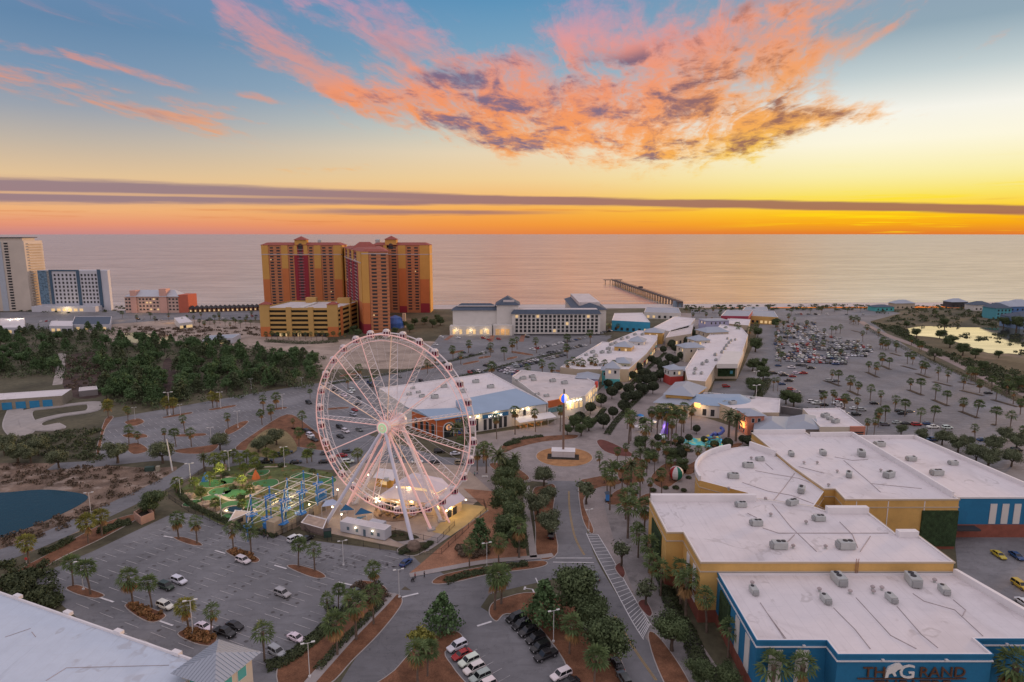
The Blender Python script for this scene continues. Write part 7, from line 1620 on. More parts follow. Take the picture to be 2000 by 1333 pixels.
hub = disc('hub', 3.0, BK - 3.0, 1.35, M_steel)
disc('hub_face', 2.2, 3.4, 2.3, M_gond, hub)
for r, kk, m in ((2.15, 3.50, M_led), (1.75, 3.56, mat('led_white', (.7, .7, .62), .5, 0, emit=.25, ecol=(1, .95, .8))), (1.4, 3.62, mat('led_green', (.45, .8, .4), .5, 0, emit=.22, ecol=(.5, .9, .45))), (1.0, 3.68, mat('led_peach', (.7, .5, .4), .5, 0, emit=.25, ecol=(1, .8, .65))), (.6, 3.74, MATS['led_green']), (.3, 3.8, MATS['led_white'])):
    disc('led_ring', kk - .1, kk, r, m, hub)
disc('hub_face', BK - 3.3, BK - 2.2, 2.4, M_gond, hub)
b = B()
for i in range(24):
    a = 2 * math.pi * i / 24; b.tube(wp(1.4, a, .8), wp(4.2, a + .2, -.3), .07, 4); b.tube(wp(1.4, a, BK - .8), wp(4.2, a + .2, BK + .3), .07, 4)
b.build('hub_bracing', M_led, hub)
def gondola():
    b = B(); c = 1.05; b.k = 0
    for z0, z1, s in ((-.95, -.62, .96), (.62, .98, .92)): b.prism([(x * s, y * s) for x, y in oct_(c)], z0, z1, True)
    for i in range(8):
        p = oct_(c)[i]; b.tube((p[0] * .96, p[1] * .96, -.62), (p[0] * .96, p[1] * .96, .62), .10, 4)
    b.box(0, 0, .98, 1.0, 1.0, .28); return b
def oct_(c): return [(c * math.cos(R(22.5 + 45 * i)), c * math.sin(R(22.5 + 45 * i))) for i in range(8)]
gme = wme = sme = None
for i in range(30):
    a = A0 + R(6) + 2 * math.pi * i / 30; p = WC + we * ((WR + .1) * math.sin(a)) + wz * ((WR + .1) * math.cos(a)) + wn * (BK / 2)
    if gme is None:
        g = gondola().build('gondola', M_gond, wheel, local=True); gme = g.data
        b = B(); b.prism([(x * .93, y * .93) for x, y in oct_(1.05)], -.62, .62); w = b.build('window', M_gwin, g, local=True); wme = w.data
        b = B(); b.prism([(x * 1.0, y * 1.0) for x, y in oct_(1.05)], -.60, -.35); s = b.build('stripe', M_gmag, g, local=True); sme = s.data
    else:
        g = bpy.data.objects.new('gondola', gme); COL.objects.link(g); g.parent = wheel
        w = bpy.data.objects.new('window', wme); COL.objects.link(w); w.parent = g; s = bpy.data.objects.new('stripe', sme); COL.objects.link(s); s.parent = g
    g.location = p - ROOT(wheel); g.rotation_euler = (0, 0, -TH); g.scale = (1.12, 1.12, 1.12)
hf, hb = WC + wn * 2.6, WC + wn * (BK - 2.6)
FL, FR = Vector((*G(634, 1027), 0)), Vector((*G(808, 1073), .6)); BR, BL = Vector((*G(862, 1018), 0)), Vector((*G(694, 985), 0))
def leg(foot, hubp, r, m, lattice=None, name='support_leg'):
    b = B(); b.tube(foot, hubp, r, 10, r * .8); o = b.build(name, m, wheel)
    if lattice is not None:
        q = B(); f2 = foot + lattice; h2 = hubp + lattice * .12; q.tube(f2, h2, r * .55, 8, r * .45); n = 16
        for k in range(n):
            a, c = foot.lerp(hubp, k / n), f2.lerp(h2, (k + .5) / n); d = foot.lerp(hubp, (k + 1) / n); q.tube(a, c, .07, 4); q.tube(c, d, .07, 4)
        q.build('leg_lattice', M_led, o)
    b = B(); b.prism(hipquad(foot.x, foot.y, 2.4, 2.4, .3), 0, .5, True); b.build('footing', M_kerb, o)
M_legl = mat('leg_steel', (.60, .60, .70), .45, .04)
leg(FL, hf, .62, M_legl); leg(FR, hf, .62, M_legl)
leg(BR, hb, .6, M_steel, we * 3.0); leg(BL, hb, .6, M_steel, -we * 2.6)
leg(Vector((*G(842, 1035), 0)), hf - wn * 1, .42, M_led, None); leg(Vector((*G(672, 1000), 0)), hf - wn * 1, .42, M_led, None)
# rock cladding round the front foot
b = B(); b.lathe(FR.x, FR.y, [(1.9, 0), (2.1, .9), (1.7, 2.0), (1.0, 2.6)], 9); o = b.build('stone_footing', mat('brown_stone', (.20, .15, .12), .95, .3, .8, bump=.8), wheel)

# ---------------- amusement plaza ----------------
def ptent():
    T0 = [G(737, 985), G(845, 1005), G(912, 982), G(800, 950)]
    t = thing('boarding_pavilion', 'big white tensile roof pavilion with glowing eaves beneath the wheel', 'pavilion', (*G(822, 975), 0))
    lower = [G(735, 972, 4.4), G(782, 976, 4.4), G(850, 985, 4.4), G(872, 996, 4.4), G(910, 975, 4.4), G(885, 950, 4.4), G(800, 932, 4.4), G(768, 950, 4.4)]
    low = ccw(lower); cxp = sum(p[0] for p in low) / 8; cyp = sum(p[1] for p in low) / 8
    b = B(); mid = [(cxp + (x - cxp) * .55, cyp + (y - cyp) * .55) for x, y in low]; n = 8
    b.add([(x, y, 4.4) for x, y in low] + [(x, y, 7.2) for x, y in mid], [(i, (i + 1) % n, n + (i + 1) % n, n + i) for i in range(n)]); b.build('lower_roof', mat('tent_cloth', (.66, .60, .64), .8, .04, .3), t)
    b = B(); b.prism(mid, 7.0, 8.4, top=False); b.build('lantern_wall', mat('lit_lantern', (1, .8, .5), .6, .2, .8, emit=.35, ecol=(1, .75, .42)), t)
    b = B(); ov = [(cxp + (x - cxp) * .64, cyp + (y - cyp) * .64) for x, y in low]; top = [(cxp + (x - cxp) * .12, cyp + (y - cyp) * .12) for x, y in low]
    b.add([(x, y, 8.3) for x, y in ov] + [(x, y, 10.6) for x, y in top], [(i, (i + 1) % n, n + (i + 1) % n, n + i) for i in range(n)] + [tuple(range(n, 2 * n))]); b.build('upper_roof', MATS['tent_cloth'], t)
    w = [(cxp + (x - cxp) * .9, cyp + (y - cyp) * .9) for x, y in low]; b = B(); b.prism(w, 0, 4.2, top=False); b.build('wall', mat('warm_lit_wall', (.75, .55, .34), .8, .15, .5), t)
    for i in range(8):
        p = low[i]; b = B(); b.lathe(p[0], p[1], [(.28, 3.9), (.34, 4.15), (.1, 4.35)], 8); b.build('bulb', M_bulb, t)
        q = mid[i]; b = B(); b.lathe(q[0] * 1.0, q[1], [(.2, 7.5), (.24, 7.7), (.1, 7.9)], 8); b.build('bulb', M_bulb, t)
        if i % 2 == 0: light(p[0] + (p[0] - cxp) * .1, p[1] + (p[1] - cyp) * .1, 3.5, 160, .3)
        else: light(q[0] + (p[0] - cxp) * .1, q[1] + (p[1] - cyp) * .1, 7.8, 60, .25)
    for f in (.3, .6): panel(t, w[0], w[1], f, .2, 1.8, 2.6, M_glass, 'door'); panel(t, w[1], w[2], f, .2, 1.8, 2.6, M_glass, 'door'); panel(t, w[3], w[4], f, .2, 2.0, 2.6, M_dark, 'door')
ptent()
# white trailer office
A, Bq = Vector(G(665, 1040)), Vector(G(752, 1058)); d = (Bq - A).normalized(); n = Vector((-d.y, d.x))
t, p = bldg('trailer_office', 'white trailer office with two round warm wall lights behind the palm lot fence', 'trailer', [tuple(A), tuple(Bq), tuple(Bq + n * 3.6), tuple(A + n * 3.6)], 3.6, M_ws, M_roof, par=.1, z0=.3)
for f in (.18, .38, .55, .72, .86): panel(t, tuple(A), tuple(Bq), f, 1.2 if f not in (.55,) else .4, .9, 1.1 if f != .55 else 2.1, mat('grey_blue_door', (.10, .15, .2), .5, .1), 'window' if f != .55 else 'door', .1)
for f in (.36, .74): q = A.lerp(Bq, f) - n * .25; b = B(); b.box(q.x, q.y, 2.5, .4, .25, .3, math.atan2(d.y, d.x)); b.build('wall_light', M_bulb, t); light(q.x - n.x * .9, q.y - n.y * .9, 2.4, 34, .25)
q = A.lerp(Bq, .62) + n * 5.2; b = B(); b.box(q.x, q.y, 0, 5, 2.6, 3.1, math.atan2(d.y, d.x)); b.build('annex', M_ws, t)
A, Bq = Vector(G(588, 1035)), Vector(G(632, 1048)); t, p = bldg('generator_yard', 'grey walled generator yard beside the front leg of the wheel', 'yard', [tuple(A), tuple(Bq), G(640, 1028), G(602, 1018)], 2.4, mat('yard_boards', (.22, .17, .15), .9, .2, 1), mat('yard_top', (.40, .31, .25), .9, .2, .6), par=.25)
x, y = G(640, 1048); t = thing('utility_cabinet', 'dark green utility cabinet beside the white trailer', 'cabinet', (x, y, 0)); b = B(); b.box(x, y, 0, 2.2, 1.8, 2.1, .3); b.build('casing', mat('cabinet_green', (.035, .075, .06), .6, .1), t); b = B(); b.box(x, y, 2.1, 2.4, 2.0, .12, .3); b.build('lid', M_dark, t)
# blue shade sails
M_sail = mat('blue_sail', (.025, .12, .24), .8, .1, .4); M_sail2 = mat('pale_blue_sail', (.42, .50, .66), .8, .05)
for tri, m, lab in [([(664, 998, 3.8), (692, 996, 3.0), (675, 985, 4.4)], M_sail, 'small dark blue shade sail nearest the wheel leg'), ([(693, 1006, 3.6), (728, 1002, 3.2), (705, 992, 4.2)], M_sail, 'dark blue shade sail in front of the carousel'), ([(690, 1021, 3.2), (716, 1008, 3.4), (698, 1010, 3.8)], mat('teal_sail', (.10, .20, .25), .8, .1), 'grey teal shade sail behind the white trailer'), ([(628, 990, 4.0), (668, 985, 3.6), (650, 975, 4.2), (636, 978, 4)], M_sail2, 'pale blue shade canopy beside the front leg of wheel')]:
    pts = [(*G(a, b_, z), z) for a, b_, z in tri]; t = thing('shade_sail', lab, 'shade sail', (pts[0][0], pts[0][1], 0))
    b = B(); m_ = len(pts); b.add(pts + [(x, y, z - .06) for x, y, z in pts], [tuple(range(m_)), tuple(range(2 * m_ - 1, m_ - 1, -1))] + [(i, (i + 1) % m_, m_ + (i + 1) % m_, m_ + i) for i in range(m_)]); b.build('cloth', m, t)
    for x, y, z in pts: b = B(); b.tube((x, y, 0), (x, y, z + .2), .08, 6); b.build('post', M_pole, t)
# carousel with dark horses crowd ring
x, y = G(775, 1000)
t = thing('carousel', 'crowded carousel ring with brown animals under the bottom of the wheel', 'carousel', (x, y, 0))
b = B(); b.lathe(x, y, [(7.5, 0), (7.5, .35)], 28); b.build('platform', mat('carousel_deck', (.30, .20, .13), .8, .2, 1), t)
M_h = [mat('brown_horse', (.16, .09, .05), .7, .2), mat('cream_horse', (.5, .42, .32), .7, .1), mat('black_horse', (.04, .035, .03), .6, .1), mat('gold_horse', (.45, .27, .08), .6, .1)]
hm = {}
for k in range(36):
    a = k * 2.39996; r = 3.2 + 3.6 * ((k % 3) / 2); hx, hy_ = x + r * math.cos(a), y + r * math.sin(a); kk = k % 4
    b = B(); c, s = -math.sin(a), math.cos(a); P = lambda u, w, z: (hx + c * u - s * w * .0 + math.cos(a) * w, hy_ + s * u + math.sin(a) * w, z)
    b.tube(P(-.55, 0, 1.15), P(.5, 0, 1.25), .28, 7, .26); b.tube(P(.45, 0, 1.3), P(.8, 0, 1.95), .2, 6, .13); b.tube(P(.75, 0, 1.95), P(1.15, 0, 1.75), .13, 6, .09); b.tube(P(-.55, 0, 1.2), P(-.95, 0, .8), .08, 5, .03)
    for u, w in ((-.45, -.15), (-.45, .15), (.4, -.15), (.4, .15)): b.tube(P(u, w, 1.1), P(u + .1, w, .45), .08, 5, .05)
    b.tube(P(0, 0, .35), P(0, 0, 3.0), .03, 4); b.build('carousel_horse', M_h[kk], t)
light(x, y - 3, 4.5, 260, .4); light(x + 5, y - 1, 4, 200, .4); light(x - 6, y, 4, 200, .4)
# yellow snack kiosk behind the legs
t, q = hiphouse('snack_kiosk', 'octagonal yellow snack kiosk with white flat roof behind the wheel legs', 'kiosk', [G(735, 950), G(765, 955), G(772, 938), G(745, 935)], 3.6, .5, mat('kiosk_yellow', (.52, .30, .07), .8, .1), M_roof, None, 1.0)
panel(t, q[0], q[1], .5, 1.1, 2.6, 1.5, M_warm, 'serving_window', .3); acx = G(755, 940, 4); b = B(); b.box(acx[0], acx[1], 4.1, 1.6, 1.2, 1.1); b.build('roof_unit', M_ac, t)
for px, e in (((650, 1010), 70), ((668, 1025), 90), ((735, 1000), 90), ((690, 960), 120), ((660, 975), 80), ((880, 1010), 220), ((720, 945), 140), ((840, 960), 110), ((605, 1005), 80)):
    x, y = G(*px); t = thing('bollard_lamp', 'warm glowing lamp post %s' % {650: 'beside the front leg of the wheel', 668: 'behind the white trailer', 735: 'at the carousel fence', 690: 'between wheel legs', 660: 'by the pale blue canopy', 880: 'on the lit boarding deck', 720: 'at the snack kiosk', 840: 'behind the pavilion', 605: 'along the rope course walk'}[px[0]], 'lamp', (x, y, 0))
    b = B(); b.tube((x, y, 0), (x, y, 3.2), .07, 6); b.build('post', M_dark, t); b = B(); b.lathe(x, y, [(.16, 3.2), (.28, 3.4), (.22, 3.65), (.05, 3.75)], 8); b.build('lamp_globe', M_bulb, t); light(x + .6, y - .6, 3.4, e * 1.4, .3)
ground('boarding_deck', PX([(870, 1010), (905, 985), (945, 990), (955, 995), (880, 1048), (845, 1040)]), .14, mat('yellow_deck', (.50, .36, .15), .8, .12, .3))
ground('path', PX([(835, 1078), (955, 998), (940, 990), (822, 1062), (760, 1040), (752, 1048), (800, 1070)]), .13, M_walk)
island([(755, 1042), (780, 1036), (820, 1050), (800, 1056), (770, 1058)], mat('green_bed', (.06, .055, .03), .95, .3, .5)); island([(775, 1075), (800, 1062), (835, 1060), (840, 1068), (815, 1085), (790, 1085)], MATS['green_bed'])
plants('bush', 'in the little planting bed beside the white trailer', [(770, 1048), (785, 1046), (800, 1052)], hdef=1.0)
plants('bush', 'around the stone foot of the wheel leg', [(785, 1082), (832, 1070), (795, 1078), (840, 1064)], hdef=1.5)
plants('brush', 'in the mulch by the wheel fence corner', [(905, 1085), (925, 1088), (900, 1075), (945, 1082)], hdef=2.2)
# black picket fences
M_fence = mat('black_picket', (.018, .018, .02), .6, 0)
def fence(px, label, h=1.7, z=0.1):
    p = PX(px); t = thing('picket_fence', label, 'fence', (*p[0], 0)); b = B(); r_ = B()
    for i in range(len(p) - 1):
        a, c = Vector(p[i]), Vector(p[i + 1]); L = (c - a).length; n = int(L / .42)
        for zz in (.25, h - .12): r_.tube((*a, z + zz), (*c, z + zz), .035, 4)
        for k in range(n): q = a.lerp(c, k / n); b.tube((*q, z), (*q, z + h), .022, 4)
        m_ = max(1, int(L / 4))
        for k in range(m_ + 1):
            q = a.lerp(c, k / m_); g = B(); g.tube((*q, 0), (*q, z + h + .12), .06, 5); g.build('post', M_fence, t) if len(t.children) < 95 else None
    b.build('pickets', M_fence, t)['kind'] = 'stuff'; r_.build('rail', M_fence, t)
fence([(325, 965), (402, 920)], 'black picket fence along the road side of mini golf'); fence([(330, 975), (368, 1000), (440, 1033), (500, 1045)], 'black picket fence along the hedge of mini golf')
fence([(540, 1050), (600, 1022), (648, 978)], 'black picket fence on the walk beside the rope course')
fence([(648, 1058), (710, 1068), (775, 1082), (800, 1090)], 'black picket fence between palm lot and white trailer'); fence([(820, 1085), (862, 1083), (950, 1000), (945, 985), (910, 982)], 'black picket fence around the boarding deck corner')
fence([(745, 1035), (800, 1050), (855, 1062), (888, 1028)], 'inner black picket fence around the wheel feet'); fence([(590, 1032), (605, 1048), (640, 1058)], 'black picket fence around the generator yard')

# ---------------- rope course ----------------
t = thing('rope_course', 'tall blue and white rope climbing course beside the mini golf', 'climbing course', (*G(580, 985), 0))
M_rb = mat('course_blue', (.04, .20, .50), .6, .08); M_rw = mat('course_white', (.60, .60, .58), .6, .05); M_rt = mat('tan_panel', (.42, .34, .24), .85, .12, .6)
cp = {}
base = [[G(505, 1012), G(545, 990), G(590, 968), G(640, 945)], [G(530, 1035), G(567, 1012), G(598, 988), G(648, 960)], [G(555, 1040), G(575, 1022), G(610, 1000), G(655, 978)]]
base = [[Vector(q) for q in r] for r in base]
o0, ux, uy = Vector(G(553, 1040)), (Vector(G(652, 985)) - Vector(G(553, 1040))), None
ux.normalize(); uy = Vector((-ux.y, ux.x)); LX, LY = (Vector(G(652, 985)) - o0).length, 13.0
grid = [[o0 + ux * (LX * i / 3) + uy * (LY * j / 2) for i in range(4)] for j in range(3)]
for j in range(3):
    for i in range(4):
        q = grid[j][i]; b = B(); b.tube((*q, 0), (*q, 9.4), .27, 8); b.build('column', M_rb, t)
        b = B(); b.lathe(q.x, q.y, [(.2, 9.4), (.35, 9.6), (.05, 10.0)], 8); b.build('column_cap', M_rb, t)
for z, m in ((3.4, M_rw), (6.4, M_rw), (9.2, M_rw)):
    for j in range(3):
        for i in range(3):
            b = B(); b.tube((*grid[j][i], z), (*grid[j][i + 1], z), .11, 5); b.build('beam', m, t)
            if z < 9:
                b = B(); 
                for k in range(6): f = (k + .5) / 6; p = grid[j][i].lerp(grid[j][i + 1], f); b.box(p.x, p.y, z - .25, .9, .6, .08, math.atan2(ux.y, ux.x))
                for s in (-.3, .3): b.tube((*(grid[j][i] + uy * s), z + 1), (*(grid[j][i + 1] + uy * s), z + 1), .03, 4)
                b.build('rope_bridge', M_rt if (i + j) % 2 else M_rw, t)
    for i in range(4):
        for j in range(2):
            b = B(); b.tube((*grid[j][i], z), (*grid[j + 1][i], z), .11, 5); b.build('beam', m, t)
    for i in range(3):
        for j in range(2):
            if (i + j) % 2 == 0: b = B(); b.tube((*grid[j][i], z), (*grid[j + 1][i + 1], z), .09, 5); b.build('brace', m, t)
for j, i, z in ((0, 1, 3.1), (1, 1, 3.1), (1, 1, 6.1), (1, 2, 6.1), (0, 0, 3.1), (2, 1, 6.1), (1, 3, 6.1), (2, 0, 3.1), (1, 0, 3.1)):
    q = grid[j][i]; b = B(); b.prism([(q.x + 2.0 * math.cos(R(a)), q.y + 2.0 * math.sin(R(a))) for a in range(0, 360, 60)], z, z + .25, True); o = b.build('platform', M_rb, t)
    b = B()
    for a in range(0, 360, 60): b.tube((q.x + 1.4 * math.cos(R(a)), q.y + 1.4 * math.sin(R(a)), z), (q.x + 1.4 * math.cos(R(a)), q.y + 1.4 * math.sin(R(a)), z + 1.2), .04, 4)
    b.build('guard_rail', M_rb, o)
P = o0 - ux * 9 + uy * 5
b = B(); b.tube((*P, 0), (*P, 8.4), .16, 8); b.build('column', M_rb, t)
for q in (grid[0][0], grid[1][0], grid[2][0]): b = B(); b.tube((*P, 8.2), (*q, 9.2), .12, 5); b.tube((*P, 5), (*q, 6.4), .1, 5); b.build('beam', M_rw, t)
b = B(); b.prism([tuple(P + uy * 1.6), tuple(P + ux * 2.6), tuple(P - uy * 1.6), tuple(P - ux * 1.0)], 4.6, 4.8, True); b.build('blue_canopy', M_rb, t)
for k in range(13):
    p = o0 + ux * (LX * k / 12) - uy * .8; b = B(); b.box(p.x, p.y, .1, LX / 12 * .9, .18, 3.0, math.atan2(ux.y, ux.x)); b.build('net_panel', M_rt if k % 3 else mat('net_grey', (.25, .23, .19), .9, .2, 1), t)
q = o0 - ux * 1.5 + uy * 1.5; b = B(); b.box(q.x, q.y, 0, 4, 3.2, 4.6, math.atan2(ux.y, ux.x)); b.build('stair_tower', M_rt, t); b = B(); b.box(q.x - 3, q.y + 1.2, 0, 2, 1.6, 3, math.atan2(ux.y, ux.x)); b.build('blue_booth', M_rb, t)
q = o0 + ux * (LX + .5) + uy * 6; b = B(); b.lathe(q.x, q.y, [(2.0, .2), (2.0, 3.5), (1.4, 3.6)], 14); b.build('round_net', M_rb, t)
x, y = G(455, 1028); t, p = bldg('ticket_booth', 'tan flat roofed ticket booth at the mini golf gate', 'booth', [G(447, 1035), G(478, 1022), G(492, 1015), G(460, 1012)], 2.8, M_tan, mat('booth_roof', (.58, .47, .40), .8, .08), par=.1)
panel(t, p[0], p[1], .7, .9, 2.2, 1.3, M_dark, 'serving_window', .3)
# ---------------- mini golf ----------------
M_turf = mat('putting_turf', (.055, .17, .065), .9, .1, .4); gb = ground('golf_garden', PX([(340, 965), (402, 922), (470, 908), (560, 905), (650, 925), (648, 960), (560, 1035), (500, 1040), (430, 1025), (370, 992)]), .07, mat('garden_soil', (.10, .125, .045), .95, .35, .3, fine=.3, stain=(.2, (.24, .13, .06), .52, .66, .8)))
M_gk = mat('green_kerb', (.48, .40, .32), .8, .1)
for k, (px, r0, r1) in enumerate([((415, 945), 5, 2), ((450, 940), 4.5, 2.2), ((380, 985), 4, 2.4), ((430, 960), 5, 1.8), ((465, 965), 5.5, 2.2), ((445, 990), 4.5, 2), ((410, 975), 3.5, 1.8), ((490, 985), 5, 2), ((640, 940), 4, 2.2), ((520, 945), 5, 2.2), ((470, 1000), 4, 1.6), ((590, 930), 4.5, 2), ((455, 1008), 3.6, 1.6), ((505, 925), 4.4, 1.8)]):
    x, y = G(*px); rr = random.Random(k); pts = spline([(x + r0 * rr.uniform(.7, 1.1) * math.cos(a), y + r0 * .9 * rr.uniform(.6, 1.1) * math.sin(a)) for a in [2 * math.pi * i / 7 for i in range(7)]], 4)
    t = thing('putting_green', 'bright green putting green inside the mini golf garden' + ', %s from the palm lot' % nth(k), 'putting green', (x, y, 0), 'putting greens')
    b = B(); b.prism(inset(pts, -.25), 0, .16); b.build('kerb_edge', M_gk, t); b = B(); b.poly(pts, .2); b.build('turf', M_turf, t)
for k, (px, lab) in enumerate([((372, 970), 'tan rock mound near the fence of mini golf'), ((405, 985), 'tan rock mound among greens of mini golf'), ((435, 915), 'reddish rock bed at the far side of mini golf'), ((465, 948), 'grey rock waterfall in the middle of mini golf'), ((412, 1000), 'pale rock slab at the near corner of mini golf'), ((495, 955), 'small tan rock pile near the rope course')]):
    x, y = G(*px); b = B(); rr = random.Random(k + 9)
    for j in range(5): b.lathe(x + rr.uniform(-2, 2), y + rr.uniform(-2, 2), [(rr.uniform(1, 1.8), 0), (rr.uniform(.8, 1.5), rr.uniform(.4, .9)), (rr.uniform(.3, .6), rr.uniform(.9, 1.6))], 7)
    tag(b.build('rock_mound', mat('tan_rock', (.34, .26, .19), .95, .25, .5)), lab, 'rocks')
scrub([(345, 965), (402, 925), (470, 910), (560, 908), (640, 925), (600, 960), (500, 1020), (430, 1020), (375, 990)], 2600, .22, M_golf, 'bright green shrubbery between the mini golf greens', .9, 'shrubbery')
for k, px in enumerate([[(350, 968), (385, 978), (420, 965), (450, 978), (490, 968), (520, 950)], [(400, 935), (430, 930), (470, 935), (500, 915), (560, 912)], [(420, 1010), (440, 985), (475, 985), (500, 1000)]]):
    o = path('garden_path', px, 1.3, M_gk, .12)
x, y = G(456, 997); t = thing('fountain_pool', 'round stone rimmed pool with dark water in the mini golf', 'pool', (x, y, 0))
b = B(); c8 = lambda r: [(x + r * math.cos(R(a)), y + r * .85 * math.sin(R(a))) for a in range(0, 360, 15)]; b.ring(c8(3.6), c8(3.0), 0, .5); b.build('rim', M_gk, t); b = B(); b.poly(c8(3.0), .35); b.build('pool_water', POND, t)
for px, m, lab in [((402, 940), M_rb, 'blue striped play cone in the mini golf'), ((500, 935), M_orange, 'orange tipi shaped slide beside the rope course')]:
    x, y = G(*px); b = B(); b.lathe(x, y, [(1.6, 0), (1.2, 1.2), (.15, 3.4)], 10); tag(b.build('play_cone', m), lab, 'play cone')
for px, lab in [((440, 930), 'between the putting greens'), ((470, 975), 'beside the fountain pool'), ((395, 962), 'by the fence hedge'), ((425, 988), 'near the tan rocks'), ((455, 955), 'next to grey rocks'), ((485, 1000), 'behind the ticket booth'), ((360, 975), 'at the fence corner'), ((508, 915), 'at the strip lot edge'), ((550, 912), 'under the palms of the strip'), ((610, 922), 'behind the rope course')]:
    x, y = G(*px); inst('bush', x, y, 'low green shrub of the mini golf, ' + lab, 'shrub', 'mini golf shrubs', rnd.uniform(.8, 1.2))
for px in ((400, 960), (440, 975), (480, 960), (430, 940), (500, 1000), (540, 1000), (600, 960), (580, 1010)): x, y = G(*px); light(x, y, 5.5, 900, .5, (1, .80, .42))

# ---------------- roundabout ball tower ----------------
x, y = G(1100, 890); t = thing('ball_tower', 'tall brown mast with a glowing striped beach ball on the roundabout', 'mast', (x, y, 0)); hgt = HZ(1100, 768, (x, y))
b = B(); b.prism(hipquad(x, y - .5, 9.5, 5.0, -.1), .2, 2.6); b.build('base_block', M_roof, t); b = B(); b.prism(hipquad(x, y - .5, 9.8, 5.3, -.1), 2.6, 2.75, True); b.build('base_cap', M_coping, t)
for k, m in ((-2, M_blue), (0, M_coping), (2, M_blue)): pass
b = B(); b.tube((x, y, 2.6), (x, y, hgt - 1), .48, 10, .42); b.build('mast', mat('mast_brown', (.20, .135, .105), .6, .1), t); b = B(); b.tube((x, y, hgt - .6), (x, y, hgt + 1.6), .3, 8); b.build('mast_tip', M_dark, t)
def ball(bx_, by_, bz, r, cols, name, par, seg=12):
    b = B(); n = seg
    for i in range(n):
        b.k = i % len(cols); prev = None
        for j in range(9):
            f0, f1 = math.pi * j / 9, math.pi * (j + 1) / 9; a0, a1 = 2 * math.pi * i / n, 2 * math.pi * (i + 1) / n
            P = lambda f, a: (bx_ + r * math.sin(f) * math.cos(a), by_ + r * math.sin(f) * math.sin(a), bz + r * math.cos(f))
            b.add([P(f0, a0), P(f1, a0), P(f1, a1), P(f0, a1)], [(0, 1, 2, 3)])
    return b.build(name, cols, par)
E_ = lambda n, c, e: mat(n, c, .4, 0, emit=e, ecol=c)
bl = ball(x, y - .1, hgt - 2.2, 1.9, [E_('ball_orange', (1, .42, .05), .7), E_('ball_blue', (.03, .15, 1), .6), E_('ball_white', (.9, .8, 1), .5), E_('ball_yellow', (1, .65, .1), .8)], 'beach_ball', t, 8)
b = B(); b.box(x - .2, y - 2.3, .23, 13, 6.5, .05, -.1); o = b.build('soil_bed', mat('dark_soil', (.04, .032, .025), .95, .3, .5), t)
x, y = G(1320, 938); t = thing('beach_ball', 'giant red, white and green beach ball sculpture beside the yellow hall', 'sculpture', (x, y, 0))
ball(x, y, 2.7, 2.7, [mat('ball_red', (.5, .04, .04), .4, 0), M_coping, mat('ball_green', (.02, .22, .14), .4, 0), M_coping], 'ball', t, 8); b = B(); b.lathe(x, y, [(1.0, 0), (.8, .35)], 10); b.build('base', M_kerb, t)
# ---------------- small street things ----------------
x, y = G(281, 1012); t = thing('square_planter', 'big square pink concrete planter at the corner of the palm lot', 'planter', (x, y, 0)); q = [G(262, 1015), G(276, 1026), G(302, 1015), G(287, 1001)]
b = B(); b.ring(ccw(q), inset(q, .35), 0, 2.6); b.build('planter_wall', mat('pink_concrete', (.42, .26, .20), .9, .1, .5), t); b = B(); b.poly(inset(q, .3), 1.4); b.build('soil', mat('dark_soil', (.04, .032, .025)), t)
x, y = G(293, 920); t = thing('transformer', 'dark green transformer box at the road corner', 'transformer', (x, y, 0)); b = B(); b.box(x, y, 0, 3.2, 1.8, 1.7, .2); b.build('casing', mat('transformer_green', (.04, .07, .06), .6, .1), t); b = B(); b.box(x + 3.2, y, 0, 1.2, 1.6, 1.9, .2); b.build('side_box', mat('beige_box', (.32, .30, .24), .7, .05), t)
x, y = G(53, 1108); t = thing('stop_sign', 'small red stop sign among shrubs at the pond road', 'sign', (x, y, 0)); b = B(); b.tube((x, y, 0), (x, y, 2.4), .05, 6); b.build('post', M_pole, t)
b = B(); oc = [(x + .45 * math.cos(R(22.5 + 45 * i)), 2.5 + .45 * math.sin(R(22.5 + 45 * i))) for i in range(8)]; b.add([(p, y - .06, z) for p, z in oc] + [(p, y - .02, z) for p, z in oc], [tuple(range(8)), tuple(range(15, 7, -1))] + [(i, 8 + i, 8 + (i + 1) % 8, (i + 1) % 8) for i in range(8)]); b.build('sign_face', M_redw, t)
for px, lab in [((1248, 870), 'white lantern kiosk at the palm court edge'), ((1187, 980), 'blue lit banner kiosk under the forecourt palms')]:
    x, y = G(*px); t = thing('lantern_kiosk', lab, 'kiosk', (x, y, 0)); w = px[0] == 1248; b = B(); b.box(x, y, 0, 1.8, 1.8, .6); b.build('base', M_dark, t); b = B(); b.box(x, y, .6, 1.4, 1.4, 2.4); b.build('glass_box', mat('lit_kiosk' if w else 'blue_kiosk', (.7, .75, .8) if w else (.04, .14, .35), .4, .1, emit=.5 if w else .25), t); b = B(); b.hip(hipquad(x, y, 2.2, 2.2), 3, 3.9, 0); b.build('roof', M_slate, t)
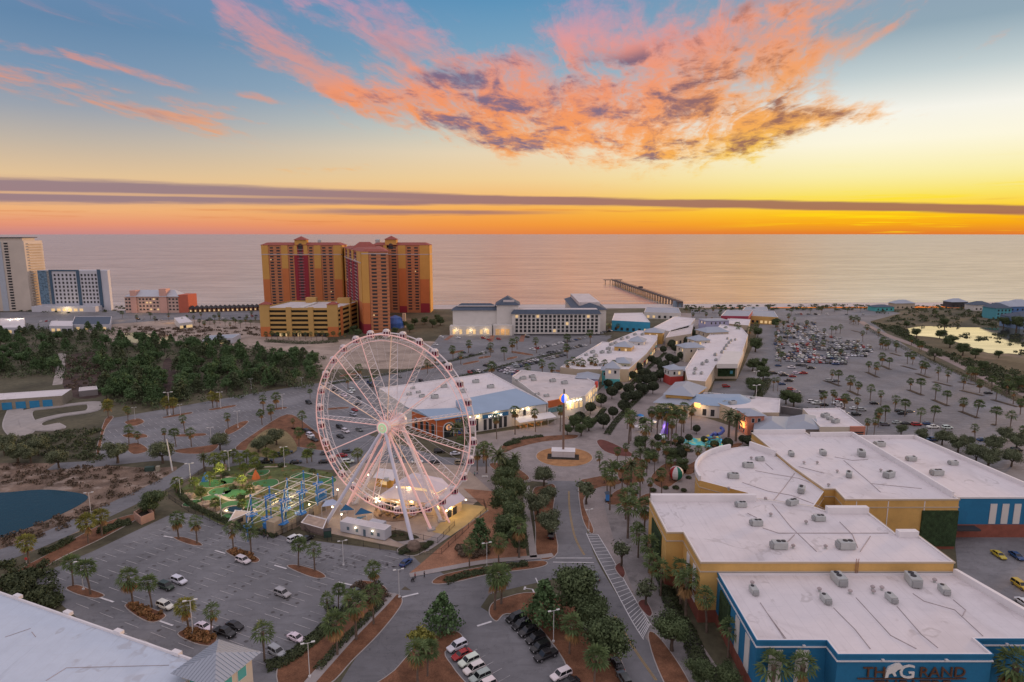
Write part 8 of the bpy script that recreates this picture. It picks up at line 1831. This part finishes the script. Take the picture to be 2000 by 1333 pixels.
# splash fountain and purple slide of the palm court
x, y = G(1376, 865); t = thing('splash_pad', 'bright turquoise and yellow splash pad glowing in the palm court', 'splash pad', (x, y, 0)); rr = random.Random(4)
b = B(); pts = spline([(x + 10 * math.cos(a) * rr.uniform(.8, 1.1), y + 6 * math.sin(a) * rr.uniform(.8, 1.1)) for a in [2 * math.pi * i / 9 for i in range(9)]], 4); b.poly(pts, .16); b.build('pad_surface', mat('splash_pad_paint', (.05, .5, .55), .4, .4, .25, emit=.04, ecol=(.1, .7, .7), stain=(.18, (.7, .62, .15), .5, .56, 1.0)), t)
for k in range(9): a = k * .7; q = (x + rr.uniform(-8, 8), y + rr.uniform(-4, 4)); b = B(); b.tube((*q, .1), (*q, rr.uniform(1.2, 3)), .15, 6); b.lathe(q[0], q[1], [(.1, 2.2), (.8, 2.5), (.1, 3.0)], 8); b.build('water_toy', [M_teal, mat('toy_yellow', (.7, .55, .08), .5, 0), M_rb][k % 3], t)
light(x - 4, y - 2, 3, 120, .4, (.4, .9, 1)); light(x + 6, y - 4, 2.5, 110, .4, (.9, 1, .5))
x, y = G(1393, 858); t = thing('water_slide', 'blue curling water slide beside the splash pad', 'slide', (x, y, 0)); b = B(); pts = [(x + 4 - k * .5 + math.sin(k) * 1.5, y + math.cos(k * .8) * 3, 4.5 - k * .34) for k in range(13)]
for k in range(12): b.tube(pts[k], pts[k + 1], .7, 8, cap=False)
b.build('chute', mat('slide_blue', (.08, .12, .42), .4, 0), t); b = B(); b.tube((pts[0][0], pts[0][1], 0), pts[0], .2, 6); b.build('post', M_pole, t)
x, y = G(1295, 850); t = thing('purple_slide_tower', 'tall purple lit climbing tower with white slide among palms', 'play tower', (x, y, 0)); M_pur = mat('purple_lit', (.12, .04, .42), .5, .1, emit=.1, ecol=(.25, .08, .9))
b = B(); b.box(x + 2, y + 2, 0, 1.8, 1.8, 12); b.build('tower', M_pur, t); b = B(); b.tube((x + 1.5, y + 1.5, 7), (x - 1.5, y - 3, 1), .7, 8); b.build('chute', mat('slide_lilac', (.45, .35, .75), .4, 0, emit=.08, ecol=(.5, .35, 1)), t); b = B(); b.box(x - 1.5, y - 4, 0, 2.4, 1.6, 1.6); b.build('landing_pool', mat('lit_kiosk', (.7, .75, .8)), t); light(x, y - 2, 5, 120, .4, (.6, .4, 1))
for px, lab in [((1246, 842), 'white dining umbrella in the palm court'), ((1262, 846), 'pale dining umbrella near the lit tables'), ((1250, 820), 'blue dining umbrella behind the white ones'), ((1275, 832), 'cream dining umbrella by the tall palms')]:
    x, y = G(*px); t = thing('patio_umbrella', lab, 'umbrella', (x, y, 0)); b = B(); b.tube((x, y, 0), (x, y, 2.7), .05, 5); b.build('pole', M_pole, t); b = B(); b.lathe(x, y, [(2.0, 2.2), (1.1, 2.65), (.05, 3.0)], 8); b.build('canopy', M_rb if 'blue' in lab else M_coping, t); light(x + 1, y - 2, 2.4, 60, .3)
# people: one continuous skinned body each
def person(px, py, label, shirt, trousers, rz, stride=.18, lean=0.0, hair=(.05, .03, .02), parent_h=1.72):
    x, y = G(px, py); me = bpy.data.meshes.new('person')
    V = [(0, 0, .92), (0, 0, 1.18), (0, 0, 1.42), (0, 0, 1.52), (.02, 0, 1.66), (.02, 0, 1.74), (.02, .10, .88), (stride, .11, .48), (stride * .7, .11, .06), (stride * .7 + .17, .12, .04), (-.02, -.10, .88), (-stride * .6, -.11, .48), (-stride * 1.5, -.11, .08), (-stride * 1.5 + .17, -.12, .04), (0, .19, 1.40), (-.06, .24, 1.12), (.08, .24, .90), (0, -.19, 1.40), (.06, -.24, 1.12), (.20, -.22, .92)]
    Ed = [(0, 1), (1, 2), (2, 3), (3, 4), (4, 5), (0, 6), (6, 7), (7, 8), (8, 9), (0, 10), (10, 11), (11, 12), (12, 13), (2, 14), (14, 15), (15, 16), (2, 17), (17, 18), (18, 19)]
    rad = [.14, .13, .15, .06, .10, .09, .10, .07, .05, .04, .10, .07, .05, .04, .07, .045, .035, .07, .045, .035]
    me.from_pydata([(a + lean * max(0, c - .9), b_, c) for a, b_, c in V], Ed, [])
    o = bpy.data.objects.new('person', me); COL.objects.link(o)
    md = o.modifiers.new('skin', 'SKIN'); [setattr(d, 'radius', (r, r)) for d, r in zip(me.skin_vertices[0].data, rad)] if me.skin_vertices else None
    if not me.skin_vertices: pass
    sb = o.modifiers.new('sub', 'SUBSURF'); sb.levels = 1; sb.render_levels = 1
    me.materials.append(mat('skin_tone', (.42, .25, .17), .7, 0)); o.location = (x, y, .12); o.rotation_euler = (0, 0, rz); tag(o, label, 'person')
    b = B(); b.lathe(0, 0, [(.15, .86), (.175, 1.05), (.19, 1.3), (.17, 1.45), (.07, 1.5)], 10)
    for s in (-1, 1): b.tube((0, s * .17, 1.42), (-.05 * s, s * .25, 1.14), .085, 7, .07)
    b.build('shirt', mat('shirt_%s' % shirt[0], shirt[1], .8, .05), o, local=True)
    b = B(); b.tube((.02, .1, .95), (stride, .11, .48), .125, 8, .09); b.tube((stride, .11, .48), (stride * .7, .11, .12), .09, 8, .065); b.tube((-.02, -.1, .95), (-stride * .6, -.11, .48), .125, 8, .09); b.tube((-stride * .6, -.11, .48), (-stride * 1.5, -.11, .12), .09, 8, .065); b.build('trousers', mat('trousers_%s' % trousers[0], trousers[1], .8, .05), o, local=True)
    b = B(); b.lathe(0, 0, [(.10, 1.66), (.125, 1.74), (.10, 1.83), (.03, 1.86)], 9); b.build('hair', mat('hair_dark', hair, .7, 0), o, local=True)
    return o
person(829, 1129, 'person in dark clothes standing on the kerb by the wheel road', ('navy', (.03, .04, .08)), ('black', (.02, .02, .025)), R(200), .08)
person(811, 1132, 'person in red shirt pushing a stroller at the lot entrance', ('red', (.30, .03, .05)), ('black', (.02, .02, .025)), R(215), .2, .1)
x, y = G(806, 1137); t = thing('stroller', 'black baby stroller pushed at the lot entrance', 'stroller', (x, y, .1), None, R(215)); b = B(); b.box(0, 0, .45, .75, .48, .35); b.lathe(-.15, 0, [(.3, .8), (.28, 1.0), (.1, 1.12)], 8); b.build('seat', M_dark, t, local=True)
for sx, sy in ((.3, .25), (.3, -.25), (-.3, .25), (-.3, -.25)): b = B(); b.tube((sx, sy - .03, .14), (sx, sy + .03, .14), .14, 10); b.build('wheel', M_tyre, t, local=True)
b = B(); b.tube((-.3, .22, .6), (-.65, .22, 1.05), .02, 4); b.tube((-.3, -.22, .6), (-.65, -.22, 1.05), .02, 4); b.tube((-.65, .22, 1.05), (-.65, -.22, 1.05), .02, 4); b.build('handle', M_bump, t, local=True)
person(516, 1052, 'person in dark shirt near the black sedan behind the booth', ('charcoal', (.05, .05, .06)), ('navy', (.03, .04, .09)), R(30), .12)
person(523, 1055, 'person in grey shirt beside the tan booth', ('grey', (.22, .22, .24)), ('black', (.02, .02, .025)), R(70), .12)
person(932, 928, 'person in pale shirt walking beside the bench at the roundabout bed', ('pale', (.5, .5, .52)), ('blue', (.06, .09, .2)), R(10), .2)
person(927, 931, 'person in teal shirt walking toward the wheel', ('teal', (.06, .3, .3)), ('black', (.02, .02, .025)), R(190), .2)
for px, lab in [((947, 934), 'white bench in front of the bed left of roundabout'), ((1142, 948), 'small pale bench under the forecourt trees')]:
    x, y = G(*px); t = thing('bench', lab, 'bench', (x, y, .1)); b = B(); b.box(0, 0, .42, 2.4, .5, .08); b.build('seat', M_pole, t, local=True); b = B(); b.box(0, .25, .5, 2.4, .06, .5); b.build('backrest', M_pole, t, local=True)
    for s in (-1, 1): b = B(); b.box(s * 1, 0, 0, .1, .45, .42); b.build('leg', M_pole, t, local=True)
# blue tarpaulin slide behind the hotel road, orange lit porch
x, y = G(772, 640); t = thing('water_slide', 'blue curved water slide cover beside the condo tower', 'slide', (x, y, 0)); b = B(); b.lathe(x, y, [(9, 0), (9, 5), (6, 10), (1, 12)], 16); b.build('cover', mat('tarp_blue', (.05, .13, .40), .5, .15, .2), t); b = B(); b.box(x + 9, y, 0, 3, 3, 14); b.build('tower', M_tan, t)
